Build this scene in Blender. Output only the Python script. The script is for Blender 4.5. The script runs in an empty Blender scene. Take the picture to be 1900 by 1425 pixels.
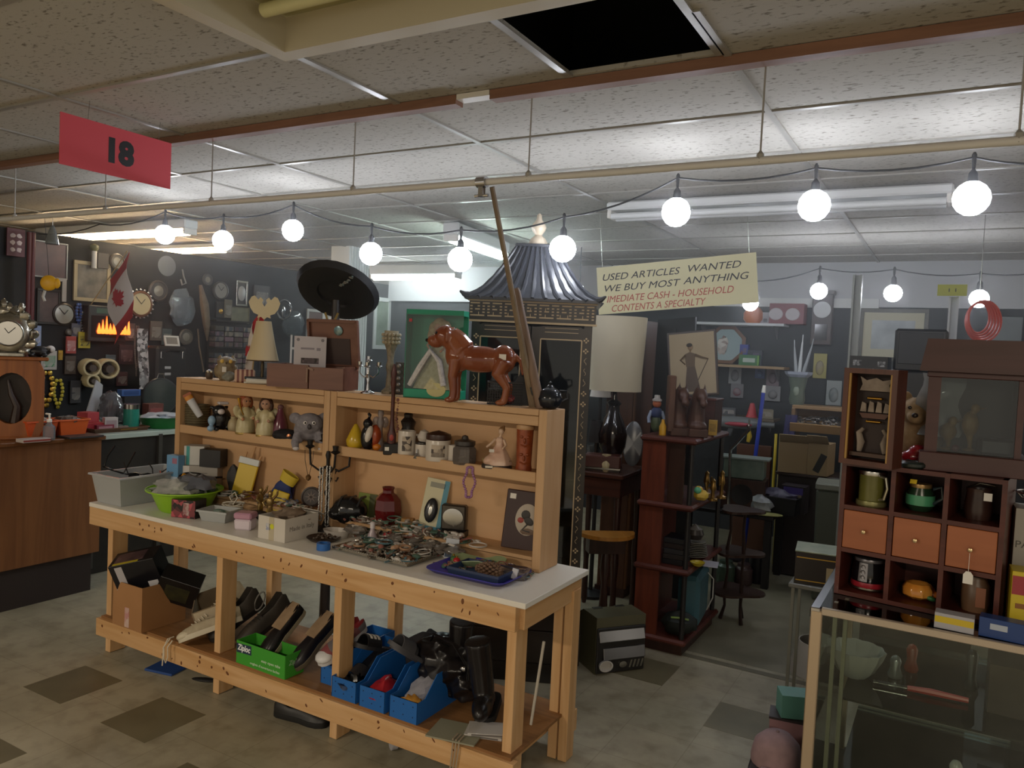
import bpy,bmesh,math,random
from mathutils import Vector,Matrix,noise
SC=bpy.context.scene
COL=SC.collection
PI=math.pi
# -- camera
F,YAW,PITCH,ROLL,CAMZ=1440.0,math.radians(-29.75),math.radians(-2.55),math.radians(2.73),1.70
IW,IH=1900,1425
_f=Vector((math.sin(YAW)*math.cos(PITCH),math.cos(YAW)*math.cos(PITCH),math.sin(PITCH)))
_r=Vector((math.cos(YAW),-math.sin(YAW),0))
_u=_r.cross(_f)
CR=_r*math.cos(ROLL)+_u*math.sin(ROLL)
CU=-_r*math.sin(ROLL)+_u*math.cos(ROLL)
CF=_f
CC=Vector((0,0,CAMZ))
cam=bpy.data.cameras.new('camera')
cam.sensor_width=36.0
cam.lens=F/IW*36.0
cam.clip_start=0.05
cam.clip_end=60
camo=bpy.data.objects.new('camera',cam)
COL.objects.link(camo)
camo.matrix_world=Matrix.Translation(CC)@Matrix((CR,CU,-CF)).transposed().to_4x4()
SC.camera=camo
# -- world, exposure
SC.view_settings.view_transform='Standard'
SC.view_settings.look='None'
SC.view_settings.gamma=1.0
SC.view_settings.use_curve_mapping=False
SC.view_settings.exposure=1.45
SC.cycles.use_denoising=True
SC.cycles.max_bounces=6
SC.cycles.diffuse_bounces=3
SC.cycles.glossy_bounces=3
SC.cycles.transmission_bounces=4
SC.cycles.transparent_max_bounces=10
SC.cycles.caustics_reflective=False
SC.cycles.caustics_refractive=False
SC.cycles.sample_clamp_indirect=4.0
wd=bpy.data.worlds.new('world')
SC.world=wd
wd.use_nodes=True
WB=wd.node_tree.nodes['Background']
WB.inputs[0].default_value=(1.0,0.90,0.76,1)
WB.inputs[1].default_value=0.215
BULB_E=14.5
TUBE_E=11.0
def lamp(name,loc,rot,sx,sy,watts,col):
 l=bpy.data.lights.new(name,'AREA')
 l.shape='RECTANGLE'
 l.size,l.size_y,l.energy,l.color=sx,sy,watts,col
 o=bpy.data.objects.new(name,l)
 COL.objects.link(o)
 o.location,o.rotation_euler=loc,rot
 return o
lamp('aisle_light',(-3.5,-2.2,2.6),(0,0,0),1.2,0.3,50,(1.0,0.86,0.68))
lamp('aisle_light',(1.2,-2.2,2.6),(0,0,0),1.2,0.3,50,(1.0,0.86,0.68))
# -- pixel <-> place
def ray(px,py):
 return CF+CR*((px-IW/2)/F)-CU*((py-IH/2)/F)
def atz(px,py,z):
 d=ray(px,py);return CC+d*((z-CAMZ)/d.z)
def aty(px,py,y):
 d=ray(px,py);return CC+d*(y/d.y)
def atx(px,py,x):
 d=ray(px,py);return CC+d*(x/d.x)
def dep(p):
 return(Vector(p)-CC).dot(CF)
def mpp(p):
 return dep(p)/F
def on(px,y,z):
 k=(px-IW/2)/F
 n=CR-CF*k
 d=Vector((0,y,z))-CC
 return Vector((-(d.dot(n))/n.x,y,z))
def onx(px,x,z):
 k=(px-IW/2)/F
 n=CR-CF*k
 d=Vector((x,0,z))-CC
 return Vector((x,-(d.dot(n))/n.y,z))
 # -- materials
def lin(c):
 if isinstance(c,str):
  c=c.lstrip('#');c=[int(c[i:i+2],16)/255 for i in(0,2,4)]
 return tuple(x/12.92 if x<=.04045 else((x+.055)/1.055)**2.4 for x in c)+(1.0,)
MC={}
def M(col,rough=.5,metal=0.0,kind=None,c2=None,sc=6.0,emit=0,amt=.5,bump=0.0,tr=0.0):
 key=(str(col),rough,metal,kind,str(c2),sc,emit,amt,bump,tr)
 if key in MC:return MC[key]
 m=bpy.data.materials.new('mat_%s_%s'%(str(col).strip('#'),kind or 'plain'))
 m.use_nodes=True
 nt=m.node_tree;N=nt.nodes;L=nt.links
 b=N['Principled BSDF']
 b.inputs['Base Color'].default_value=lin(col)
 b.inputs['Roughness'].default_value=rough
 b.inputs['Metallic'].default_value=metal
 if emit:
  b.inputs['Emission Color'].default_value=lin(col)
  b.inputs['Emission Strength'].default_value=emit
 if kind=='glass':
  out=N['Material Output']
  t=N.new('ShaderNodeBsdfTransparent');t.inputs[0].default_value=lin(col)
  g=N.new('ShaderNodeBsdfGlossy');g.inputs['Roughness'].default_value=rough
  g.inputs[0].default_value=(1,1,1,1)
  fr=N.new('ShaderNodeFresnel');fr.inputs[0].default_value=1.45
  mx=N.new('ShaderNodeMixShader')
  L.new(fr.outputs[0],mx.inputs[0]);L.new(t.outputs[0],mx.inputs[1]);L.new(g.outputs[0],mx.inputs[2])
  if amt>0 and amt!=.5:
   mx2=N.new('ShaderNodeMixShader');mx2.inputs[0].default_value=amt
   b.inputs['Base Color'].default_value=lin(c2 or col)
   L.new(mx.outputs[0],mx2.inputs[1]);L.new(b.outputs[0],mx2.inputs[2])
   L.new(mx2.outputs[0],out.inputs[0])
  else:
   L.new(mx.outputs[0],out.inputs[0])
 elif kind:
  tc=N.new('ShaderNodeTexCoord');mp=N.new('ShaderNodeMapping')
  L.new(tc.outputs['Object'],mp.inputs[0])
  rp=N.new('ShaderNodeValToRGB')
  rp.color_ramp.elements[0].color=lin(col)
  rp.color_ramp.elements[1].color=lin(c2 or col)
  if kind.startswith('wood'):
   ax={'x':(.6,9,9),'y':(9,.6,9),'z':(9,9,.6)}[kind[-1]]
   mp.inputs['Scale'].default_value=tuple(a*sc/6 for a in ax)
   n=N.new('ShaderNodeTexNoise');n.inputs['Scale'].default_value=2.2;n.inputs['Detail'].default_value=4
   n.inputs['Distortion'].default_value=1.2
   fac=n.outputs[0];rp.color_ramp.elements[0].position=.35;rp.color_ramp.elements[1].position=.68
  elif kind=='noise':
   n=N.new('ShaderNodeTexNoise');n.inputs['Scale'].default_value=sc;n.inputs['Detail'].default_value=5
   fac=n.outputs[0];rp.color_ramp.elements[0].position=.5-amt*.4;rp.color_ramp.elements[1].position=.5+amt*.4
  elif kind=='spots':
   n=N.new('ShaderNodeTexVoronoi');n.inputs['Scale'].default_value=sc
   fac=n.outputs['Distance'];rp.color_ramp.elements[0].position=amt*.5;rp.color_ramp.elements[1].position=amt*.5+.06
  elif kind=='patch':
   n=N.new('ShaderNodeTexVoronoi');n.inputs['Scale'].default_value=sc
   fac=n.outputs['Color'];rp.color_ramp.elements[0].position=.25;rp.color_ramp.elements[1].position=.75
  elif kind in('bandx','bandy','bandz'):
   n=N.new('ShaderNodeTexWave');n.bands_direction=kind[-1].upper();n.inputs['Scale'].default_value=sc
   fac=n.outputs[0];rp.color_ramp.elements[0].position=amt-.05;rp.color_ramp.elements[1].position=amt+.05
  elif kind=='checker':
   n=N.new('ShaderNodeTexChecker');n.inputs['Scale'].default_value=sc
   fac=n.outputs[1]
  L.new(mp.outputs[0],n.inputs[0])
  L.new(fac,rp.inputs[0]);L.new(rp.outputs[0],b.inputs['Base Color'])
  if bump:
   bp=N.new('ShaderNodeBump');bp.inputs['Strength'].default_value=bump;bp.inputs['Distance'].default_value=.01
   L.new(fac,bp.inputs['Height']);L.new(bp.outputs[0],b.inputs['Normal'])
 MC[key]=m
 return m
 # -- mesh builder
class B:
 def __init__(s,T=None):
  s.v=[];s.f=[];s.mi=[];s.sm=[];s.k=0;s.T=T or Matrix.Identity(4)
 def m(s,k):s.k=k;return s
 def add(s,vs,fs,smooth=False):
  o=len(s.v)
  s.v+=[tuple(s.T@Vector(p))for p in vs]
  for f in fs:
   s.f.append(tuple(i+o for i in f));s.mi.append(s.k);s.sm.append(smooth)
  return s
 def box(s,c,d,rot=(0,0,0),bev=0.0,taper=1.0):
  hx,hy,hz=d[0]/2,d[1]/2,d[2]/2
  R=Matrix.Translation(c)@(Matrix.Rotation(rot[2],4,'Z')@Matrix.Rotation(rot[1],4,'Y')@Matrix.Rotation(rot[0],4,'X'))
  if bev<=0:
   vs=[(sx*hx*(taper if sz>0 else 1),sy*hy*(taper if sz>0 else 1),sz*hz)for sz in(-1,1)for sy in(-1,1)for sx in(-1,1)]
   fs=[(0,2,3,1),(4,5,7,6),(0,1,5,4),(2,6,7,3),(0,4,6,2),(1,3,7,5)]
  else:
   e=min(bev,hx*.95,hy*.95,hz*.95)
   vs=[];idx={}
   for sz in(-1,1):
    for sy in(-1,1):
     for sx in(-1,1):
      t=taper if sz>0 else 1
      for a in range(3):
       q=[sx*hx*t,sy*hy*t,sz*hz]
       for k in range(3):
        if k!=a:q[k]-=(sx,sy,sz)[k]*e
       idx[(sx,sy,sz,a)]=len(vs);vs.append(q)
   fs=[]
   for a in range(3):
    b_,c_=(a+1)%3,(a+2)%3
    for sg in(-1,1):
     ring=[]
     for(p,q)in((-1,-1),(1,-1),(1,1),(-1,1)):
      k=[0,0,0];k[a]=sg;k[b_]=p;k[c_]=q
      ring.append(idx[(k[0],k[1],k[2],a)])
     fs.append(tuple(ring if sg>0 else ring[::-1]))
    for(p,q)in((-1,-1),(1,-1),(1,1),(-1,1)):
     k0=[0,0,0];k0[a]=-1;k0[b_]=p;k0[c_]=q
     k1=k0[:];k1[a]=1
     r=[idx[(*k0,b_)],idx[(*k1,b_)],idx[(*k1,c_)],idx[(*k0,c_)]]
     fs.append(tuple(r if p*q>0 else r[::-1]))
   for sz in(-1,1):
    for sy in(-1,1):
     for sx in(-1,1):
      t=[idx[(sx,sy,sz,a)]for a in range(3)]
      fs.append(tuple(t if sx*sy*sz>0 else t[::-1]))
  return s.add([R@Vector(p)for p in vs],fs)
 def lathe(s,prof,n=20,c=(0,0,0),sx=1.0,sy=1.0,ripple=0,ra=0.0,a0=0.0,rot=None):
  vs=[];fs=[];m=len(prof)
  R=Matrix.Translation(c)
  if rot:R=R@(Matrix.Rotation(rot[2],4,'Z')@Matrix.Rotation(rot[1],4,'Y')@Matrix.Rotation(rot[0],4,'X'))
  for j in range(n):
   a=2*PI*j/n+a0
   w=1+(ra*math.cos(ripple*a)if ripple else 0)
   for(r,z)in prof:
    vs.append(R@Vector((r*w*math.cos(a)*sx,r*w*math.sin(a)*sy,z)))
  for j in range(n):
   k=(j+1)%n
   for i in range(m-1):
    fs.append((j*m+i,k*m+i,k*m+i+1,j*m+i+1))
  if prof[0][0]>1e-5:fs.append(tuple(j*m for j in range(n))[::-1])
  if prof[-1][0]>1e-5:fs.append(tuple(j*m+m-1 for j in range(n)))
  return s.add(vs,fs,n>8)
 def shell(s,prof,t,n=24,c=(0,0,0),sx=1.0,sy=1.0,ripple=0,ra=0.0):
  inn=[(max(r-t,.0005),z)for(r,z)in prof[1:]]
  inn=[(max(prof[0][0]-t,.0005),prof[0][1]+t)]+inn
  p=[(.0005,prof[0][1])]+list(prof)+inn[::-1]+[(.0005,prof[0][1]+t)]
  return s.lathe(p,n,c,sx,sy,ripple,ra)
 def cyl(s,p0,p1,r0,r1=None,n=12):
  p0=Vector(p0);p1=Vector(p1);d=p1-p0
  q=d.to_track_quat('Z','Y').to_matrix().to_4x4()
  r1=r0 if r1 is None else r1
  T0=s.T;s.T=T0@Matrix.Translation(p0)@q
  s.lathe([(r0,0),(r1,d.length)],n);s.T=T0
  return s
 def ball(s,c,r,n=14,m=9,rot=(0,0,0),nz=0.0,seed=0):
  if not isinstance(r,(tuple,list)):r=(r,r,r)
  R=Matrix.Translation(c)@(Matrix.Rotation(rot[2],4,'Z')@Matrix.Rotation(rot[1],4,'Y')@Matrix.Rotation(rot[0],4,'X'))
  vs=[(0,0,-1)];fs=[]
  for i in range(1,m):
   t=PI*i/m-PI/2
   for j in range(n):
    a=2*PI*j/n
    vs.append((math.cos(t)*math.cos(a),math.cos(t)*math.sin(a),math.sin(t)))
  vs.append((0,0,1))
  for j in range(n):
   fs.append((0,1+(j+1)%n,1+j))
   fs.append((len(vs)-1,1+(m-2)*n+j,1+(m-2)*n+(j+1)%n))
  for i in range(m-2):
   for j in range(n):
    a=1+i*n+j;b=1+i*n+(j+1)%n
    fs.append((a,b,b+n,a+n))
  out=[]
  for p in vs:
   p=Vector(p)
   if nz:p=p*(1+nz*noise.noise(p*2.3+Vector((seed*7.1,seed*3.3,0))))
   out.append(R@Vector((p.x*r[0],p.y*r[1],p.z*r[2])))
  return s.add(out,fs,True)
 def tube(s,pts,r,n=8,closed=False,flat=1.0):
  pts=[Vector(p)for p in pts];m=len(pts)
  rs=list(r)if isinstance(r,(list,tuple))else[r]*m
  vs=[];fs=[];up=None
  for i,p in enumerate(pts):
   if closed:t=pts[(i+1)%m]-pts[i-1]
   else:t=pts[min(i+1,m-1)]-pts[max(i-1,0)]
   t.normalize()
   if up is None:up=t.orthogonal().normalized()
   up=(up-t*up.dot(t))
   up=up.normalized()if up.length>1e-6 else t.orthogonal().normalized()
   w=t.cross(up)
   for j in range(n):
    a=2*PI*j/n
    vs.append(p+up*(math.cos(a)*rs[i])+w*(math.sin(a)*rs[i]*flat))
  for i in range(m if closed else m-1):
   k=(i+1)%m
   for j in range(n):
    l=(j+1)%n
    fs.append((i*n+j,i*n+l,k*n+l,k*n+j))
  if not closed:
   fs.append(tuple(range(n))[::-1]);fs.append(tuple((m-1)*n+j for j in range(n)))
  return s.add(vs,fs,True)
 def prism(s,pts,t,c=(0,0,0),rot=(0,0,0)):
  R=Matrix.Translation(c)@(Matrix.Rotation(rot[2],4,'Z')@Matrix.Rotation(rot[1],4,'Y')@Matrix.Rotation(rot[0],4,'X'))
  ar=sum(pts[i][0]*pts[(i+1)%len(pts)][1]-pts[(i+1)%len(pts)][0]*pts[i][1]for i in range(len(pts)))
  if ar<0:pts=pts[::-1]
  n=len(pts)
  vs=[R@Vector((x,0,z))for x,z in pts]+[R@Vector((x,t,z))for x,z in pts]
  fs=[tuple(range(n)),tuple(range(n,2*n))[::-1]]+[(i,i+n,(i+1)%n+n,(i+1)%n)for i in range(n)]
  return s.add(vs,fs)
 def sheet(s,fn,nu=8,nv=8,t=.003):
  P=[[Vector(fn(i/nu,j/nv))for j in range(nv+1)]for i in range(nu+1)]
  vs=[];w=nv+1
  for sg in(0,1):
   for i in range(nu+1):
    for j in range(nv+1):
     du=P[min(i+1,nu)][j]-P[max(i-1,0)][j];dv=P[i][min(j+1,nv)]-P[i][max(j-1,0)]
     nn=du.cross(dv);nn=nn.normalized()if nn.length>1e-9 else Vector((0,0,1))
     vs.append(P[i][j]+nn*(t*sg))
  o=(nu+1)*w;fs=[]
  for i in range(nu):
   for j in range(nv):
    a=i*w+j
    fs.append((a,a+1,a+w+1,a+w));fs.append((a+o,a+w+o,a+w+1+o,a+1+o))
  for i in range(nu):
   fs.append((i*w,(i+1)*w,(i+1)*w+o,i*w+o))
   a=i*w+nv;fs.append((a,a+o,a+w+o,a+w))
  for j in range(nv):
   fs.append((j,j+o,j+1+o,j+1));a=nu*w+j;fs.append((a,a+1,a+1+o,a+o))
  return s.add(vs,fs,True)
 def text(s,txt,size,c,rot=(0,0,0),w=None,ext=.0006,shear=0.0,bold=0.0):
  cu=bpy.data.curves.new('lettering','FONT')
  cu.body=txt;cu.size=size;cu.align_x='CENTER';cu.align_y='CENTER';cu.extrude=ext;cu.shear=shear
  cu.resolution_u=3;cu.offset=bold
  o=bpy.data.objects.new('lettering',cu)
  me=o.to_mesh()
  vs=[v.co.copy()for v in me.vertices];fs=[tuple(p.vertices)for p in me.polygons]
  o.to_mesh_clear();bpy.data.objects.remove(o);bpy.data.curves.remove(cu)
  k=1.0
  if w and vs:
   k=w/max(1e-6,max(v.x for v in vs)-min(v.x for v in vs))
  R=Matrix.Translation(c)@(Matrix.Rotation(rot[2],4,'Z')@Matrix.Rotation(rot[1],4,'Y')@Matrix.Rotation(rot[0],4,'X'))@Matrix.Rotation(PI/2,4,'X')
  return s.add([R@Vector((v.x*k,v.y,v.z))for v in vs],fs)
 def make(s,name,mats,parent=None):
  me=bpy.data.meshes.new(name)
  me.from_pydata(s.v,[],s.f)
  if not isinstance(mats,(list,tuple)):mats=[mats]
  for x in mats:me.materials.append(x)
  me.polygons.foreach_set('material_index',s.mi)
  me.polygons.foreach_set('use_smooth',s.sm)
  me.update()
  if any(s.sm):
   try:me.set_sharp_from_angle(angle=math.radians(42))
   except Exception:pass
  o=bpy.data.objects.new(name,me)
  COL.objects.link(o)
  if parent:o.parent=parent
  return o
def tag(o,label,cat,group=None,kind=None):
 o['label']=label;o['category']=cat
 if group:o['group']=group
 if kind:o['kind']=kind
 return o
def struct(name,b,m):
 o=b.make(name,m);o['kind']='structure';return o
def thing(name,label,cat,loc=(0,0,0),rz=0.0,group=None,tilt=None):
 o=bpy.data.objects.new(name,None);COL.objects.link(o)
 o.empty_display_size=.05
 o.location=loc
 o.rotation_euler=(tilt[0],tilt[1],rz)if tilt else(0,0,rz)
 return tag(o,label,cat,group)
def one(name,b,m,label,cat,loc=(0,0,0),rz=0.0,group=None,tilt=None,kind=None):
 o=b.make(name,m);o.location=loc
 o.rotation_euler=(tilt[0],tilt[1],rz)if tilt else(0,0,rz)
 return tag(o,label,cat,group,kind)
def dup(root,loc,rz=None,label=None):
 r=root.copy();COL.objects.link(r);r.location=loc
 if rz is not None:r.rotation_euler.z=rz
 if label:r['label']=label
 for ch in root.children:
  c=ch.copy();COL.objects.link(c);c.parent=r
  for g in ch.children:
   d=g.copy();COL.objects.link(d);d.parent=c
 return r
rnd=random.Random(18)
PINE=M('#d3ab7c',.55,kind='woodx',c2='#c0935f',sc=5)
PINEZ=M('#d3ab7c',.55,kind='woodz',c2='#c0935f',sc=5)
PINEY=M('#d3ab7c',.55,kind='woody',c2='#c0935f',sc=5)
BOARD=M('#cba67e',.6,kind='woodx',c2='#bd9468',sc=3)
BOARDZ=M('#cba67e',.6,kind='woodz',c2='#bd9468',sc=3)
WHITE=M('#e6e2da',.5)
OFFW=M('#d8d0bd',.6)
PAPER=M('#e9e6df',.7)
BLACK=M('#141315',.45)
GLOSSB=M('#0c0c0e',.15)
DKGREY=M('#38383a',.5)
CHROME=M('#c8c8cc',.12,1.0)
SILVER=M('#b5b3ac',.25,1.0)
BRASS=M('#b58a3c',.3,1.0)
GOLD=M('#c9a24a',.35,.9)
MAHO=M('#5b2c22',.4,kind='woodz',c2='#43201a',sc=5)
MAHOX=M('#5b2c22',.4,kind='woodx',c2='#43201a',sc=5)
DKWOOD=M('#3b231b',.35,kind='woodz',c2='#2a1813',sc=5)
DKWOODX=M('#4a2a20',.35,kind='woodx',c2='#341d16',sc=5)
CARD=M('#a97c50',.75,kind='noise',c2='#9b6f45',sc=3)
GLASS=M('#f4faf7',.03,kind='glass')
CLEARP=M('#f2f4f5',.12,kind='glass',amt=.12,c2='#e8ecf0')
MILKY=M('#eef0f0',.25,kind='glass',amt=.55,c2='#cfd2d2')
YELLOW=M('#e2c32c',.5)
RED=M('#b3242c',.4)
# == the setting
CZ=2.65
fm=bpy.data.materials.new('floor_tiles');fm.use_nodes=True
nt=fm.node_tree;N=nt.nodes;L=nt.links;bs=N['Principled BSDF']
tc=N.new('ShaderNodeTexCoord')
n1=N.new('ShaderNodeTexNoise');n1.inputs['Scale'].default_value=1.3;n1.inputs['Detail'].default_value=8;n1.inputs['Roughness'].default_value=.65
L.new(tc.outputs['Object'],n1.inputs[0])
r1=N.new('ShaderNodeValToRGB');r1.color_ramp.elements[0].color=lin('#8d8672');r1.color_ramp.elements[1].color=lin('#aca48e')
r1.color_ramp.elements[0].position=.35;r1.color_ramp.elements[1].position=.62
L.new(n1.outputs[0],r1.inputs[0])
n2=N.new('ShaderNodeTexNoise');n2.inputs['Scale'].default_value=9;n2.inputs['Detail'].default_value=6
L.new(tc.outputs['Object'],n2.inputs[0])
r2=N.new('ShaderNodeValToRGB');r2.color_ramp.elements[0].color=(.62,.60,.56,1);r2.color_ramp.elements[1].color=(1,1,1,1)
r2.color_ramp.elements[0].position=.28;r2.color_ramp.elements[1].position=.52
L.new(n2.outputs[0],r2.inputs[0])
mu=N.new('ShaderNodeMix');mu.data_type='RGBA';mu.blend_type='MULTIPLY';mu.inputs[0].default_value=.8
L.new(r1.outputs[0],mu.inputs[6]);L.new(r2.outputs[0],mu.inputs[7])
br=N.new('ShaderNodeTexBrick');br.offset=0;br.inputs['Scale'].default_value=1.0
br.inputs['Color1'].default_value=(1,1,1,1);br.inputs['Color2'].default_value=(.93,.93,.92,1);br.inputs['Mortar'].default_value=(.62,.6,.55,1)
br.inputs['Mortar Size'].default_value=.0022;br.inputs['Brick Width'].default_value=.305;br.inputs['Row Height'].default_value=.305
L.new(tc.outputs['Object'],br.inputs[0])
mu2=N.new('ShaderNodeMix');mu2.data_type='RGBA';mu2.blend_type='MULTIPLY';mu2.inputs[0].default_value=.6
L.new(mu.outputs[2],mu2.inputs[6]);L.new(br.outputs[0],mu2.inputs[7])
L.new(mu2.outputs[2],bs.inputs['Base Color']);bs.inputs['Roughness'].default_value=.42
b=B().box((-2.5,4,-.05),(17,18,.1))
b.m(1)
for(x,y)in((-3.575,2.16),(-2.97,2.16),(-1.37,3.995),(-.765,3.69),(-3.27,1.55),(-2.4,1.86)):
 b.box((x,y,.0003),(.303,.303,.0014))
b.m(2).box((-.2,4.33,.0009),(3.4,.05,.0022))
b.m(3).box((-.6,6.2,.0002),(3.2,3.6,.001))
struct('floor',b,[fm,M('#625c47',.4,kind='noise',c2='#716a53',sc=5),M('#6f6a58',.4),M('#8a846f',.5,kind='noise',c2='#6c6755',sc=2.5)])
cm=bpy.data.materials.new('acoustic_tile');cm.use_nodes=True
nt=cm.node_tree;N=nt.nodes;L=nt.links;bs=N['Principled BSDF']
tc=N.new('ShaderNodeTexCoord');mp=N.new('ShaderNodeMapping');mp.inputs['Scale'].default_value=(1,2.2,1)
L.new(tc.outputs['Object'],mp.inputs[0])
v=N.new('ShaderNodeTexNoise');v.inputs['Scale'].default_value=38;v.inputs['Detail'].default_value=3
L.new(mp.outputs[0],v.inputs[0])
r=N.new('ShaderNodeValToRGB');r.color_ramp.elements[0].color=lin('#7a7468');r.color_ramp.elements[1].color=lin('#b9b5ac')
r.color_ramp.elements[0].position=.30;r.color_ramp.elements[1].position=.42
L.new(v.outputs[0],r.inputs[0]);L.new(r.outputs[0],bs.inputs['Base Color']);bs.inputs['Roughness'].default_value=.9
HX0,HX1,HY0,HY1=-1.22,-.70,1.86,2.43
FX0,FX1,FY0,FY1=-1.98,.30,1.20,1.86
X0,X1,Y0,Y1=-11.0,6.0,-5.0,13.0
b=B()
for(a0,a1,c0,c1)in((X0,FX0,Y0,Y1),(FX0,X1,HY1,Y1),(FX0,HX0,HY0,HY1),(HX1,X1,HY0,HY1),(FX1,X1,Y0,HY0),(FX0,FX1,Y0,FY0)):
 b.box(((a0+a1)/2,(c0+c1)/2,CZ+.008),(a1-a0,c1-c0,.016))
struct('ceiling',b,cm)
b=B()
vx0,vx1,vy0,vy1=HX0-.25,HX1+.4,HY0-.02,HY1+.5
b.box(((vx0+vx1)/2,(vy0+vy1)/2,CZ+.50),(vx1-vx0,vy1-vy0,.02))
b.box((vx0,(vy0+vy1)/2,CZ+.26),(.02,vy1-vy0,.48));b.box((vx1,(vy0+vy1)/2,CZ+.26),(.02,vy1-vy0,.48))
b.box(((vx0+vx1)/2,vy0,CZ+.26),(vx1-vx0,.02,.48));b.box(((vx0+vx1)/2,vy1,CZ+.26),(vx1-vx0,.02,.48))
struct('ceiling_void',b,M('#23262a',.9))
b=B()
gx=[-9.2,-7.92,-6.64,-5.36,-4.08+.0,-3.27,-1.98,-.70+.02,.58,1.86]
gy=[.65,1.25,1.86,3.06,3.66,4.26,4.86,5.46,6.06,6.66,7.26,7.86]
for x in gx:
 if x==-1.98:b.box((x,2.2,CZ-.004),(.03,.66,.008));b.box((x,5.9,CZ-.004),(.024,6.8,.008));continue
 b.box((x,4.2 if x<-2 or x>0 else 5.4,CZ-.004),(.024,9.0 if x<-2 or x>0 else 6.6,.008))
for y in gy:
 if y>1.9:b.box((-3.6,y,CZ-.0035),(11.5,.024,.007))
 else:b.box((-6,y,CZ-.0035),(8.0,.024,.007));b.box((1.6,y,CZ-.0035),(2.4,.024,.007))
for x in(HX0,HX1):b.box((x,(HY0+HY1)/2,CZ-.004),(.026,HY1-HY0,.008))
struct('ceiling_grid',b,M('#a9a69e',.35,.2))
tag(B().box((-5.0,2.47,CZ-.02),(6.6,.05,.035)).make('ceiling_batten',M('#946c56',.6,kind='woodx',c2='#7a5744')),'left length of brown timber batten along the ceiling, behind the pink sign','batten','ceiling battens')
tag(B().box((1.6,2.47,CZ-.02),(6.3,.05,.035)).make('ceiling_batten',M('#946c56',.6,kind='woodx',c2='#7a5744')),'brown timber batten along the ceiling beside the missing tile','batten','ceiling battens')
tag(B().box((-1.625,2.47,CZ-.012),(.145,.05,.02)).make('batten_joint',WHITE),'short white strip filling the gap in the brown ceiling batten','strip')
WX=-6.3
BY=7.8
BW=M('#1b1a1c',.75,kind='noise',c2='#232225',sc=4)
struct('wall_left',B().box((WX-.04,3.9,1.22),(.08,7.88,2.44)),BW)
b=B().box((-2.2,BY+.05,1.12),(8.2,.1,2.24))
struct('wall_back',b,M('#1d1f22',.7,kind='noise',c2='#282a2e',sc=3))
struct('trim_1',B().box((-2.2,BY+.03,2.445),(8.2,.14,.41)),M('#b9bbbd',.7))
struct('trim_2',B().box((-1.4,BY-.045,2.27),(1.5,.035,.085)),M('#d2d4d2',.6))
b=B().box((-5.42,6.05,CZ/2),(.24,.30,CZ))
for i in range(7):b.box((-5.29,5.93+i*.04,CZ/2),(.014,.018,CZ))
struct('column',b,M('#ecefef',.6))
struct('wall_hall',B().box((-10.6,4,1.3),(.1,17.8,2.7)),M('#b08a5a',.8))
# -- recessed fluorescent fixture overhead
t=thing('ceiling_light','recessed fluorescent ceiling fixture with white rim and two unlit tubes','ceiling light',(FX0,FY0,CZ))
w,d=FX1-FX0,FY1-FY0
CREAM=M('#cfc6ae',.5)
b=B()
b.box((w/2,d-.03,.015),(w,.06,.11));b.box((w/2,.03,.015),(w,.06,.11));b.box((.03,d/2,.015),(.06,d-.12,.11));b.box((w-.03,d/2,.015),(.06,d-.12,.11))
b.make('frame',CREAM,t)
B().box((w/2,d/2,.085),(w-.1,d-.1,.02)).make('reflector',M('#a9a06a',.5),t)
for yy in(d*.28,d*.72):
 B().cyl((.10,yy,.035),(w-.1,yy,.035),.021,n=16).make('tube',M('#e3dfae',.35),t)
 # -- pipe rail with hanger rods
PZ,PY=2.325,2.50
t=thing('ceiling_rail','long white pipe rail hung under the ceiling on thin rods','rail',(0,PY,PZ))
B().cyl((-7.5,0,0),(2.0,0,0),.013,n=10).make('pipe',M('#e0deda',.5),t)
for px in(27,195,392,655,980,1410,1890):
 x=on(px,PY,PZ).x
 b=B().cyl((x,0,.012),(x,0,CZ-PZ),.0032,n=6)
 b.lathe([(.004,.03),(.012,.02),(.012,-.006)],8,(x,0,0))
 b.make('hanger_rod',M('#a9a6a0',.5,.2),t)
x=on(895,PY,PZ).x
t=thing('pipe_clamp','chrome pipe clamp gripping the ceiling rail above the wooden poles','clamp',(x,PY-.002,PZ))
b=B().lathe([(.017,-.02),(.021,-.02),(.021,.02),(.017,.02)],12,(0,0,0),rot=(0,PI/2,0))
b.box((0,0,-.035),(.02,.02,.04));b.make('jaw',CHROME,t)
B().cyl((-.03,0,-.05),(.03,0,-.05),.006,n=8).make('wing_screw',CHROME,t)
# -- pink aisle sign 18
t=thing('aisle_sign','pink hanging card sign reading 18','sign',(-3.2,2.08,2.467))
B().box((0,0,0),(.004,.51,.208)).make('card',M('#e0525e',.6),t)
B().text('18',.135,(.0025,-.0,-.002),rot=(0,0,PI/2),bold=.0075).make('lettering',BLACK,t)
for yy in(-.14,.19):
 B().cyl((0,yy,.10),(0,yy+.006,.183),.0012,n=5).make('wire',SILVER,t)
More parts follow.
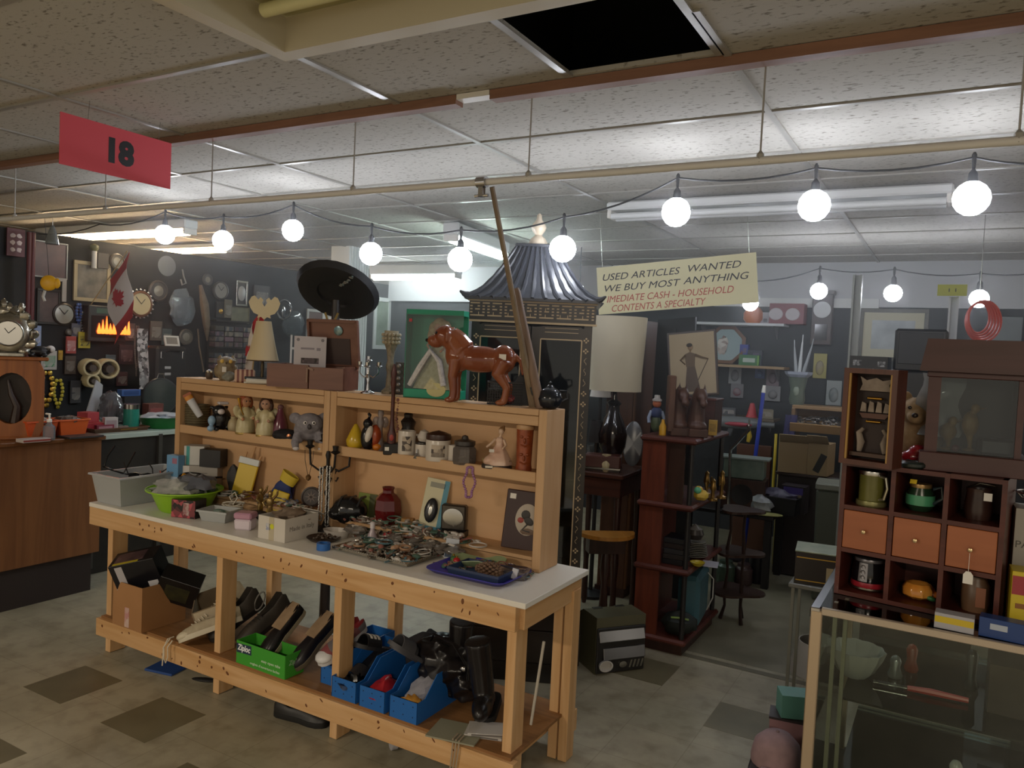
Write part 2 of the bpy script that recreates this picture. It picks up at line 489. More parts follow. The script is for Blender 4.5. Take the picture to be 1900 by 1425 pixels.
 # == worktable and the shelf units on it
TZ=.79
TX0,TX1,TY0,TY1=-3.92,-1.29,2.43,2.985
t=thing('worktable','long pine trestle table with white laminate top and a lower shelf','table',((TX0+TX1)/2,(TY0+TY1)/2,0))
cx,cy=(TX0+TX1)/2,(TY0+TY1)/2
def tb():return B(Matrix.Translation((-cx,-cy,0)))
tb().box((cx,cy,TZ-.011),(TX1-TX0,TY1-TY0,.022),bev=.002).make('tabletop',M('#e2ded4',.45),t)
def knots(b,n,x0,x1,y,z0,z1):
 b.m(1)
 for i in range(n):
  x=rnd.uniform(x0,x1);z=rnd.uniform(z0,z1)
  b.ball((x,y,z),(rnd.uniform(.003,.009),.0012,rnd.uniform(.003,.012)),8,5,rot=(0,rnd.uniform(-1,1),0))
 b.m(0)
KN=M('#6a3d1c',.6)
b=tb().box(((TX0+TX1-.04)/2,TY0+.022,TZ-.022-.047),(TX1-TX0-.04,.038,.094),bev=.002);knots(b,26,TX0+.1,TX1-.1,TY0+.0032,TZ-.1,TZ-.03)
b.make('front_apron',[PINE,KN],t)
tb().box((cx,TY1-.04,TZ-.069),(TX1-TX0-.08,.038,.09)).make('rear_apron',PINE,t)
b=tb().box((TX1-.022-.018,cy+.01,TZ-.069),(.038,TY1-TY0-.06,.092),bev=.002);b.make('side_apron',PINEY,t)
tb().box((TX0+.03,cy+.01,TZ-.069),(.038,TY1-TY0-.06,.092)).make('side_apron',PINEY,t)
for x in(-3.80,-2.955,-2.215,-1.365):
 tb().box((x,TY0+.09,.362),(.04,.089,.72),bev=.002).make('leg',PINEZ,t)
for x in(-3.80,-3.05,-2.24,-1.37,-1.322):
 tb().box((x,TY1-.075,.362),(.04,.07,.72),bev=.002).make('leg',PINEZ,t)
b=tb().box(((TX0+TX1)/2+.03,TY0+.022,.143),(TX1-TX0-.1,.038,.09),bev=.002);knots(b,22,TX0+.1,TX1-.1,TY0+.0032,.11,.18)
b.make('front_rail',[PINE,KN],t)
tb().box((cx+.03,TY1-.02,.143),(TX1-TX0-.1,.038,.09)).make('rear_rail',PINE,t)
tb().box((-1.42,cy,.143),(.04,.44,.088)).make('side_rail',PINEY,t)
tb().box((cx+.03,cy,.194),(TX1-TX0-.14,TY1-TY0-.04,.012)).make('lower_shelf',M('#94683c',.7,kind='woodx',c2='#7d5730'),t)
LZ=.2
HY0s,HY1s=2.80,2.965
def shelf_unit(x0,x1,label):
 t=thing('shelf_unit',label,'shelf',((x0+x1)/2,2.88,TZ))
 w=x1-x0;hd=(HY1s-HY0s)
 for sx in(-1,1):
  B().box((sx*(w/2-.019),0,.335),(.038,hd,.668),bev=.002).make('side_panel',BOARDZ,t)
 B().box((0,0,.657),(w-.08,hd,.026),bev=.002).make('top_board',BOARD,t)
 B().box((0,-hd/2+.011,.622),(w-.08,.02,.04),bev=.002).make('top_lip',BOARD,t)
 B().box((0,0,.390),(w-.08,hd-.01,.02),bev=.002).make('middle_shelf',BOARD,t)
 B().box((0,-hd/2+.008,.388),(w-.08,.016,.046),bev=.003).make('shelf_lip',BOARD,t)
 B().box((0,0,.052),(w-.08,hd-.01,.016),bev=.002).make('bottom_shelf',BOARD,t)
 B().box((0,-.02,.022),(w-.08,.02,.044)).make('plinth',BOARD,t)
 B().box((0,hd/2-.006,.33),(w-.077,.01,.63)).make('back_panel',M('#d6ae84',.65,kind='woodx',c2='#cba074',sc=2),t)
 return t
shelf_unit(-3.735,-2.602,'pine shelf unit at the left half of the worktable, figurines on its shelf')
shelf_unit(-2.598,-1.428,'pine shelf unit at the right half of the worktable, mugs on its shelf')
MZ=TZ+.401
HZ=TZ+.671
ZB=TZ+.0605
# == string lights and fluorescent fittings
BULB=M('#eef3ff',.3,emit=BULB_E)
def string(label,nodes,y,z_of,drop,r,blabel,grp):
 pts=[]
 P=[aty(px,py,y)for px,py,b in nodes]
 for i in range(len(P)-1):
  for k in range(6):
   u=k/6;p=P[i].lerp(P[i+1],u);p.z-=.05*4*u*(1-u)*min(1,(P[i+1]-P[i]).length);pts.append(p)
 pts.append(P[-1])
 o=P[0]
 t=thing('light_string_cord',label,'cord',o)
 B(Matrix.Translation(-o)).tube(pts,.0045,6).make('cord',M('#2b2b2c',.6),t)
 k=0
 for p,n in zip(P,nodes):
  if not n[2]:continue
  B(Matrix.Translation(p-o)).lathe([(.004,.02),(.009,.01),(.007,-.03),(.005,-.05)],8).make('hook',M('#2b2b2c',.6),t)
  q=thing('globe_bulb',blabel[k],'light bulb',p+Vector((0,0,-drop)),group=grp);k+=1
  B().lathe([(.006,drop-.045),(.016,drop-.06),(.02,drop-.10),(.02,r*.93)],10).make('socket',M('#242425',.5),q)
  B().ball((0,0,0),r,12,8).make('globe',BULB,q)
 return t
fs=[(40,428,0),(185,416,0),(307,393,1),(415,402,1),(545,380,1),(690,420,1),(856,427,1),(1047,403,1),(1258,330,1),(1515,312,1),(1808,292,1),(1990,300,0)]
wh=['first lit globe bulb from the left, in front of the warm fluorescent tube','second lit globe bulb from the left on the front string','lit globe bulb above the black sombrero','lit globe bulb in front of the white column','lit globe bulb left of the pagoda roof','lit globe bulb right of the pagoda finial','lit globe bulb over the used articles banner','lit globe bulb above right of the used articles banner','rightmost lit globe bulb on the front string']
string('black cord of the front string of globe bulbs, under the ceiling',fs,3.45,None,.155,.066,wh,'front string of globe bulbs')
bs_=[(1330,535,0),(1395,522,1),(1522,498,1),(1660,500,1),(1820,508,1),(1960,500,0)]
string('black cord of the rear string of globe bulbs',bs_,6.2,None,.17,.062,['lit globe bulb at the right end of the used articles banner','lit globe bulb above the pendulum wall clock','lit globe bulb above the framed landscape','lit globe bulb above the coiled orange cable'],'rear string of globe bulbs')
p=aty(1075,537,6.4)
q=thing('globe_bulb','small lit globe bulb low beside the pagoda eave','light bulb',p)
B().ball((0,0,0),.045,12,8).make('globe',BULB,q);B().cyl((0,0,.03),(0,0,.42),.005,n=6).make('cord',BLACK,q)
def tube_light(a,b,label,emit,col='#ffffff',r=.02,nt=1,grp=None):
 a=Vector(a);b=Vector(b);c=(a+b)/2;l=(b-a).length
 t=thing('fluorescent_light',label,'ceiling light',c,math.atan2(b.y-a.y,b.x-a.x),grp)
 h=max(.03,CZ-c.z-.055)
 B().box((0,0,.035+h/2),(l+.06,.13,h),bev=.01).make('housing',M('#dcdedd',.5),t)
 for k in range(nt):
  yy=0 if nt==1 else(-.04+.08*k)
  e=B().cyl((-l/2,yy,0),(l/2,yy,0),r,n=12)
  e.make('tube',M(col,.4,emit=emit)if emit else M('#dfe2e2',.4),t)
 for sx in(-1,1):B().box((sx*(l/2+.012),0,.012),(.024,.12,.05),bev=.005).make('end_cap',WHITE,t)
tube_light((-7.6,4.2,2.52),(-5.5,4.2,2.52),'warm lit fluorescent tube high over the left partition',TUBE_E,'#ffe2b8')
tube_light((-8.2,5.4,2.56),(-6.5,5.4,2.56),'lit fluorescent tube behind the partition, seen as a thin strip',TUBE_E,'#ffd9a8')
tube_light(atz(838,445,2.5),atz(930,477,2.5),'cool white lit fluorescent tube running away behind the pagoda roof',TUBE_E*1.6,'#e6fffb',r=.026)
tube_light((-6.15,7.3,2.48),(-4.95,7.3,2.48),'lit fluorescent tube at the far end behind the white column',TUBE_E*1.2,'#f4ffff',r=.03)
tube_light((-1.9,4.5,2.545),(-.1,4.5,2.545),'unlit white twin tube fitting above the used articles banner',0,nt=2)
# == left counter
t=thing('counter','brown wood panel counter with dark kick base at the left edge','counter',(-5.05,2.2,0))
B().box((0,0,.62),(.5,1.7,.74)).make('body',M('#7f5431',.5,kind='woodz',c2='#694225',sc=4),t)
B().box((0,0,1.0),(.54,1.74,.025),bev=.004).make('countertop',M('#70451f',.45,kind='woody',c2='#5d371a'),t)
B().box((0,-.01,.125),(.46,1.64,.25)).make('kick_base',M('#2a211f',.7),t)
t=thing('display_case','low dark display case with pale green glass top behind the counter','display case',(-5.55,4.0,0))
B().box((0,0,.955),(.9,1.7,.035),bev=.003).make('top',M('#b9c6bc',.25),t)
B().box((0,0,.47),(.86,1.66,.93)).make('body',M('#23201d',.5,kind='noise',c2='#35302a',sc=5),t)
b=B()
for yy in(-.82,-.3,.3,.82):b.box((.44,yy,.5),(.03,.03,.9))
b.make('frame',M('#4a4742',.4),t)
# == pagoda curio cabinet
pc=on(962,3.62,.10)
t=thing('curio_cabinet','black lacquer pagoda curio cabinet with gold fretwork and glass doors','cabinet',pc,.43)
LAC=M('#17120f',.3,kind='noise',c2='#241b15',sc=6)
W2,D2=.305,.19
b=B().box((0,D2-.01,.95),(2*W2,.02,1.7)).box((-W2+.02,0,.95),(.04,2*D2,1.7)).box((W2-.02,0,.95),(.04,2*D2,1.7)).box((0,0,.09),(2*W2+.04,2*D2+.04,.18),bev=.01).box((0,0,1.79),(2*W2,2*D2,.10))
b.box((0,0,-.05),(2*W2,2*D2,.10));b.make('carcass',LAC,t)
for zz in(.55,.95,1.30):B().box((0,.0,zz),(2*W2-.08,2*D2-.06,.008)).make('glass_shelf',M('#9fb0ad',.1,kind='glass'),t)
b=B();z0=1.755;fy=-D2-.012
b.box((0,fy+.006,1.79),(2*W2+.03,.012,.10))
b.m(1)
u=.0125;pat=["1110111011101110","1010101010101010","1011101110111011","1000100010001000"]
cols=int((2*W2+.02)/u)
pat=["11110111011110","10010101010010","10110101011010","10000101000010","11111101111110"]
for r_ in range(5):
 i=0
 while i<cols:
  ch=pat[r_][i%14]
  if ch=='1':
   j=i
   while j<cols and pat[r_][j%14]=='1':j+=1
   b.box((-W2-.01+(i+(j-i)/2)*u,fy-.0015,z0+.072-r_*.0155),((j-i)*u*.96,.003,.0068));i=j
  else:
   if r_<4:b.box((-W2-.01+(i+.5)*u,fy-.0012,z0+.066-r_*.0155),(.004,.0026,.016))if pat[r_+1][i%14]=='1' and i%3==0 else None
   i+=1
for zz in(1.842,1.738):b.box((0,fy-.003,zz),(2*W2+.04,.012,.010))
GLD=M('#b9a585',.5,.3)
b.make('fret_band',[LAC,GLD],t)
for sx in(-1,1):
 cx_=sx*W2/2
 d=B();fw=.05
 for(x,z,w_,h_)in((cx_-W2/2+fw/2+.003,.95,fw,1.54),(cx_+W2/2-fw/2-.003,.95,fw,1.54),(cx_,1.69,W2-.006-2*fw,.07),(cx_,.24,W2-.006-2*fw,.12)):
  d.box((x,-D2-.01,z),(w_,.022,h_))
 d.m(1)
 x0,x1=cx_-W2/2+fw,cx_+W2/2-fw
 for(x,z,w_,h_)in((x0,.98,.006,1.36),(x1,.98,.006,1.36),(cx_,1.66,x1-x0,.006),(cx_,.30,x1-x0,.006)):
  d.box((x,-D2-.0225,z),(w_,.004,h_))
 xs=cx_+sx*(W2/2-fw/2-.003)
 for k in range(26):
  zz=1.66-k*.053
  if k%5 in(0,1):
   for q in range(4):d.ball((xs+.009*math.cos(q*PI/2),-D2-.0215,zz+.009*math.sin(q*PI/2)),(.005,.001,.005),6,4)
  else:d.tube([(xs+.006*math.sin(v_*1.3+k),-D2-.0215,zz+.02-v_*.007)for v_ in range(6)],.0014,5)
 d.m(1).box((cx_,-D2-.0215,1.695),(W2*.55,.001,.003));d.box((cx_,-D2-.0215,1.715),(W2*.55,.001,.002))
 dr=d.make('door',[LAC,GLD],t)
 B().box((cx_,-D2-.006,.98),(x1-x0,.004,1.36)).make('glass_pane',M('#aeb8b8',.05,kind='glass'),dr)
 B().ball((cx_-sx*(W2/2-.022),-D2-.03,.9),.01,8,6).make('knob',BRASS,dr)
RB=M('#2a2c31',.3)
def roofsec(u):
 k=u**.62
 return(.338*(1-k)+.105*k,.245*(1-k)+.075*k,1.855+.28*u)
b=B();n=10;vs=[];fs_=[]
for i in range(n+1):
 a,d_,z=roofsec(i/n)
 vs+=[(-a,-d_,z),(a,-d_,z),(a,d_,z),(-a,d_,z)]
for i in range(n):
 for j in range(4):fs_.append((i*4+j,i*4+(j+1)%4,i*4+4+(j+1)%4,i*4+4+j))
fs_+=[(3,2,1,0),(n*4,n*4+1,n*4+2,n*4+3)]
b.add(vs,fs_)
b.box((0,0,1.851),(.68,.495,.014))
for q in range(-5,6):
 b.tube([(roofsec(i/n)[0]*q/5.0,-roofsec(i/n)[1]-.002,roofsec(i/n)[2])for i in range(n+1)],[.011-.0006*i+(.003 if i%2 else 0)for i in range(n+1)],6)
for sx in(-1,1):
 for q in range(-3,4):
  b.tube([(sx*(roofsec(i/n)[0]+.002),roofsec(i/n)[1]*q/3.0,roofsec(i/n)[2])for i in range(n+1)],[.011-.0006*i+(.003 if i%2 else 0)for i in range(n+1)],6)
 for sy in(-1,1):
  b.tube([(sx*.325,sy*.235,1.862),(sx*.343,sy*.25,1.866),(sx*.362,sy*.262,1.88)],[.018,.013,.005],6)
b.box((0,0,2.142),(.225,.165,.018),bev=.004)
b.make('roof',RB,t)
B().lathe([(.052,2.15),(.052,2.16),(.04,2.185),(.018,2.205),(.034,2.228),(.040,2.245),(.034,2.262),(.016,2.285),(.012,2.31),(.005,2.318)],16).make('finial',M('#b9ab95',.3),t)
CAB=pc
# == tiered tower shelf
t=thing('tower_shelf','reddish dark wood tiered shelf tower with black posts and open shelves','shelf',(-1.40,4.62,0))
wx,wy=.335,.72
for zz in(.094,.50,.867,1.245):
 B().box((0,0,zz-.017),(wx,wy,.034),bev=.012).make('shelf',MAHOX,t)
B().box((0,0,.035),(wx-.06,wy-.08,.07)).make('base',DKWOOD,t)
for(za,zb)in((.094,.466),(.50,.833),(.867,1.211)):
 B().box((-wx/2+.085,-wy/2+.03,(za+zb)/2),(.14,.018,zb-za)).make('slat_panel',M('#6b3322',.4,kind='woodz',c2='#54271b',sc=6),t)
 B().box((-wx/2+.02,.02,(za+zb)/2),(.018,wy-.1,zb-za)).make('side_panel',MAHO,t)
B().box((.05,-wy/2+.04,1.04),(.09,.016,.344)).make('slat_panel',DKWOOD,t)
for sy in(-1,1):
 B().cyl((wx/2-.035,sy*(wy/2-.04),.07),(wx/2-.035,sy*(wy/2-.04),1.22),.015,n=10).make('post',M('#1c1a1a',.4),t)
 # == showcase at the right with glass sides
SX0,SY0,SZ=-.345,2.535,.95
t=thing('glass_showcase','glass showcase counter with champagne metal frame at the right front','display case',(SX0+.65,SY0+.25,0))
T_=Matrix.Translation((-(SX0+.65),-(SY0+.25),0))
CHAMP=M('#c2ae94',.3,.6)
w,d=1.3,1.0
for(x,y)in((0,0),(w,0),(0,d),(w,d)):
 B(T_).box((SX0+x+(.016 if x==0 else-.016),SY0+y+(.016 if y==0 else-.016),.47),(.034,.034,.94),bev=.003).make('corner_post',CHAMP,t)
B(T_).box((SX0+w/2,SY0+.009,SZ-.010),(w-.06,.018,.022),bev=.002).make('front_rail',M('#b5a795',.35,.4),t)
B(T_).box((SX0+.012,SY0+d/2,SZ-.018),(.030,d,.034),bev=.003).make('side_rail',CHROME,t)
B(T_).box((SX0+w-.012,SY0+d/2,SZ-.018),(.030,d,.034),bev=.003).make('side_rail',CHROME,t)
B(T_).box((SX0+w/2,SY0+d-.009,SZ-.010),(w-.06,.018,.022)).make('rear_rail',CHAMP,t)
SG=M('#eef5f1',.03,kind='glass')
B(T_).box((SX0+w/2,SY0+d/2,SZ-.004),(w-.05,d-.04,.007)).make('glass_top',SG,t)
B(T_).box((SX0+w/2,SY0+.012,.50),(w-.07,.005,.86)).make('glass_front',SG,t)
B(T_).box((SX0+.014,SY0+d/2,.50),(.005,d-.07,.86)).make('glass_side',SG,t)
B(T_).box((SX0+.06,SY0+.10,.5),(.012,.02,.9)).make('shelf_standard',M('#8e8a78',.4,.6),t)
B(T_).box((SX0+.085,SY0+.16,.5),(.012,.02,.9)).make('shelf_standard',M('#8e8a78',.4,.6),t)
B(T_).box((SX0+w/2,SY0+d/2,.045),(w-.02,d-.02,.09)).make('plinth',M('#2b2622',.6),t)
B(T_).box((SX0+w/2+.02,SY0+d*.55,.30),(w-.12,d*.78,.007)).make('glass_shelf',M('#e4f0ea',.04,kind='glass'),t)
B(T_).box((SX0+w/2+.02,SY0+d*.58,.60),(w-.12,d*.72,.007)).make('glass_shelf',M('#e4f0ea',.04,kind='glass'),t)
# == cube organiser with three drawers on the showcase
CW,CH_,CD=.46,.437,.26
t=thing('cube_organiser','dark red wood nine cube organiser with three drawers in the middle row','organiser',(-.06,2.83,SZ+.001),-.14)
CM=M('#57261b',.4,kind='woodx',c2='#43190f',sc=5)
b=B();th=.014
for i in range(4):b.box((-CW/2+th/2+i*(CW-th)/3,0,CH_/2),(th,CD,CH_))
for i in range(4):b.box((0,0,th/2+i*(CH_-th)/3),(CW-.001,CD-.002,th))
b.box((0,CD/2-.004,CH_/2),(CW-.004,.008,CH_-.004))
b.make('carcass',CM,t)
p_=(CW-th)/3;h_=(CH_-th)/3
DRW=M('#a8643e',.4,kind='woodx',c2='#965632',sc=3)
for i in range(3):
 cx_=-CW/2+th+p_*i+(p_-th)/2
 o=B().box((cx_,-CD/2+.006+(.004 if i else 0),CH_/2),(p_-th-.004,.016,h_-th-.004),bev=.0015).make('drawer',DRW,t)
 B().lathe([(.003,0),(.003,.008),(.007,.011),(.006,.016),(.001,.018)],10,(cx_,-CD/2-.002+(.004 if i else 0),CH_/2),rot=(PI/2,0,0)).make('knob',M('#c9b48a',.3,.8),o)
CUBE=t;CUBE_M=Matrix.Translation((-.06,2.83,SZ+.001))@Matrix.Rotation(-.14,4,'Z')
def cube(i,j,dy=0.0,dx=0.0):
 return CUBE_M@Vector((-CW/2+th+p_*i+(p_-th)/2+dx,-.03+dy,th+h_*j+.0005))
 # == placing helpers
def R(x0,x1,yt,yb,y,z=None):
 p=aty((x0+x1)/2,yb,y)
 if z is not None:p=on((x0+x1)/2,y,z)
 k=mpp(p)
 return p,(x1-x0)*k,(yb-yt)*k
def RT(x0,x1,yt,yb,z):
 p=atz((x0+x1)/2,yb,z);k=mpp(p)
 return p,(x1-x0)*k,(yb-yt)*k
def RX(x0,x1,yt,yb,x):
 p=atx((x0+x1)/2,yb,x);k=mpp(p)
 return p,(x1-x0)*k,(yb-yt)*k
def fc(p):return math.atan2(-p[0],p[1])
def up(p,dz):return Vector((p[0],p[1],p[2]+dz))
def back(p,d):
 v=Vector((p[0],p[1],0)).normalized();return Vector(p)+v*d
def fuse(name,b,m,parent=None,vox=.004,sm=2):
 o=b.make(name,m,parent)
 r=o.modifiers.new('skin','REMESH');r.mode='VOXEL';r.voxel_size=vox;r.use_smooth_shade=True
 if sm:
  s=o.modifiers.new('smooth','SMOOTH');s.iterations=sm;s.factor=.5
 return o
def pack(name,label,cat,p,rz,w,h,d,mats,parts=(),grp=None,tilt=None,bev=.001):
 """a carton: body plus printed panels (dx, dz, w, h as shares of the front, material)"""
 t=thing(name,label,cat,p,rz,grp,tilt)
 B().box((0,0,h/2),(w,d,h),bev=bev).make('carton',mats,t)
 for i,(nm,dx,dz,pw,ph,m)in enumerate(parts):
  B().box((dx*w,-d/2-.0006,h*(.5+dz)),(pw*w,.0012,ph*h)).make(nm,m,t)
 return t
def jar(name,label,cat,p,prof,m,n=20,rz=0,grp=None):
 return one(name,B().lathe(prof,n),m,label,cat,p,rz,grp)
 # == on top of the shelf units
Y=2.875
p,w,h=R(398,440,662,706,Y,HZ)
t=thing('owl_figurine','beige horned owl figurine with white price tag, on top of the shelf unit','figurine',p,fc(p))
b=B().lathe([(w*.26,0),(w*.40,h*.2),(w*.44,h*.45),(w*.36,h*.66),(w*.40,h*.82),(w*.28,h*.95),(.001,h)],14)
for sx in(-1,1):b.lathe([(w*.13,0),(.001,h*.16)],6,(sx*w*.26,0,h*.9));b.ball((sx*w*.36,0,h*.38),(w*.14,w*.26,h*.28),10,7)
b.make('body',M('#9b8a6d',.5,kind='noise',c2='#6f5f48',sc=30),t)
for sx in(-1,1):B().ball((sx*w*.17,-w*.35,h*.80),(w*.09,w*.05,w*.09),8,6).make('eye',M('#d8b35a',.3),t)
B().lathe([(w*.05,0),(.001,-h*.1)],6,(0,-w*.4,h*.76)).make('beak',M('#54422c',.4),t)
B().box((-w*.08,-w*.45,h*.46),(w*.17,.001,h*.22),bev=.0003).make('price_tag',WHITE,t)
p,w,h=R(381,396,688,706,Y-.02,HZ)
t=thing('owl_figurine','tiny dark brown owl figurine beside the beige owl','figurine',p,fc(p))
B().lathe([(w*.36,0),(w*.5,h*.4),(w*.42,h*.8),(.001,h)],10).make('body',M('#4b3a2c',.4),t)
for sx in(-1,1):B().ball((sx*w*.2,-w*.42,h*.75),w*.13,6,5).make('eye',M('#e6dcc0',.3),t)
p,w,h=R(414,437,690,712,2.80,HZ)
b=B().ball((0,0,h*.42),(w*.5,w*.38,h*.42),12,8,nz=.3,seed=4).ball((-w*.42,0,h*.35),(w*.2,w*.17,h*.2),8,6)
o=fuse('tortoise_figurine',b,M('#8c8a80',.6,kind='noise',c2='#6d6b60',sc=40));o.location=p;o.rotation_euler.z=fc(p)
tag(o,'small grey stone tortoise figurine at the front edge of the shelf top','figurine')
p,w,h=R(436,472,690,714,2.83,HZ)
one('striped_pouch',B().box((0,0,h/2),(w,.05,h),bev=.008),M('#c9a58c',.6,kind='bandx',c2='#7d4b45',sc=14),'small pink and brown striped pouch beside the owls','pouch',p,fc(p))
p=on(488,2.87,HZ)
one('magazine',B().box((0,0,.004),(.16,.12,.008),bev=.001),M('#c7c3ba',.4),'pale magazine at the bottom of the small pile left of the open wooden box','magazine',p,.5,'magazine pile')
one('magazine',B().box((0,0,.006),(.15,.115,.012),bev=.001),M('#8b8780',.4),'grey magazine in the middle of the small pile left of the open wooden box','magazine',up(p,.0085),.62,'magazine pile')
one('magazine',B().box((0,0,.007),(.15,.12,.014),bev=.002),M('#1c1e20',.15),'glossy black magazine on top of the small pile left of the open wooden box','magazine',up(p,.021),.4,'magazine pile')
p=on(478,2.795,HZ+.001)
one('rolled_paper',B().cyl((-.06,0,.013),(.06,.01,.013),.013,n=12).cyl((-.062,0,.013),(.062,.01,.013),.004,n=8),M('#cfcabf',.6),'rolled pale paper at the shelf edge in front of the magazines','paper',p,.35)
p=on(486,2.90,HZ)
k=mpp(p)
t=thing('table_lamp','small lamp with cream bell shade topped by a pale eagle','lamp',p,fc(p))
B().lathe([(.04,0),(.04,.008),(.012,.02),(.008,.05),(.010,.09),(.006,.13)],14).make('base',M('#4b3f2c',.3,.7),t)
sh=B().lathe([(.082,.118),(.062,.20),(.046,.28),(.038,.325),(.036,.325),(.044,.28),(.060,.20),(.080,.118)],20)
sh.make('lamp_shade',M('#cbb995',.7),t)
B().tube([(.082*math.cos(a),.082*math.sin(a),.118)for a in[i*PI/10 for i in range(20)]],.003,5,closed=True).make('shade_trim',M('#5d4a33',.6),t)
eg=[(0,.04),(.012,.06),(.006,.075),(.02,.088),(.03,.075),(.047,.095),(.062,.088),(.075,.06),(.066,.03),(.05,.005),(.028,-.004),(.032,-.02),(.014,-.014),(0,-.028)]
pts=eg+[(-x,z)for x,z in eg[::-1][1:-1]]
B().prism([(x*1.05,z)for x,z in pts],.012,(0,-.045,.36)).make('eagle',M('#d2c19a',.5),t)
def flag(name,label,base,tip,ln,hh,droop,sag=.06):
 base=Vector(base);tip=Vector(tip)
 t=thing(name,label,'flag',base)
 B().cyl((0,0,0),tip-base,.004,n=6).make('pole',M('#b59b6c',.5),t)
 d=(tip-base);u_=d.normalized()
 o=d-u_*hh
 fly=Vector(droop)
 def fn(u,v):
  q=o+u_*(hh*v)+fly*(ln*u)
  q+=Vector((.02*math.sin(u*9+v*3),.02*math.cos(u*8),-sag*u*u))
  return q
 for nm,a0,a1,m in(('red_band',0,.27,M('#a52a33',.7)),('white_band',.27,.73,M('#c9c1bd',.7)),('red_band',.73,1,M('#a52a33',.7))):
  B().sheet(lambda u,v:fn(a0+(a1-a0)*u,v),6,8,.0015).make(nm,m,t)
 leaf=[(0,.5),(.09,.3),(.22,.36),(.17,.1),(.34,.22),(.38,.12),(.5,.14),(.42,-.02),(.47,-.08),(.24,-.26),(.27,-.36),(.03,-.32),(.03,-.5)]
 pts=leaf+[(-x,z)for x,z in leaf[::-1][1:]]
 b=B();c0=fn(.5,.5)
 ex=(fn(.62,.5)-c0);ez=(fn(.5,.75)-c0);ex=ex.normalized()*hh*.42;ez=ez.normalized()*hh*.55
 nn=ex.cross(ez).normalized()
 if nn.dot(CC-(c0+base))<0:nn=-nn
 vs=[c0+ex*x+ez*z+nn*.006 for x,z in pts]+[c0+ex*x+ez*z+nn*.008 for x,z in pts]
 n=len(pts);b.add(vs,[tuple(range(n)),tuple(range(n,2*n))[::-1]]+[(i,(i+1)%n,(i+1)%n+n,i+n)for i in range(n)])
 b.make('maple_leaf',M('#a52a33',.7),t)
flag('hand_flag','red and white maple leaf flag drooping behind the cream bell lamp',on(466,2.945,HZ),aty(482,573,2.96),.30,.16,(-.30,0,-.95))
p,w,h=R(503,656,684,727,2.86,HZ)
t=thing('wooden_box','open brown wooden box with raised lid bearing a round badge','box',p,.25)
w=.42;d=.16;h=.115
WB_=M('#7a5242',.45,kind='woodx',c2='#6a4436',sc=4)
b=B()
b.box((-w*.225,-d/2+.006,h/2),(w*.55-.003,.012,h)).box((w*.28,-d/2+.006,h/2-.004),(w*.44-.003,.012,h-.008)).box((0,d/2-.006,h/2),(w,.012,h)).box((-w/2+.006,0,h/2),(.012,d-.024,h)).box((w/2-.006,0,h/2),(.012,d-.024,h)).box((0,0,.005),(w-.024,d-.024,.01))
b.make('body',WB_,t)
lid=B(Matrix.Translation((.09,d/2-.015,h))@Matrix.Rotation(.18,4,'X'))
lid.box((0,.0,.115),(.27,.014,.235),bev=.003).box((0,-.014,.228),(.27,.016,.014)).box((-.132,-.014,.115),(.012,.016,.235)).box((.132,-.014,.115),(.012,.016,.235))
lo=lid.make('lid',WB_,t)
B(lid.T).box((-.01,-.0085,.075),(.20,.004,.13)).make('dark_lining',M('#3a2a28',.6),lo)
B(lid.T).lathe([(.024,0),(.024,.004),(.018,.006),(.001,.007)],18,(.03,-.009,.18),rot=(PI/2,0,0)).make('badge',M('#8fa6a8',.25,.6,kind='noise',c2='#3d5b63',sc=40),lo)
B().box((.015,-d/2-.002,h*.62),(.008,.003,h*.7)).box((.03,-d/2-.002,h*.86),(.04,.003,.01),rot=(0,.3,0)).make('strap',M('#8d7160',.6),t)
BX=p
p=on(580,2.83,HZ+.105);w=58*mpp(p)
t=thing('printed_card','white printed card standing in the open wooden box','card',p+Vector((-.02,0,0)),fc(p))
B().box((0,0,.075),(w,.004,.15)).make('card',M('#bdb5b8',.6),t)
B().box((-w*.08,-.0025,.09),(w*.42,.001,.009)).box((w*.26,-.0025,.088),(w*.12,.001,.014)).make('faded_print',M('#8a838a',.6),t)
B().box((.0,-.0028,.03),(w*.55,.001,.028)).make('picture',M('#6a5a5e',.6,kind='patch',c2='#38302f',sc=90),t)
for sx in(-1,1):B().ball((sx*w*.38,-.002,.133),(.008,.001,.008),8,5).make('emblem',M('#7a7478',.5),t)
p=on(543,2.96,HZ)
t=thing('plastic_rack','white plastic bracket rack behind the printed card','rack',p,fc(p))
B().box((-.014,0,.13),(.010,.02,.26)).make('upright',M('#c9cbcd',.4),t)
B().box((.014,0,.12),(.010,.02,.2)).make('upright',M('#c9cbcd',.4),t)
B().box((0,0,.19),(.036,.018,.012)).make('crossbar',M('#c9cbcd',.4),t)
p=on(615,3.10,1.46)
hc=aty(624,546,3.10)
t=thing('hat_stand','dark turned stand with gold braid holding the black sombrero','stand',Vector((hc.x,hc.y,0)))
B().lathe([(.16,0),(.16,.03),(.03,.06),(.022,.8),(.03,1.2),(.018,1.5),(.022,hc.z-.03)],14).make('post',M('#2c2523',.4),t)
b=B()
for sx in(-1,1):b.tube([(sx*.045,-.03,hc.z-.10),(0,-.035,hc.z-.19),(-sx*.045,-.03,hc.z-.27)],.006,6)
b.make('gold_braid',M('#b49a5c',.4,.5),t)
b=B()
n=28;vs=[];prof=[(.012,.205),(.035,.19),(.05,.15),(.075,.08),(.09,.03),(.11,.0),(.17,-.012),(.215,.0),(.235,.035),(.228,.04),(.205,.008),(.165,-.004),(.10,.012),(.001,.02)]
t=thing('sombrero','wide brimmed black sombrero with pale embroidered band','hat',hc,fc(hc),tilt=(-.60,.30))
t.scale=(.95,.95,.95)
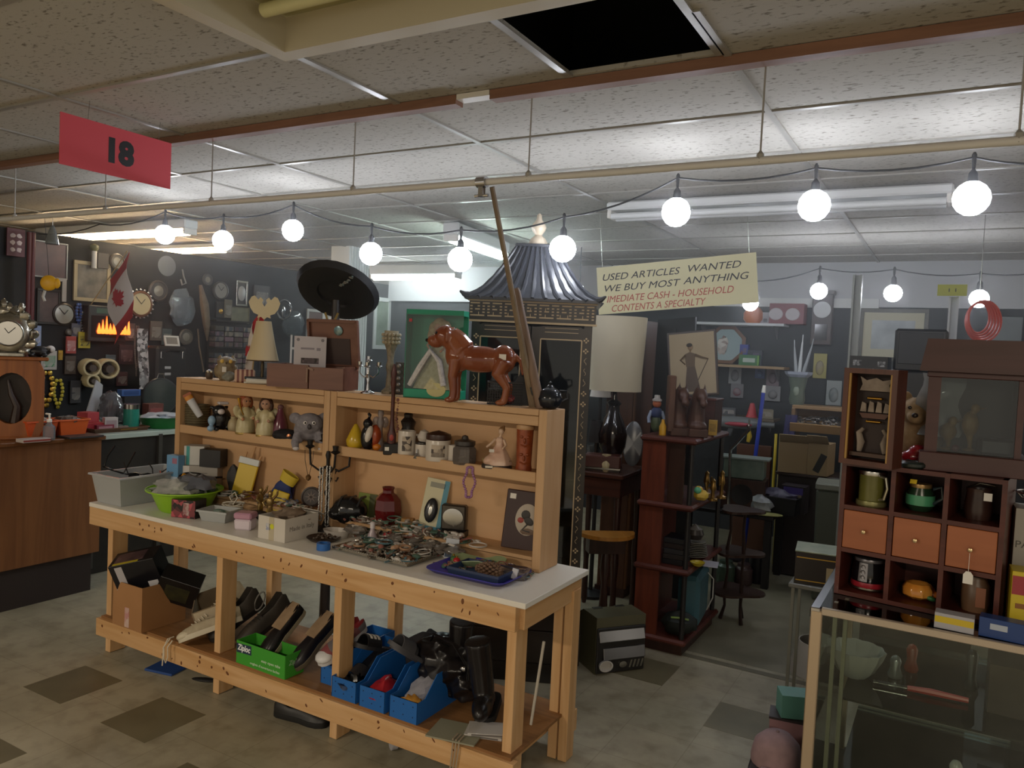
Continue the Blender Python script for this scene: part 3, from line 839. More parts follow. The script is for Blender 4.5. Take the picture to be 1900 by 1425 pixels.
B().lathe(prof[:9]+prof[9:],28).make('hat',M('#1b1b1e',.6),t)
B().tube([(.06*math.cos(a)*(1+.0),.06*math.sin(a),.115+.006*math.sin(a*6))for a in[i*PI/12 for i in range(24)]],.004,5,closed=True).make('cord',M('#3a3a3d',.6),t)
b=B()
for i in range(9):b.ball((.10*math.cos(-1.5+.03*i)+.012*i*.2,-.11-.0115*i,.0015-.021+.012*(i>6)),(.010+.004*math.sin(i*2.1),.007,.004),7,5)
b.make('embroidery',M('#8a7f74',.7,kind='noise',c2='#4c6a6c',sc=50),t)
p=on(682,2.84,HZ)
t=thing('candelabra','small chrome candelabra with curling arms on top of the right shelf unit','candelabra',p,fc(p))
B().lathe([(.034,0),(.034,.004),(.010,.014),(.006,.05),(.011,.07),(.006,.09),(.006,.15)],12).make('stem',CHROME,t)
for q in range(3):
 a=q*2*PI/3+.4
 b=B().tube([(0,0,.09),(.025*math.cos(a),.025*math.sin(a),.075),(.05*math.cos(a),.05*math.sin(a),.095),(.052*math.cos(a),.052*math.sin(a),.125)],.0035,6)
 b.lathe([(.004,0),(.016,.006),(.009,.01),(.011,.026)],10,(.052*math.cos(a),.052*math.sin(a),.122));b.make('arm',CHROME,t)
B().lathe([(.006,.15),(.016,.155),(.010,.16),(.011,.175)],10).make('top_cup',CHROME,t)
p=on(722,2.93,HZ)
t=thing('candle_stand','ornate beige carved candle stand with flared fluted top','candle stand',p,fc(p))
B().lathe([(.035,0),(.036,.012),(.018,.03),(.014,.10),(.02,.13),(.014,.16),(.018,.2),(.024,.22),(.034,.25)],16,ripple=8,ra=.06).make('shaft',M('#8f836f',.5,kind='noise',c2='#6d6252',sc=60),t)
b=B()
for r_ in range(3):
 for i in range(14):b.ball(((.036+.002*r_)*math.cos(i*PI/7),(.036+.002*r_)*math.sin(i*PI/7),.245+r_*.018),.0085,7,5)
b.lathe([(.03,.235),(.034,.30)],16)
b.make('beaded_top',M('#a89c86',.5),t)
p,w,h=R(732,757,662,722,2.94,HZ)
t=thing('egg_rack','dark upright rack of round silver knobs left of the green doll box','rack',p,fc(p))
B().box((0,0,h/2),(w,.02,h),bev=.003).make('board',M('#3c3634',.5),t)
for i in range(2):
 for j in range(5):B().ball(((i-.5)*w*.5,-.012,h*(.12+.19*j)),w*.17,10,7).make('knob',M('#8b8480',.3,.4),t)
p,w,h=R(756,856,590,742,2.905,HZ)
t=thing('boxed_doll','collector doll in white gown inside a green display box','doll',p,.32)
w=.27;h=.40;d=.09
GRN=M('#159070',.5)
b=B().box((0,d/2-.003,h/2),(w,.006,h)).box((0,0,.02),(w,d,.04),bev=.002).box((0,0,h-.012),(w,d,.024)).box((-w/2+.002,0,h/2),(.004,d,h));b.make('green_box',GRN,t)
B().box((0,-d/2,h/2+.01),(w,.0015,h-.06)).make('window',M('#f4f6f6',.05,kind='glass'),t)
B().lathe([(.045,0),(.045,.002)],20,(.02,-d/2-.001,.04),rot=(PI/2,0,0),sy=.7).make('seal',M('#c7c089',.5),t)
B().box((-w*.42,-d/2-.001,h-.05),(.014,.001,.014)).make('red_sticker',RED,t)
dl=B().lathe([(.11,.042),(.10,.07),(.075,.14),(.045,.21),(.026,.25)],18,(.01,0,0),sy=.48,ripple=7,ra=.06);do=dl.make('gown',M('#cfcaa8',.7,kind='noise',c2='#b5ae86',sc=60),t)
b=B().tube([(-.11,-.035,.055),(-.06,-.045,.14),(-.015,-.04,.215),(.03,-.045,.17),(.055,-.05,.06)],[.013,.015,.016,.015,.014],8);b.tube([(.10,-.03,.06),(.085,-.035,.16),(.05,-.03,.23)],[.013,.014,.010],8)
b.make('fur_trim',M('#d9d8da',.9,kind='noise',c2='#b9b8bc',sc=80),t)
b=B().lathe([(.026,.24),(.03,.27),(.014,.29),(.010,.30)],12,(.01,0,0)).ball((.01,-.004,.325),(.024,.024,.03),12,8);b.tube([(-.012,0,.28),(-.035,-.03,.24),(-.01,-.045,.21)],[.008,.007,.006],7).tube([(.032,0,.28),(.055,-.03,.24),(.03,-.045,.21)],[.008,.007,.006],7)
fuse('body',b,M('#c79a80',.5),t,.004)
b=B().ball((.01,.006,.335),(.034,.032,.034),12,8).ball((-.02,.008,.31),(.024,.022,.04),10,7).ball((.042,.008,.31),(.024,.022,.045),10,7).ball((-.03,.01,.285),(.02,.018,.03),8,6)
fuse('hair',b,M('#c9b48c',.6,kind='noise',c2='#a88c5e',sc=60),t,.004)
p=on(888,2.815,HZ)
t=thing('ceramic_dog','large glossy brown ceramic dog standing on top of the right shelf unit','figurine',p,.36)
b=B()
b.ball((.00,0,.19),(.115,.055,.058),14,9).ball((-.095,0,.205),(.062,.058,.075),12,9).ball((.10,0,.195),(.055,.055,.062),12,9)
b.tube([(-.08,0,.22),(-.115,0,.262),(-.14,0,.282)],[.062,.056,.05],10)
b.ball((-.155,0,.282),(.055,.048,.048),12,8,rot=(0,.4,0)).ball((-.203,0,.258),(.038,.031,.028),10,7,rot=(0,.3,0))
for sy in(-1,1):
 b.tube([(-.10,sy*.034,.19),(-.112,sy*.036,.11),(-.105,sy*.036,.05),(-.108,sy*.036,.012)],[.03,.021,.016,.017],9);b.ball((-.12,sy*.036,.012),(.026,.018,.013),8,6)
 b.tube([(.11,sy*.034,.19),(.085,sy*.04,.13),(.125,sy*.038,.075),(.115,sy*.038,.012)],[.04,.03,.017,.016],9);b.ball((.102,sy*.038,.012),(.026,.018,.013),8,6)
 b.tube([(-.14,sy*.035,.318),(-.135,sy*.055,.295),(-.14,sy*.058,.255)],[.016,.014,.007],7,flat=.6)
b.tube([(.145,0,.21),(.175,0,.19),(.185,0,.13)],[.016,.012,.006],7)
fuse('body',b,M('#7a3d26',.12,kind='noise',c2='#94583a',sc=7),t,.0055,3)
for sy in(-1,1):B().ball((-.190,sy*.030,.294),.007,8,6).make('eye',GLOSSB,t)
B().ball((-.239,0,.262),(.009,.011,.008),8,6).make('nose',GLOSSB,t)
B().box((.105,-.0585,.205),(.03,.001,.024),bev=.0003).make('price_tag',WHITE,t)
p=on(936,2.90,HZ)
t=thing('wire_basket','black mesh basket on top of the right shelf unit, red bits inside','basket',p,.55)
w,d,h=.15,.07,.095
b=B()
for i in range(15):b.box((-w/2+w*i/14,-d/2,h/2),(.0018,.002,h)).box((-w/2+w*i/14,d/2,h/2),(.0018,.002,h))
for i in range(9):b.box((-w/2,-d/2+d*i/8,h/2),(.002,.0018,h)).box((w/2,-d/2+d*i/8,h/2),(.002,.0018,h))
for j in range(9):b.box((0,-d/2,h*j/8),(w,.0022,.0018)).box((0,d/2,h*j/8),(w,.0022,.0018)).box((-w/2,0,h*j/8),(.0022,d,.0018)).box((w/2,0,h*j/8),(.0022,d,.0018))
b.box((0,0,.002),(w,d,.002)).box((0,-d/2,h),(w+.006,.006,.006)).box((0,d/2,h),(w+.006,.006,.006)).box((-w/2,0,h),(.006,d,.006)).box((w/2,0,h),(.006,d,.006))
b.make('mesh',M('#1b191b',.4,.4),t)
one('red_ornament',B().ball((0,0,.022),(.03,.022,.022),12,8,nz=.4,seed=2),M('#8e2f2c',.4),'dull red ornament inside the black mesh basket','ornament',p+Vector((.02,.0,.004)),0)
a=on(990,2.90,HZ);e=aty(913,347,2.53)
t=thing('wooden_pole','long thin wooden pole leaning from the shelf top up to the rail clamp','pole',a)
v=e-a
B().tube([(0,0,0),v*.2,v*.4,v*.7,v],[.020,.015,.012,.011,.010],8).make('shaft',M('#8f7d68',.55,kind='woodz',c2='#76654f',sc=6),t)
a=on(1003,2.87,HZ);e=aty(957,535,2.80)
t=thing('wooden_pole','shorter thick wooden pole leaning beside the long pole','pole',a)
v=e-a
B().tube([(0,0,.002),v*.5,v*.97,v],[.021,.019,.018,.014],9).make('shaft',M('#8a7160',.5,kind='woodz',c2='#6f5949',sc=6),t)
p=on(1019,2.89,HZ)
t=thing('kettle','dark blue glazed kettle at the right end of the shelf top','kettle',p,fc(p))
B().lathe([(.028,0),(.046,.012),(.054,.04),(.044,.072),(.02,.088),(.001,.09)],18).make('body',M('#20242c',.1),t)
B().lathe([(.018,.088),(.012,.096),(.006,.1),(.009,.108),(.001,.114)],12).make('lid',M('#20242c',.1),t)
B().tube([(-.045,0,.04),(-.07,0,.06),(-.08,0,.085)],[.012,.009,.007],8).make('spout',M('#20242c',.1),t)
B().tube([(.045,0,.03),(.075,0,.045),(.07,0,.075),(.04,0,.075)],.005,7).make('handle',M('#20242c',.1),t)
p=on(965,2.93,HZ)
t=thing('flat_iron','old black flat iron standing on its heel beside the wooden poles','iron',p,fc(p))
B().prism([(-.05,0),(.05,0),(.035,.08),(0,.15),(-.035,.08)],.03,(0,-.01,0)).make('sole',M('#1d1c1f',.4,.5),t)
B().tube([(-.0,.02,.02),(0,.06,.03),(0,.06,.1),(0,.02,.115)],.008,7).make('handle',M('#1d1c1f',.5),t)
# == middle shelves
_before=set(COL.objects)
Y=2.86
p,w,h=R(346,385,752,803,2.875,MZ)
t=thing('wicker_basket','greenish brown ribbed wicker basket at the left end of the middle shelf','basket',p,.2)
h=.115;r=.058
b=B().shell([(r*.85,0),(r,h*.3),(r,h)],.006,22)
for i in range(9):b.tube([((r+.001)*math.cos(a)*(.93 if i==0 else 1),(r+.001)*math.sin(a)*(.93 if i==0 else 1),.008+h*i/9)for a in[q*PI/14 for q in range(28)]],.0045,5,closed=True)
b.make('weave',M('#6a5f43',.7,kind='noise',c2='#4f4733',sc=50),t)
p=on(372,2.845,MZ+.06)
t=thing('lotion_tube','white lotion tube with orange tip leaning out of the wicker basket','tube',p,fc(p),tilt=(-.1,-.55))
B().lathe([(.016,.0),(.018,.02),(.021,.10),(.020,.102)],14,sy=.7).make('body',M('#c9cdd4',.4),t)
B().lathe([(.0205,.098),(.021,.115),(.020,.125)],14,sy=.55).make('orange_band',M('#d08a3a',.5),t)
B().box((0,0,.13),(.042,.004,.016)).make('crimp',M('#a8603e',.5),t)
p,w,h=R(388,432,757,803,2.84,MZ)
t=thing('cow_figurine','black and white ceramic cow figurine sitting with a blue calf','figurine',p,fc(p)+.3)
b=B().ball((0,0,.05),(.042,.034,.05),14,9).ball((-.012,-.012,.085),(.03,.026,.026),12,8)
for sx in(-1,1):b.ball((sx*.026,-.024,.01),(.013,.02,.011),8,6).ball((-.012+sx*.03,-.006,.1),(.012,.005,.008),7,5)
fuse('body',b,M('#19191c',.2,kind='spots',c2='#19191c',sc=9,amt=.2),t,.004)
B().ball((-.012,-.036,.083),(.015,.009,.012),10,7).make('muzzle',M('#d8cfd0',.3),t)
B().box((.004,-.004,.117),(.045,.03,.012),bev=.005).make('white_patch',M('#d9d2d4',.3),t)
b=B().ball((-.045,-.018,.045),(.017,.015,.022),10,7).ball((-.05,-.024,.012),(.016,.014,.013),10,7)
fuse('calf',b,M('#8fb0cf',.25),t,.004)
def girl(p,rz,label,hs,hair,skin,dress,horn=False,wings=False):
 t=thing('angel_figurine',label,'figurine',p,rz);t.scale=(hs,hs,hs)
 b=B().lathe([(.040,0),(.043,.006),(.043,.03),(.038,.06),(.030,.085),(.024,.105),(.016,.118),(.010,.124)],16,sy=.85)
 b.tube([(-.022,0,.11),(-.036,-.014,.085),(-.026,-.034,.072)],[.012,.012,.010],7).tube([(.022,0,.11),(.036,-.014,.085),(.022,-.034,.075)],[.012,.012,.010],7)
 fuse('gown',b,dress,t,.004)
 b=B().ball((0,-.004,.147),(.023,.022,.025),12,8).cyl((0,0,.115),(0,0,.135),.009).ball((0,-.027,.146),(.004,.004,.004),6,5)
 fuse('head',b,skin,t,.003)
 for x_,z_ in((-.026,.071),(.022,.074)):B().ball((x_,-.036,z_),.008,7,5).make('hand',skin,t)
 b=B().ball((0,.006,.156),(.028,.026,.024),12,8,nz=.2,seed=3).ball((-.022,.004,.14),(.012,.014,.024),8,6).ball((.022,.004,.14),(.012,.014,.024),8,6)
 fuse('hair',b,hair,t,.003)
 b=B()
 for sx in(-1,1):b.ball((sx*.008,-.025,.15),(.003,.0015,.0035),6,5)
 b.make('eyes',M('#2a1c18',.3),t)
 B().lathe([(.044,0),(.046,.004),(.044,.009)],18,sy=.85).make('hem',M('#b79c5c',.35,.5),t)
 if horn:B().tube([(-.024,-.036,.09),(-.034,-.038,.11),(-.042,-.036,.14),(-.044,-.032,.165)],[.003,.003,.004,.010],7).make('horn',BRASS,t)
 if wings:
  for sx in(-1,1):B().ball((sx*.026,.022,.098),(.022,.006,.032),10,7,rot=(0,sx*.5,0)).make('wing',dress,t)
 return t
CRM=M('#cfc49d',.35,kind='noise',c2='#b8ab80',sc=30)
SKIN=M('#c08a66',.5)
p=on(455,2.835,MZ);girl(p,fc(p)+.35,'cream angel girl figurine with red hair holding a small horn',.92,M('#9a4f2a',.5),SKIN,CRM,True,True)
p=on(492,2.84,MZ);girl(p,fc(p)-.25,'cream angel girl figurine with dark brown hair, hands joined',.90,M('#4a3328',.5),M('#b9917a',.5),CRM,False,True)
p=on(433,2.87,MZ)
t=thing('ornament','short cream ceramic ornament behind the red haired angel','ornament',p,fc(p))
B().lathe([(.022,0),(.025,.02),(.021,.042),(.012,.055),(.014,.062),(.001,.064)],14).make('body',M('#b7a783',.4),t)
p=on(519,2.89,MZ)
t=thing('glass_bottle','tall conical purple glass bottle behind the brown haired angel','bottle',p)
B().lathe([(.034,0),(.036,.01),(.024,.07),(.013,.10),(.010,.115)],16).make('body',M('#6d3a4a',.15),t)
B().lathe([(.010,.115),(.014,.12),(.010,.13),(.001,.133)],12).make('stopper',M('#7b5a5c',.3),t)
p=on(530,2.83,MZ)
t=thing('felt_cap','small crushed black cap with copper button on the middle shelf','cap',p,fc(p))
b=B().ball((0,0,.02),(.055,.035,.022),14,8,nz=.3,seed=5).ball((.02,-.01,.012),(.05,.035,.012),12,7)
fuse('cloth',b,M('#1d1b20',.8),t,.004)
B().lathe([(.010,0),(.009,.005),(.001,.007)],12,(.012,-.034,.018),rot=(PI/2,0,0)).make('button',M('#c98a66',.25,.8),t)
p=on(573,2.825,MZ)
t=thing('plush_koala','grey plush koala with big ears slumped over the shelf edge','plush toy',p,fc(p))
b=B().ball((0,0,.052),(.06,.045,.045),14,9).ball((0,-.02,.078),(.055,.045,.042),14,9).ball((-.055,-.012,.098),(.024,.014,.022),10,7).ball((.055,-.012,.1),(.024,.014,.022),10,7)
b.tube([(-.04,-.03,.04),(-.052,-.055,.005),(-.048,-.058,-.012)],[.018,.016,.014],8).tube([(.04,-.03,.04),(.05,-.055,.005),(.045,-.058,-.012)],[.018,.016,.014],8)
b.ball((-.04,-.03,.016),(.02,.028,.016),8,6).ball((.04,-.03,.016),(.02,.028,.016),8,6)
fuse('body',b,M('#8f8b91',.9,kind='noise',c2='#77737a',sc=70),t,.004)
for sx in(-1,1):
 e=B().ball((sx*.016,-.063,.085),(.007,.004,.007),8,6).make('eye',M('#eeeae6',.3),t)
 B().ball((sx*.016,-.0665,.085),(.004,.003,.004),7,5).make('pupil',GLOSSB,e)
B().ball((0,-.066,.07),(.008,.006,.011),8,6).make('nose',M('#3a3539',.4),t)
for sx in(-1,1):B().ball((sx*.047,-.064,-.014),(.013,.010,.008),8,6).make('paw',M('#c8c2c4',.8),t)
p=on(598,2.875,MZ)
b=B().ball((0,0,.03),(.024,.02,.03),10,7).ball((0,-.005,.066),(.019,.018,.018),10,7).ball((-.015,0,.082),.008,7,5).ball((.015,0,.082),.008,7,5)
o=fuse('bear_figurine',b,M('#3b2e26',.6),None,.004);o.location=p;o.rotation_euler.z=fc(p);tag(o,'small dark brown bear figurine behind the plush koala','figurine')
p=on(659,2.84,MZ)
t=thing('ceramic_pear','yellow ceramic pear at the left end of the right middle shelf','ornament',p)
B().lathe([(.018,0),(.030,.012),(.033,.03),(.022,.055),(.012,.075),(.006,.086),(.001,.088)],16).make('body',M('#c9a72a',.2),t)
p=on(682,2.835,MZ)
t=thing('ceramic_bird','black orange and white ceramic toucan beside the yellow pear','figurine',p,fc(p)+.5)
b=B().ball((0,0,.045),(.028,.026,.045),12,8).ball((-.006,-.006,.095),(.018,.017,.018),10,7).tube([(0,.0,.11),(.006,.0,.125),(-.004,0,.13)],.006,6)
fuse('body',b,M('#1b1a1e',.2),t,.004)
B().ball((.022,-.012,.05),(.024,.022,.042),12,8).make('orange_wing',M('#b5562a',.25,kind='noise',c2='#8a2f24',sc=20),t)
B().ball((-.008,-.02,.06),(.013,.012,.03),10,7,rot=(0,.3,0)).make('white_breast',M('#d8cfc4',.25),t)
B().ball((.026,-.022,.014),(.019,.017,.015),10,7).make('orange_foot',M('#cf7a2a',.25),t)
p=on(704,2.87,MZ)
t=thing('crystal_figurine','clear crystal angel figurine behind the black stand bottle','figurine',p,fc(p))
b=B().lathe([(.018,0),(.02,.01),(.010,.05),(.008,.08),(.014,.10),(.007,.115),(.011,.128),(.009,.142),(.001,.148)],14).ball((-.014,.004,.1),(.014,.004,.02),8,6).ball((.014,.004,.1),(.014,.004,.02),8,6)
b.make('body',M('#cfc8c6',.08,kind='glass',amt=.35,c2='#b9aeac'),t)
p=on(722,2.80,MZ-.0)
t=thing('carved_bottle','tall slim dark red carved bottle with tassel on a black stand','bottle',p+Vector((0,.012,0)),fc(p),tilt=(.10,0))
B().box((0,0,.028),(.068,.04,.052),bev=.004).make('stand',M('#19171a',.35),t)
B().box((-.018,-.0205,.03),(.018,.001,.016)).make('price_tag',WHITE,t)
B().lathe([(.019,.052),(.020,.09),(.012,.115),(.0085,.16),(.008,.26),(.010,.30),(.013,.315),(.010,.335),(.014,.36),(.008,.385),(.004,.40)],14).make('bottle',M('#5b2d2a',.3,kind='noise',c2='#3a1f1e',sc=30),t)
B().ball((0,-.02,.08),(.009,.002,.014),8,6).make('red_medallion',M('#a33f3a',.4),t)
b=B()
for i in range(11):b.ball((.021+.004*math.sin(i*.9),-.010,.245-i*.014),.0052 if i%3 else .008,7,5)
b.make('beads',M('#8d5a50',.4,kind='noise',c2='#4a3230',sc=60),t)
def canister(p,rz,name,label,r,h,lidm,lidh,hand=None,pic=True,spoon=False):
 t=thing(name,label,name.split('_')[-1],p,rz)
 B().shell([(r*.96,0),(r,.004),(r,h-.003),(r*.97,h)],.004,22).make('body',M('#cfc6bb',.25),t)
 if pic:
  b=B();n=8
  for i in range(n):
   a0=-PI/2-.55+1.1*i/n;a1=a0+1.1/n
   rr=r+.0008
   b.add([(rr*math.cos(a0),rr*math.sin(a0),h*.22),(rr*math.cos(a1),rr*math.sin(a1),h*.22),(rr*math.cos(a1),rr*math.sin(a1),h*.8),(rr*math.cos(a0),rr*math.sin(a0),h*.8)],[(0,1,2,3)])
  b.make('picture',M('#3a2e2a',.4,kind='patch',c2='#b9aa98',sc=70),t)
 if lidm:B().lathe([(r*.98,h),(r*1.02,h+lidh*.2),(r*.98,h+lidh*.6),(r*.5,h+lidh*.85),(.001,h+lidh)],20).make('lid',lidm,t)
 if hand:B().tube([(hand*(r-.002),0,h*.85),(hand*(r+.022),0,h*.8),(hand*(r+.022),0,h*.35),(hand*(r-.002),0,h*.22)],.0045,7).make('handle',M('#cfc6bb',.25),t)
 return t
p=on(754,2.84,MZ);canister(p,fc(p),'picture_mug','tall white mug printed with a dark picture, handle at right',.030,.085,None,0,1)
p=on(755,2.90,MZ)
t=thing('oil_lamp','small black iron lantern behind the tall white mug','lantern',p)
B().lathe([(.022,0),(.024,.08),(.020,.09),(.026,.11),(.014,.125),(.016,.135),(.006,.145),(.001,.147)],12).make('body',M('#2a2421',.4),t)
p=on(783,2.85,MZ);canister(p,fc(p),'sugar_bowl','small white sugar bowl with dark rim and upturned white lid',.024,.045,M('#2a2320',.3),.01,None,False)
p=on(785,2.85,MZ+.0555)
one('cup_lid',B().lathe([(.016,0),(.022,.012),(.014,.034),(.001,.04)],16),M('#c4bcb4',.3),'tilted white domed lid on the small sugar bowl','lid',p,0,tilt=(.0,.12))
p=on(812,2.835,MZ);canister(p,fc(p),'picture_canister','wide white canister printed with a dark picture, brown lid',.041,.068,M('#3b2620',.35),.03)
p=on(840,2.845,MZ)
t=canister(p,fc(p),'milk_jug','narrow white milk jug with handle between canister and glass jar',.016,.055,None,0,1,False)
p=on(861,2.835,MZ)
t=thing('glass_jar','square clear glass jar with dark round lid','jar',p,fc(p))
B().lathe([(.036,0),(.04,.008),(.04,.05),(.032,.058)],8,a0=PI/8).make('body',M('#b9b0ab',.1,kind='glass',amt=.4,c2='#8d8580'),t)
B().lathe([(.03,.058),(.034,.062),(.034,.074),(.012,.08),(.009,.09),(.001,.093)],16).make('lid',M('#3a3532',.35),t)
p=on(773,2.81,MZ)
t=thing('silver_bell','tiny silver bell in front of the small sugar bowl','bell',p)
B().lathe([(.012,0),(.009,.008),(.005,.016),(.001,.018)],12).make('body',CHROME,t);B().cyl((0,0,.017),(0,0,.03),.003).make('handle',CHROME,t)
p=on(921,2.84,MZ)
t=thing('lady_figurine','porcelain lady in pale pink gown seated on a dark oval base','figurine',p,fc(p))
B().lathe([(.062,0),(.064,.006),(.058,.016)],22,sy=.62).make('base',M('#38302b',.4),t)
B().box((-.03,-.041,.009),(.03,.002,.008)).make('name_plate',M('#c9c2b4',.3,.5),t)
b=B().ball((-.03,0,.03),(.028,.026,.02),10,7,nz=.4,seed=2).ball((.035,.0,.028),(.024,.024,.016),10,7,nz=.4,seed=7)
b.make('meadow',M('#a58f66',.6,kind='noise',c2='#7d7a4a',sc=50),t)
b=B().lathe([(.055,.014),(.050,.03),(.036,.06),(.021,.085),(.015,.10),(.018,.118),(.008,.128)],18,(.008,0,0),sy=.75,ripple=6,ra=.07)
b.ball((-.022,-.006,.034),(.036,.03,.022),12,8,rot=(0,-.35,0))
fuse('gown',b,M('#c99f8a',.35,kind='noise',c2='#e0c4ae',sc=18),t,.0035)
b=B().cyl((.008,0,.115),(.012,0,.14),.006).ball((.013,-.001,.15),(.012,.012,.014),10,7).tube([(-.008,0,.118),(-.026,-.012,.10),(-.045,-.016,.085)],[.007,.006,.005],7).tube([(.024,0,.118),(.034,-.01,.095),(.02,-.024,.08)],[.007,.006,.005],7)
fuse('body',b,M('#d3b59c',.35),t,.0025)
fuse('hair',B().ball((.016,.004,.157),(.014,.014,.012),10,7).ball((.022,.006,.168),(.007,.007,.007),8,6),M('#8c6a46',.4),t,.0025)
B().box((-.022,-.042,.075),(.02,.001,.013),rot=(.3,0,0)).make('price_tag',WHITE,t)
p=on(971,2.855,MZ)
t=thing('tiki_mug','tall carved terracotta tiki mug at the right end of the middle shelf','mug',p,fc(p))
b=B().shell([(.032,0),(.033,.01),(.030,.03),(.034,.16),(.036,.18),(.034,.188)],.004,22)
b.make('body',M('#a3522c',.4,kind='noise',c2='#7f3a20',sc=30),t)
b=B()
for z in(.05,.12):b.ball((-.012,-.031,z+.02),(.008,.004,.006),8,6).ball((.012,-.031,z+.02),(.008,.004,.006),8,6).ball((0,-.034,z+.005),(.005,.006,.012),8,6).tube([(-.016,-.028,z-.012),(0,-.034,z-.018),(.016,-.028,z-.012)],.004,6)
b.make('carved_face',M('#86401f',.4),t)
B().lathe([(.0345,.168),(.0372,.172),(.0372,.186),(.0345,.189)],22).make('rim_band',M('#c09a72',.4),t)
p=on(872,2.788,MZ-.002)
b=B()
L_=.12
for i in range(34):
 a=2*PI*i/34
 x=.020*math.sin(a)+.004*math.sin(5*a);z=-.062+.062*math.cos(a)
 b.ball((x,-.004+.004*math.sin(3*a),z),(.0062,.0055,.0062),7,5)
one('bead_necklace',b,M('#8a5a8c',.4,kind='noise',c2='#a87a9c',sc=80),'purple bead necklace hanging from the edge of the middle shelf','necklace',p,fc(p))
for o in[o for o in COL.objects if o not in _before and o.parent is None]:
 if o.name.split('.')[0]in('tiki_mug','carved_bottle','bead_necklace','wicker_basket','lotion_tube','lady_figurine'):k=1.05
 elif o.name.startswith('cup_lid'):k=1.35;o.location.z=MZ+.075
 else:k=1.26 if o.location.x<-2.6 else 1.36
 o.scale=o.scale*k
 # == on the white worktable top
Z=TZ+.0004
p=Vector((-3.80,2.655,Z))
t=thing('storage_bin','milky clear plastic storage bin of black sunglasses at the left end of the worktable','bin',p)
w0,d0,w1,d1,h=.20,.38,.245,.43,.155
def tub(b,w0,d0,w1,d1,h,th=.003,rim=.012):
 def ring(w,d,z):return[(-w/2,-d/2,z),(w/2,-d/2,z),(w/2,d/2,z),(-w/2,d/2,z)]
 rs=[ring(w0,d0,0),ring(w1,d1,h),ring(w1+2*rim,d1+2*rim,h),ring(w1+2*rim,d1+2*rim,h-.008),ring(w1+2*rim-.002,d1+2*rim-.002,h+.001),ring(w1-2*th,d1-2*th,h+.001),ring(w0-2*th,d0-2*th,th)]
 rs=[rs[0],rs[1],rs[3],rs[4],rs[5],rs[6]]
 vs=[q for r_ in rs for q in r_];fs=[(3,2,1,0)]
 for i in range(len(rs)-1):
  for j in range(4):fs.append((i*4+j,i*4+(j+1)%4,i*4+4+(j+1)%4,i*4+4+j))
 n=(len(rs)-1)*4;fs.append((n,n+1,n+2,n+3))
 return b.add(vs,fs)
tub(B(),w0,d0,w1,d1,h).make('tub',MILKY,t)
def glasses(p,rz,tilt,label,grp):
 t=thing('sunglasses',label,'sunglasses',p,rz,grp,tilt)
 for sx in(-1,1):
  B().ball((sx*.034,0,0),(.028,.006,.021),12,7).make('lens',GLOSSB,t)
  B().tube([(sx*.062,.004,.006),(sx*.068,.06,.008),(sx*.064,.125,-.006)],.0035,6).make('temple',GLOSSB,t)
 B().tube([(-.064,.002,.012),(-.03,-.002,.022),(0,-.003,.014),(.03,-.002,.022),(.064,.002,.012)],.0035,6).make('brow_bar',GLOSSB,t)
GS='black sunglasses in the clear bin'
for i,(dx,dy,dz,rz,tl,lb)in enumerate(((-.055,-.13,.165,.3,(1.2,.2),'black sunglasses standing up at the front left corner of the clear bin'),(.01,-.02,.13,1.2,(.5,.1),'black sunglasses lying in the middle of the clear bin'),(.03,.10,.125,-.6,(.6,0),'black sunglasses at the back of the clear bin'),(-.03,.03,.09,2.2,(.4,.2),'black sunglasses low in the clear bin'))):
 glasses(p+Vector((dx,dy,dz)),rz,tl,lb,GS)
c=Vector((-3.43,2.64,Z))
t=thing('plastic_basin','lime green plastic basin heaped with odds and ends','basin',c)
B().shell([(.115,0),(.125,.01),(.165,.10),(.19,.105),(.19,.112)],.004,32).make('basin',M('#8fbf2c',.4),t)
CT=c
one('cloth_bundle',B().ball((0,0,.055),(.135,.12,.05),18,10,nz=.6,seed=3),M('#c9c8c0',.7,kind='noise',c2='#8d9088',sc=18),'crumpled white cloth bundle in the lime basin','cloth',c+Vector((-.02,-.02,.05)))
one('plastic_bag',B().ball((0,0,.04),(.095,.08,.05),16,9,nz=.7,seed=9),M('#a9aebb',.12,kind='glass',amt=.4,c2='#8f93a0'),'crumpled grey plastic bag on the right of the lime basin','bag',c+Vector((.075,.01,.10)))
one('toy_block',B().box((0,0,.025),(.05,.035,.05),bev=.006),M('#d79a22',.4),'orange yellow block sticking out of the lime basin','toy',c+Vector((-.02,.0,.135)),.8,tilt=(.4,.5))
one('green_cloth',B().ball((0,0,.02),(.08,.06,.02),14,8,nz=.6,seed=5),M('#2f6b56',.7),'dark green cloth at the back of the lime basin','cloth',c+Vector((-.04,.09,.11)))
t=thing('goggles','black goggles with strap lying across the back of the lime basin','goggles',c+Vector((-.09,.12,.13)),.4,tilt=(.5,0))
B().ball((0,0,.01),(.085,.03,.035),16,9).make('mask',GLOSSB,t)
B().tube([(-.08,0,.01),(-.11,-.02,-.03),(-.10,-.05,-.05)],.006,6).tube([(.08,0,.01),(.11,.03,.0),(.13,.06,-.02)],.006,6).make('strap',BLACK,t)
p=Vector((-3.66,2.765,Z))
t=pack('detergent_box','light blue and white carton at the left end of the shelf unit','box',on(324,2.765,Z),.1,.085,.245,.045,M('#6f9fc8',.4),(('white_band',0,-.12,.99,.3,M('#c3cfe0',.4)),('red_mark',.2,.38,.4,.12,M('#a9748a',.4))))
p=on(374,2.865,ZB)
t=pack('tissue_box','white tissue carton with slot at the bottom of the pair under the left shelf','box',p,fc(p)-.35,.20,.13,.09,M('#a9a39b',.6),(('slot',.05,.2,.35,.02,M('#6e6a64',.6)),('white_end',-.38,.0,.23,.98,M('#dcd7d3',.6))))
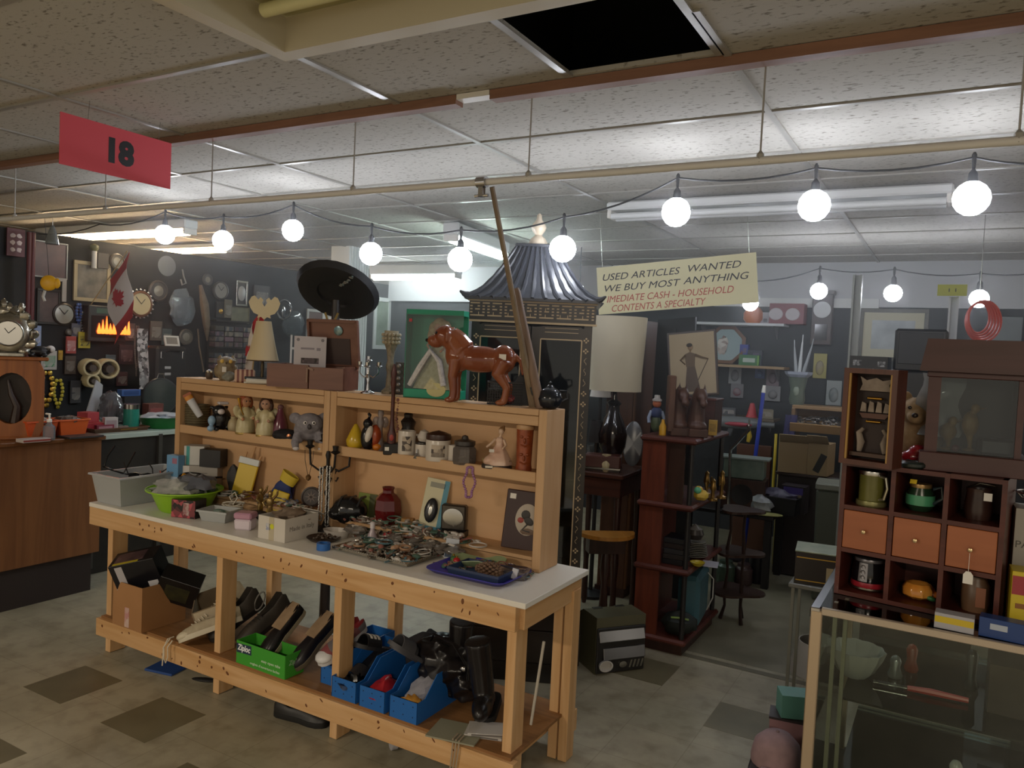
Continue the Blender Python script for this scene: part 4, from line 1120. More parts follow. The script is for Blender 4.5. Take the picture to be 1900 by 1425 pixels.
p2=Vector(p);p2.z=ZB+.1305
t=pack('tissue_box','white tissue carton with teal stripe on top of the pair under the left shelf','box',p2+Vector((-.045,0,0)),fc(p)-.35,.11,.105,.09,M('#c9c8c4',.6),(('teal_stripe',-.30,0,.16,.98,M('#3f9a98',.5)),))
t=pack('black_box','black carton pushed back beside the striped tissue carton','box',p2+Vector((.075,.012,0)),fc(p)-.5,.12,.095,.08,M('#1e1d1f',.5))
one('dark_pouch',B().ball((0,0,.075),(.04,.03,.078),12,9,nz=.4,seed=6),M('#3a3a3c',.7),'dark grey pouch standing between tissue cartons and yellow brush pack','pouch',on(433,2.87,ZB))
p=on(446,2.85,ZB)
t=thing('brush_pack','yellow paint brush pack with white header and wooden handles','pack',p,.35,tilt=(-.18,.16))
B().box((0,0,.075),(.095,.012,.15),bev=.003).make('yellow_card',M('#d5b62a',.45),t)
B().box((0,-.004,.165),(.10,.014,.03),bev=.002).make('header',M('#c9cfd0',.4),t)
for x in(-.03,.0,.035):B().cyl((x,0,.15),(x*1.15+.004,.006,.235-abs(x)),.007,.005,8).make('handle',M('#c49a6c',.5),t)
p=on(515,2.86,Z+.085)
t=thing('work_glove','blue work glove with yellow cuff hanging under the left shelf','glove',p,.3,tilt=(0,.5))
b=B().ball((0,0,.045),(.042,.016,.05),12,8)
for i,x in enumerate((-.03,-.01,.01,.03)):b.tube([(x,0,.03),(x*1.2,-.004,-.01),(x*1.3,-.006,-.035+abs(x)*.4)],[.012,.011,.009],7)
b.tube([(.035,0,.05),(.06,-.004,.03),(.066,-.006,.012)],[.013,.011,.009],7)
fuse('hand',b,M('#27366b',.7),t,.004)
B().lathe([(.038,.085),(.044,.13),(.041,.13),(.036,.085)],14,sy=.45).make('cuff',M('#cdb33a',.6),t)
p=on(528,2.90,ZB)
t=pack('purple_pack','purple carded pack with pale swoosh leaning on the back board','pack',p,.3,.075,.115,.008,M('#3d3050',.4),(('pale_print',.05,-.1,.5,.6,M('#6f6488',.4,kind='patch',c2='#b3aec4',sc=40)),('red_stripe',-.1,.43,.7,.05,M('#9a3b46',.4))),tilt=(-.12,.08))
p=on(506,2.80,Z)
t=thing('yellow_pack','yellow pack with black print leaning in front of the purple pack','pack',p,.4,tilt=(-.2,.25))
B().box((0,0,.06),(.075,.012,.12),bev=.003).make('card',M('#d6b81e',.45),t)
for i in range(3):B().box((.008,-.0066,.09-i*.02),(.05,.001,.006),rot=(0,-.1,0)).make('print',BLACK,t)
p=on(462,2.72,Z)
t=thing('hair_brush','black brush lying across behind the clear tub','brush',p,.25)
b=B().ball((.05,0,.022),(.075,.035,.022),14,8).tube([(-.01,0,.022),(-.08,-.01,.016),(-.12,-.02,.01)],[.018,.012,.010],8)
fuse('body',b,M('#1d1a1c',.5),t,.004)
p=atz(350,962,Z);rz=.30
t=pack('floral_tin','black tin box with red and white roses at the front of the worktable','box',back(p,.05),rz,.135,.09,.09,M('#1f1a1b',.3),(('rose_print',0,0,.98,.96,M('#1d171a',.3,kind='patch',c2='#b9525c',sc=38)),('white_rose',.12,0,.25,.7,M('#cfc2bc',.4,kind='noise',c2='#a33b4a',sc=60))))
p=atz(407,970,Z)
t=thing('clear_tub','low clear plastic tub of small teal things beside the rose tin','tub',back(p,.06),.25)
tub(B(),.13,.10,.16,.125,.055,.002,.006).make('tub',MILKY,t)
one('trinkets',B().ball((0,0,.02),(.06,.045,.024),14,8,nz=.6,seed=2),M('#3f6f6a',.5,kind='patch',c2='#a9b3aa',sc=40),'teal and grey trinkets filling the low clear tub','trinkets',back(p,.06)+Vector((-.01,0,.004)),.25,kind='stuff')
p=atz(432,958,Z)
b=B();pts=[]
for i in range(60):
 a=i*.55;pts.append((.04*math.cos(a)+.012*math.sin(i*.9),.035*math.sin(a*1.03),.012+.02*abs(math.sin(i*.37))+.0006*i))
b.tube(pts,.0035,6);b.tube([(0,0,.05),(-.03,.0,.085),(.0,.01,.11),(.03,.0,.085),(.01,-.01,.05)],.0035,6)
one('white_cable',b,M('#c6bfb0',.5),'bundle of white cable looping up behind the pink pot','cable',back(p,.03)+Vector((0,0,.006)))
p=atz(455,985,Z)
t=thing('plastic_pot','small square pink and white plastic pot left of the white carton','pot',back(p,.04),.4)
B().box((0,0,.022),(.07,.06,.044),bev=.006,taper=1.06).make('base',M('#d8ccd6',.4),t)
B().box((0,0,.058),(.077,.067,.026),bev=.006).make('pink_lid',M('#b88aa0',.4),t)
a=atz(528,1008,Z)
t=thing('white_carton','open white carton of souvenirs printed Made in Italy on its side','box',a,.02)
cw,cd,ch=.165,.21,.105
b=B();e=.004
b.box((-cw/2,e/2,ch/2),(cw,e,ch)).box((-cw/2,cd-e/2,ch/2),(cw,e,ch)).box((-e/2,cd/2,ch/2),(e,cd-2*e,ch)).box((-cw+e/2,cd/2,ch/2),(e,cd-2*e,ch)).box((-cw/2,cd/2,e/2),(cw-2*e,cd-2*e,e))
b.box((-cw/2,cd+.02,ch-.004),(cw,.05,.003),rot=(-.5,0,0))
b.make('carton',M('#cfc9bf',.7),t)
B().text('Made in Italy',.03,(.0008,cd/2,ch*.52),rot=(0,0,PI/2),w=cd*.74).make('lettering',M('#8b857d',.6),t)
B().lathe([(.012,0),(.012,.0015)],14,(-cw*.48,-.0002,ch*.60),rot=(PI/2,0,0)).make('yellow_sticker',M('#cfd22c',.5),t)
B().box((-cw*.62,-.0006,ch*.56),(.028,.001,.03)).make('faded_label',M('#9aa0b8',.6,kind='patch',c2='#d8d5d0',sc=90),t)
B().box((-cw*.5,-.0006,ch*.5),(.03,.001,ch)).make('packing_tape',M('#bdb298',.4),t)
one('tissue_paper',B().ball((0,0,.02),(.07,.09,.035),16,9,nz=.7,seed=8),M('#9c8a76',.7,kind='noise',c2='#6d5d4e',sc=25),'crumpled brown wrapping filling the white carton','paper',a+Vector((-cw/2,cd/2,.07)))
def trophy(p,rz,label):
 t=thing('bronze_figurine',label,'figurine',p,rz)
 B().lathe([(.022,0),(.022,.012),(.014,.018)],12).make('base',M('#2a201a',.4),t)
 b=B().tube([(-.008,0,.015),(-.006,0,.045),(0,0,.065)],[.006,.008,.012],7).tube([(.010,0,.015),(.007,0,.045),(0,0,.065)],[.006,.008,.012],7).ball((0,0,.085),(.017,.012,.024),10,7).ball((0,-.002,.122),(.011,.011,.014),10,7)
 b.tube([(-.014,0,.10),(-.03,-.008,.085),(-.02,-.02,.07)],[.007,.006,.005],6).tube([(.014,0,.10),(.028,-.006,.118),(.03,-.01,.14)],[.007,.006,.005],6)
 fuse('body',b,M('#7a5a34',.3,.6,kind='noise',c2='#a8905c',sc=40),t,.003)
q=on(500,2.73,Z);trophy(q,fc(q),'small bronze figurine standing behind the white carton')
q=on(482,2.76,Z);trophy(q,fc(q)+.8,'dull bronze figurine further back beside the yellow pack')
one('green_cup',B().shell([(.02,0),(.026,.05),(.027,.055)],.002,16),M('#41543a',.5),'small dark green cup between the bronze figurine and the ribbon heap','cup',on(523,2.74,Z))
b=B()
for i in range(14):
 a_=i*1.1;b.tube([(.05*math.cos(a_),.03*math.sin(a_),.01+.004*i),(.03*math.cos(a_+1),.03*math.sin(a_+1),.03+.004*i),(.06*math.cos(a_+2),.03*math.sin(a_+2),.012+.004*i)],.006,6,flat=.4)
one('ribbon_heap',b,M('#9d8f7e',.6,kind='noise',c2='#74685a',sc=30),'heap of beige ribbon behind the white carton','ribbon',on(560,2.76,Z+.006))
b=B()
for k_ in range(16):b.ball((rnd.uniform(-.05,.05),rnd.uniform(-.03,.03),.012+rnd.uniform(0,.02)),(rnd.uniform(.008,.016),rnd.uniform(.007,.012),rnd.uniform(.007,.011)),8,6,nz=.3,seed=k_)
one('blue_beads',b,M('#4c5a78',.4,kind='patch',c2='#9a8f80',sc=50),'blue and grey beads beside the ribbon heap','beads',on(543,2.84,ZB),kind='stuff')
p=on(574,2.789,MZ-.03)
t=thing('pendant','brass pendant on a long black cord hanging under the left shelf','pendant',p,.4)
B().tube([(-.022,0,.0),(-.02,0,-.05),(-.004,0,-.12),(.004,0,-.12),(.018,0,-.05),(.022,0,.0)],.0014,5).make('cord',BLACK,t)
B().lathe([(.001,-.15),(.012,-.142),(.014,-.13),(.005,-.118)],10).make('charm',M('#8a6a44',.3,.7),t)
p=on(577,2.90,ZB)
t=thing('medallion','dark round medallion with compass rose leaning on the back board','medallion',p,.45,tilt=(-.15,0))
B().lathe([(.045,0),(.045,.012),(.038,.014),(.036,.011),(.001,.011)],24,(0,0,.046),rot=(PI/2,0,0)).make('disc',M('#352b28',.4),t)
b=B()
for q_ in range(4):b.prism([(-.005,0),(0,-.03),(.005,0),(0,.03)],.001,(0,-.0122,.046),rot=(0,q_*PI/4,0))
b.make('compass_rose',M('#6d6058',.4),t)
t=thing('wood_cutout','brown carved wooden plaque behind the silver chains','plaque',on(603,2.925,ZB),.2,tilt=(-.05,0))
B().prism([(-.055,0),(.06,0),(.05,.06),(.06,.12),(.02,.17),(-.03,.165),(-.05,.10)],.012).make('board',M('#7d4a30',.5,kind='woodz',c2='#673a26'),t)
p=on(604,2.79,Z)
t=thing('candelabra','tall black iron candelabra with curled arms standing on the worktable','candelabra',p,.3)
IRON=M('#23201f',.5,.4)
B().lathe([(.06,0),(.058,.008),(.02,.02),(.008,.05),(.008,.16),(.014,.18),(.008,.2),(.008,.34),(.013,.36),(.008,.38)],14).make('stem',IRON,t)
for i,(ax,az,hz_)in enumerate(((-.095,0,.415),(-.05,.05,.44),(.05,-.03,.40),(.10,.03,.43))):
 b=B().tube([(0,0,.31),(ax*.5,az*.5,.285),(ax*.95,az,.31),(ax*1.02,az,hz_-.03)],.0055,7)
 b.lathe([(.006,-.03),(.024,-.018),(.012,-.010),(.015,.012),(.011,.012)],12,(ax*1.02,az,hz_))
 b.tube([(ax*.4,az*.4,.29),(ax*.25,az*.3,.25),(ax*.4,az*.4,.235),(ax*.5,az*.4,.255)],.004,6)
 b.make('arm',IRON,t)
def chain(p,rz,L_,label,col,grp):
 b=B();n=int(L_/.0075)
 for k in range(2):
  for i in range(n):
   z=-i*.0075;x=(-1,1)[k]*(.007+.001*math.sin(i))
   b.ball((x,-.003*(i%2),z),(.0042,.0042,.0060),6,4)
 for i in range(7):b.ball((.008*math.cos(i*PI/6),0,-L_-.008*math.sin(i*PI/6)),(.003,.003,.003),5,4)
 one('chain_necklace',b,col,label,'necklace',p,rz,grp)
chain(on(597,2.775,TZ+.30),.4,.25,'left of the two silver chains hanging from the black candelabra',M('#d6d6d4',.25,.6),'silver chains on the candelabra')
chain(on(610,2.772,TZ+.31),.4,.28,'right of the two silver chains hanging from the black candelabra',M('#d6d6d4',.25,.6),'silver chains on the candelabra')
p=on(624,2.68,Z)
t=thing('white_dish','low white oval dish behind the blue tape roll','dish',back(p,.05),.2)
B().shell([(.055,0),(.065,.03),(.067,.034)],.003,22,sy=.7).make('dish',M('#b9b2aa',.4),t)
p=atz(600,1008,Z)
t=thing('round_tray','dark round tray of tiny trinkets at the front edge','tray',back(p,.06),0)
B().shell([(.06,0),(.075,.012),(.077,.014)],.002,24).make('tray',M('#4a3b30',.4,.4),t)
b=B()
for i in range(26):a_=rnd.uniform(0,6.28);r_=rnd.uniform(0,.055);b.ball((r_*math.cos(a_),r_*math.sin(a_),.012+rnd.uniform(0,.008)),(rnd.uniform(.005,.010),rnd.uniform(.005,.009),rnd.uniform(.003,.006)),6,5)
one('trinkets',b,M('#8a8178',.25,.6,kind='patch',c2='#4a3428',sc=60),'tiny metal trinkets lying in the dark round tray','trinkets',back(p,.06)+Vector((0,0,.001)),kind='stuff')
p=atz(600,1023,Z)
t=thing('tape_roll','roll of bright blue tape at the front edge of the worktable','tape',back(p,.03),0)
B().lathe([(.018,0),(.030,0),(.030,.03),(.018,.03),(.018,0)],22).make('roll',M('#2c66b0',.4),t)
p=on(648,2.84,ZB)
t=thing('bicycle_helmet','small glossy black helmet against the back board','helmet',p,.5)
b=B().ball((0,0,.035),(.075,.055,.06),16,10).ball((-.05,-.02,.025),(.035,.04,.028),10,7)
fuse('shell',b,M('#141517',.18),t,.005)
for i in range(3):B().tube([(-.04+i*.04,-.045,.06),(-.03+i*.04,-.02,.092),(-.02+i*.04,.03,.09)],.005,6,flat=.5).make('vent',M('#34383c',.4),t)
p=on(679,2.92,ZB)
t=pack('green_card','olive green card pack leaning behind the black helmet','card',p,.25,.10,.115,.006,M('#7a8a3a',.5),(('dark_edge',.3,.0,.38,.98,M('#4d5230',.5)),),tilt=(-.06,.05))
p=on(690,2.72,Z)
t=thing('perfume_bottle','small white perfume bottle in front of the red vase','bottle',back(p,.02))
B().lathe([(.022,0),(.025,.012),(.018,.03),(.010,.05),(.008,.06)],16).make('body',M('#b3a5ac',.2),t)
B().lathe([(.010,.06),(.010,.082),(.004,.086)],12).make('cap',M('#d8d2d4',.3),t)
p=on(718,2.878,ZB)
t=thing('red_vase','dark red glass vase with narrow neck against the back board','vase',p,.4)
B().shell([(.035,0),(.05,.015),(.057,.06),(.052,.10),(.035,.12),(.024,.127),(.023,.138),(.027,.15)],.003,8).make('vase',M('#5e1719',.12),t)
p=on(756,2.855,ZB);one('wooden_block',B().box((0,0,.025),(.06,.04,.05),bev=.003),M('#b48c58',.6,kind='woodx',c2='#9d7544'),'small plain wooden block beside the red vase','block',p,.4)
p=on(795,2.875,ZB)
t=thing('blister_pack','tall pale blister pack holding a black computer mouse','pack',p,.42,tilt=(-.16,.14))
B().box((0,0,.105),(.095,.006,.21),bev=.002).make('card',M('#cfc9a8',.4),t)
B().box((.036,-.0035,.105),(.02,.002,.205)).make('blue_edge',M('#4f8fa6',.4),t)
B().box((0,-.0035,.012),(.092,.002,.022)).make('blue_foot',M('#3f86a0',.4),t)
b=B().ball((-.006,-.012,.085),(.027,.014,.05),14,9);fuse('mouse',b,M('#25262a',.25),t,.004)
B().ball((-.006,-.027,.085),(.008,.002,.022),8,6).make('mouse_stripe',SILVER,t)
B().box((0,-.004,.185),(.06,.001,.02)).make('print',M('#8f8f80',.4),t)
pb=on(838,2.872,ZB)
t=pack('flat_box','flat dark box under the silver clock','box',pb,.3,.13,.028,.085,M('#2a2625',.4))
t=thing('mantel_clock','small square silver clock with oval face leaning on the back board','clock',up(pb,.0285)+Vector((0,.015,0)),.3)
B().box((0,0,.05),(.10,.035,.10),bev=.006).make('case',M('#55504a',.3,.7),t)
b=B().lathe([(.038,0),(.041,.004),(.034,.005)],24,(0,-.0175,.052),sy=.85,rot=(PI/2,0,0));b.make('bezel',SILVER,t)
B().lathe([(.034,0),(.034,.003)],22,(0,-.0178,.052),sy=.85,rot=(PI/2,0,0)).make('dial',M('#8d877c',.35),t)
p=on(835,2.73,Z)
t=pack('foil_sachet','blue and white foil sachet standing in front of the silver clock','sachet',back(p,.02),.5,.05,.075,.012,M('#b7bcc4',.25),(('blue_print',0,-.15,.9,.55,M('#3a4c66',.3)),),tilt=(-.15,.1))
A0=atz(620,1020,Z);A1=atz(757,1054,Z);A2=atz(836,1030,Z)
ex=(A1-A0);ey=Vector((A2.x-A1.x,A2.y-A1.y,0))
cN=A0+ex/2+Vector((0.0,.125,0));tw=ex.length;rz=math.atan2(ex.y,ex.x)
t=thing('silver_tray','rectangular silver tray heaped with costume jewellery','tray',cN,rz)
td=.25
b=B();tub(b,tw-.03,td-.03,tw-.006,td-.006,.014,.002,.006);b.make('tray',M('#9c9486',.25,.9),t)
b=B()
for i in range(34):b.ball((-tw/2+tw*i/33,-td/2,.015),(.006,.004,.004),6,4).ball((-tw/2+tw*i/33,td/2,.015),(.006,.004,.004),6,4)
for i in range(22):b.ball((-tw/2,-td/2+td*i/21,.015),(.004,.006,.004),6,4).ball((tw/2,-td/2+td*i/21,.015),(.004,.006,.004),6,4)
b.make('beaded_rim',SILVER,t)
JW=[M('#b9b3ac',.3,.3),M('#c9c4be',.4),M('#a59c93',.2,.7,kind='patch',c2='#d9d4cc',sc=70),M('#6f6a62',.25,.5,kind='patch',c2='#b3a596',sc=70),M('#4e6a5e',.3),M('#8d5a50',.35),M('#b9b2a8',.3),M('#6a4a36',.4),M('#9c8f86',.2,.8),M('#52707a',.3),M('#a88468',.4)]
def heap(name,label,c,rz,w,d,n,hgt,seed,mats):
 r=random.Random(seed);b=B();g_=1.55 if w>.3 else 1.1;n=int(n*(.6 if w>.3 else 1))
 U=lambda a,c:r.uniform(a*g_,c*g_)
 for i in range(n):
  x=r.uniform(-1,1);y=r.uniform(-1,1)
  z=hgt*(1-.55*(x*x+y*y))*r.uniform(.15,1)
  x*=w/2;y*=d/2
  b.m(r.randrange(len(mats)));k=r.random()
  if k<.35:b.ball((x,y,max(.006,z)),(U(.006,.016),U(.005,.012),U(.004,.008)),7,5,rot=(r.uniform(-.5,.5),r.uniform(-.5,.5),r.uniform(0,3)))
  elif k<.6:
   rr=U(.012,.026);a0=r.uniform(0,6);tl=r.uniform(-.4,.4)
   b.tube([(x+rr*math.cos(q*.52),y+rr*math.sin(q*.52),max(.006,z)+tl*rr*math.cos(q*.52+a0)*.4)for q in range(12)],U(.0018,.0032),5,closed=True)
  elif k<.8:b.box((x,y,max(.006,z)),(U(.012,.032),U(.008,.022),U(.003,.006)),rot=(r.uniform(-.5,.5),r.uniform(-.5,.5),r.uniform(0,3)),bev=.002)
  else:
   a_=r.uniform(0,6);b.tube([(x+.02*q*math.cos(a_+.3*q),y+.02*q*math.sin(a_+.3*q),max(.006,z*(1-.2*q)))for q in range(4)],U(.002,.004),5)
 return one(name,b,mats,label,'jewellery',c,rz,kind='stuff')
heap('jewellery','tangled costume jewellery heaped on the silver tray',cN+Vector((0,0,.004)),rz,tw-.05,td-.05,300,.05,5,JW)
heap('jewellery','loose jewellery behind the silver tray, in front of the red vase',cN+Vector((-.04,.165,0)),rz,.56,.10,260,.07,8,JW[:5]+JW[2:6])
heap('jewellery','jumbled trinkets and wrapped beads along the bottom shelf of the right shelf unit',Vector((-2.12,2.825,ZB)),0,.78,.055,170,.05,77,JW[:5]+JW[3:7])
heap('jewellery','small trinkets and beads along the bottom shelf of the left shelf unit',Vector((-3.05,2.822,ZB)),0,.62,.05,110,.045,78,JW[:4]+JW[4:8])
BAGM=M('#dcdad6',.12,kind='glass',amt=.28,c2='#b5ada6')
for i,(px,py,rr,sd,lb)in enumerate(((840,1003,.05,31,'clear bag leaning in front of the flat dark box under the silver clock'),(660,975,.055,33,'clear bag in front of the black helmet'),(800,1006,.045,2,'clear bag of earrings with white label at the back right of the silver tray'),(770,1022,.04,6,'clear bag of earrings lying on the right of the silver tray'),(822,1020,.045,9,'clear bag of earrings hanging over the right rim of the silver tray'),(735,985,.045,12,'clear bag behind the middle of the silver tray'))):
 q=on(px,min(atz(px,py,Z).y,2.735),Z+.035)
 t=thing('plastic_bag',lb,'bag',q,rz+.4*i,'clear earring bags')
 B().ball((0,0,.012),(rr,rr*.7,.018),12,8,nz=.7,seed=sd).make('pouch',BAGM,t)
 B().box((0,-.01,.032),(.03,.012,.0015),rot=(.25,.1,.4*i)).make('label',WHITE,t)
p=atz(703,962,Z);one('red_bow',B().ball((-.02,0,.02),(.02,.012,.014),9,6,nz=.4).ball((.02,0,.022),(.02,.012,.014),9,6,nz=.4).ball((0,0,.022),.008,7,5),M('#a02f38',.4),'red bow among the jewellery behind the silver tray','bow',cN+Vector((-.10,.13,.012)))
Q=[atz(x,y,Z)for x,y in((782,1062),(930,1096),(1000,1070),(850,1028))]
cB=sum(Q,Vector())/4;rz=math.atan2(Q[1].y-Q[0].y,Q[1].x-Q[0].x);tw=(Q[1]-Q[0]).length;td=.27
cB=Q[0]+(Q[1]-Q[0])/2+Vector((-math.sin(rz),math.cos(rz),0))*td/2
t=thing('blue_tray','violet blue plastic tray with rounded corners at the right end of the worktable','tray',cB,rz)
def rrect(w,d,r,n=5):
 o=[]
 for(cx_,cy_,a0)in((w/2-r,d/2-r,0),(-w/2+r,d/2-r,PI/2),(-w/2+r,-d/2+r,PI),(w/2-r,-d/2+r,1.5*PI)):
  for i in range(n):a_=a0+PI/2*i/(n-1);o.append((cx_+r*math.cos(a_),cy_+r*math.sin(a_)))
 return o
def loft(b,rings):
 n=len(rings[0]);vs=[q for r_ in rings for q in r_];fs=[tuple(range(n))[::-1]]
 for i in range(len(rings)-1):
  for j in range(n):fs.append((i*n+j,i*n+(j+1)%n,(i+1)*n+(j+1)%n,(i+1)*n+j))
 fs.append(tuple((len(rings)-1)*n+j for j in range(n)))
 return b.add(vs,fs,True)
rg=lambda w,d,r,z:[(x,y,z)for x,y in rrect(w,d,r)]
loft(B(),[rg(tw-.05,td-.05,.03,0),rg(tw-.01,td-.01,.04,.016),rg(tw,td,.045,.018),rg(tw,td,.045,.021),rg(tw-.014,td-.014,.04,.020),rg(tw-.055,td-.055,.03,.003)]).make('tray',M('#3a35a0',.35),t)
M4=Matrix.Translation(cB)@Matrix.Rotation(rz,4,'Z')
q=M4@Vector((.03,-.02,.0045))
t=thing('open_case','dark blue open box lid lying in the violet blue tray','lid',q,rz)
b=B();tub(b,tw*.62,td*.55,tw*.64,td*.57,.03,.004,.002);b.make('lid',M('#28385a',.5),t)
B().box((tw*.14,0,.006),(tw*.26,td*.40,.003)).make('white_pad',M('#b9b6a8',.6),t)
q=M4@Vector((.06,-.02,.032))
t=thing('pine_cone','brown pine cone lying in the violet blue tray','pine cone',q,rz+.2)
b=B()
for i in range(9):
 x=-.05+.0125*i;r_=.026*math.sin(PI*(i+1.2)/11)
 for k in range(9):a_=k*2*PI/9+i*.35;b.ball((x,r_*math.cos(a_),r_*math.sin(a_)),(.009,.007,.006),6,4,rot=(a_,0,0))
b.make('scales',M('#5e4434',.6,kind='noise',c2='#7d6450',sc=60),t);B().ball((0,0,0),(.055,.018,.018),10,7).make('core',M('#3f2c22',.7),t)
for(dx,dy,cc,lb)in((-.13,.03,'#b3232c','round red bauble in the violet blue tray'),(-.155,.045,'#3f6a3a','round green bauble in the violet blue tray')):
 t=thing('bauble',lb,'bauble',M4@Vector((dx,dy,.021)),0)
 B().ball((0,0,0),.016,10,7).make('ball',M(cc,.2),t);B().cyl((0,0,.015),(0,0,.022),.004).make('cap',GOLD,t)
heap('jewellery','brooches and bits along the back of the violet blue tray',M4@Vector((.03,.085,.004)),rz,tw*.8,.07,90,.03,21,JW[2:])
heap('jewellery','small pale trinkets at the left of the violet blue tray',M4@Vector((-.12,.03,.004)),rz,.08,.12,40,.02,22,JW[3:])
t=pack('paper_tag','small white paper packet at the right end of the violet blue tray','packet',M4@Vector((tw*.42,.01,.006)),rz,.025,.04,.01,M('#c9c9d0',.5),tilt=(-.2,.1))
p=on(886,2.65,Z)
t=thing('leaf_dish','pale green ceramic leaf dish behind the violet blue tray','dish',back(p,.08),.35)
b=B();n=26
def lf(r,z):return[(.10*r*math.cos(a_)*(1+.06*math.sin(5*a_)),.062*r*math.sin(a_)*(1+.08*math.cos(7*a_)),z+.010*r*r*math.sin(3*a_)*(r>.6))for a_ in[2*PI*i/n for i in range(n)]]
loft(b,[lf(.4,0),lf(.75,.010),lf(1,.026),lf(.99,.029),lf(.72,.014),lf(.38,.004)])
b.make('dish',M('#8f9f78',.3),t)
B().tube([(-.08,0,.020),(-.03,0,.007),(.04,0,.008),(.09,0,.022)],.002,5).make('vein',M('#75865e',.3),t)
p=on(938,2.60,Z)
t=thing('clamshell_box','flat clear plastic clamshell lid behind the violet blue tray','lid',back(p,.10),.25)
loft(B(),[rg(.19,.10,.02,0),rg(.185,.095,.02,.03),rg(.17,.085,.02,.034)]).make('lid',M('#d6d0d2',.1,kind='glass',amt=.22,c2='#9a9092'),t)
p=on(960,2.875,ZB)
t=thing('picture_plaque','dark brown plaque with oval bird picture and white price tag','picture',p,.32,tilt=(-.10,.06))
B().box((0,0,.125),(.145,.014,.25),bev=.003).make('board',M('#3c2624',.4),t)
B().lathe([(.052,0),(.052,.003),(.05,.004)],26,(.028,-.007,.13),sy=1.3,rot=(PI/2,0,0)).make('oval_print',M('#b5aa9c',.5),t)
b=B().ball((.02,-.012,.15),(.02,.002,.02),10,6).ball((.035,-.012,.125),(.024,.002,.016),10,6,rot=(0,.6,0)).tube([(.03,-.012,.11),(.01,-.012,.085),(.045,-.012,.08)],.004,5)
b.make('bird',M('#33302f',.5),t)
B().ball((.0,-.012,.125),(.014,.002,.012),8,5).make('red_flower',M('#9d4038',.5),t)
B().ball((.035,-.012,.08),(.03,.002,.014),8,5,nz=.4).make('branch',M('#6a5544',.5),t)
B().box((-.045,-.0078,.222),(.026,.001,.022)).make('price_tag',WHITE,t)
for o in[o for o in COL.objects if o.parent is None]:
 n=o.name.split('.')[0]
 if n in('red_vase','blister_pack','bicycle_helmet','brush_pack','purple_pack','yellow_pack','work_glove','medallion'):o.scale=(1.16,)*3
 if n in('bronze_figurine','leaf_dish','perfume_bottle','mantel_clock','foil_sachet','plastic_pot'):o.scale=(1.15,)*3
 # == on the lower shelf and under the table
Z=LZ+.0005
a=atz(257,1174,Z)
t=thing('cardboard_box','open brown cardboard box at the left end of the lower shelf','box',a+Vector((-.10,.13,0)),0)
cw,cd,ch=.235,.25,.225
b=B();e=.005
b.box((0,-cd/2,ch/2),(cw,e,ch)).box((0,cd/2,ch/2),(cw,e,ch)).box((cw/2-e/2,0,ch/2),(e,cd-e,ch)).box((-cw/2+e/2,0,ch/2),(e,cd-e,ch)).box((0,0,e/2),(cw-e,cd-e,e))
b.make('carton',CARD,t)
B().box((.0,-cd/2-.003,.055),(.035,.001,.10)).make('pink_label',M('#b9837f',.6,kind='patch',c2='#c9b0a4',sc=40),t)
BB=a+Vector((-.10,.13,.0))
t=pack('black_carton','black game carton with yellow title and white labels, tilted in the cardboard box','box',BB+Vector((-.02,.02,.13)),.55,.23,.24,.13,M('#17161a',.3),(('white_label',-.30,.1,.16,.7,M('#b5b1b4',.5)),('white_label',.32,-.22,.22,.42,M('#c9c6c8',.5)),('white_label',-.46,-.2,.08,.3,M('#a9a6a9',.5))),tilt=(.30,-.25))
B().box((-.02,0,.2405),(.15,.09,.001)).make('top_print',M('#2a2226',.3,kind='patch',c2='#5a4448',sc=20),t)
B().box((-.03,-.053,.2407),(.13,.016,.0012)).make('yellow_title',M('#b0a02a',.4),t)
t=pack('black_carton','second black carton with olive print leaning right in the cardboard box','box',BB+Vector((.10,.08,.13)),.75,.20,.16,.10,M('#141416',.3),(('olive_print',0,-.05,.6,.6,M('#3a3a22',.4,kind='noise',c2='#22221a',sc=20)),),tilt=(.5,.35))
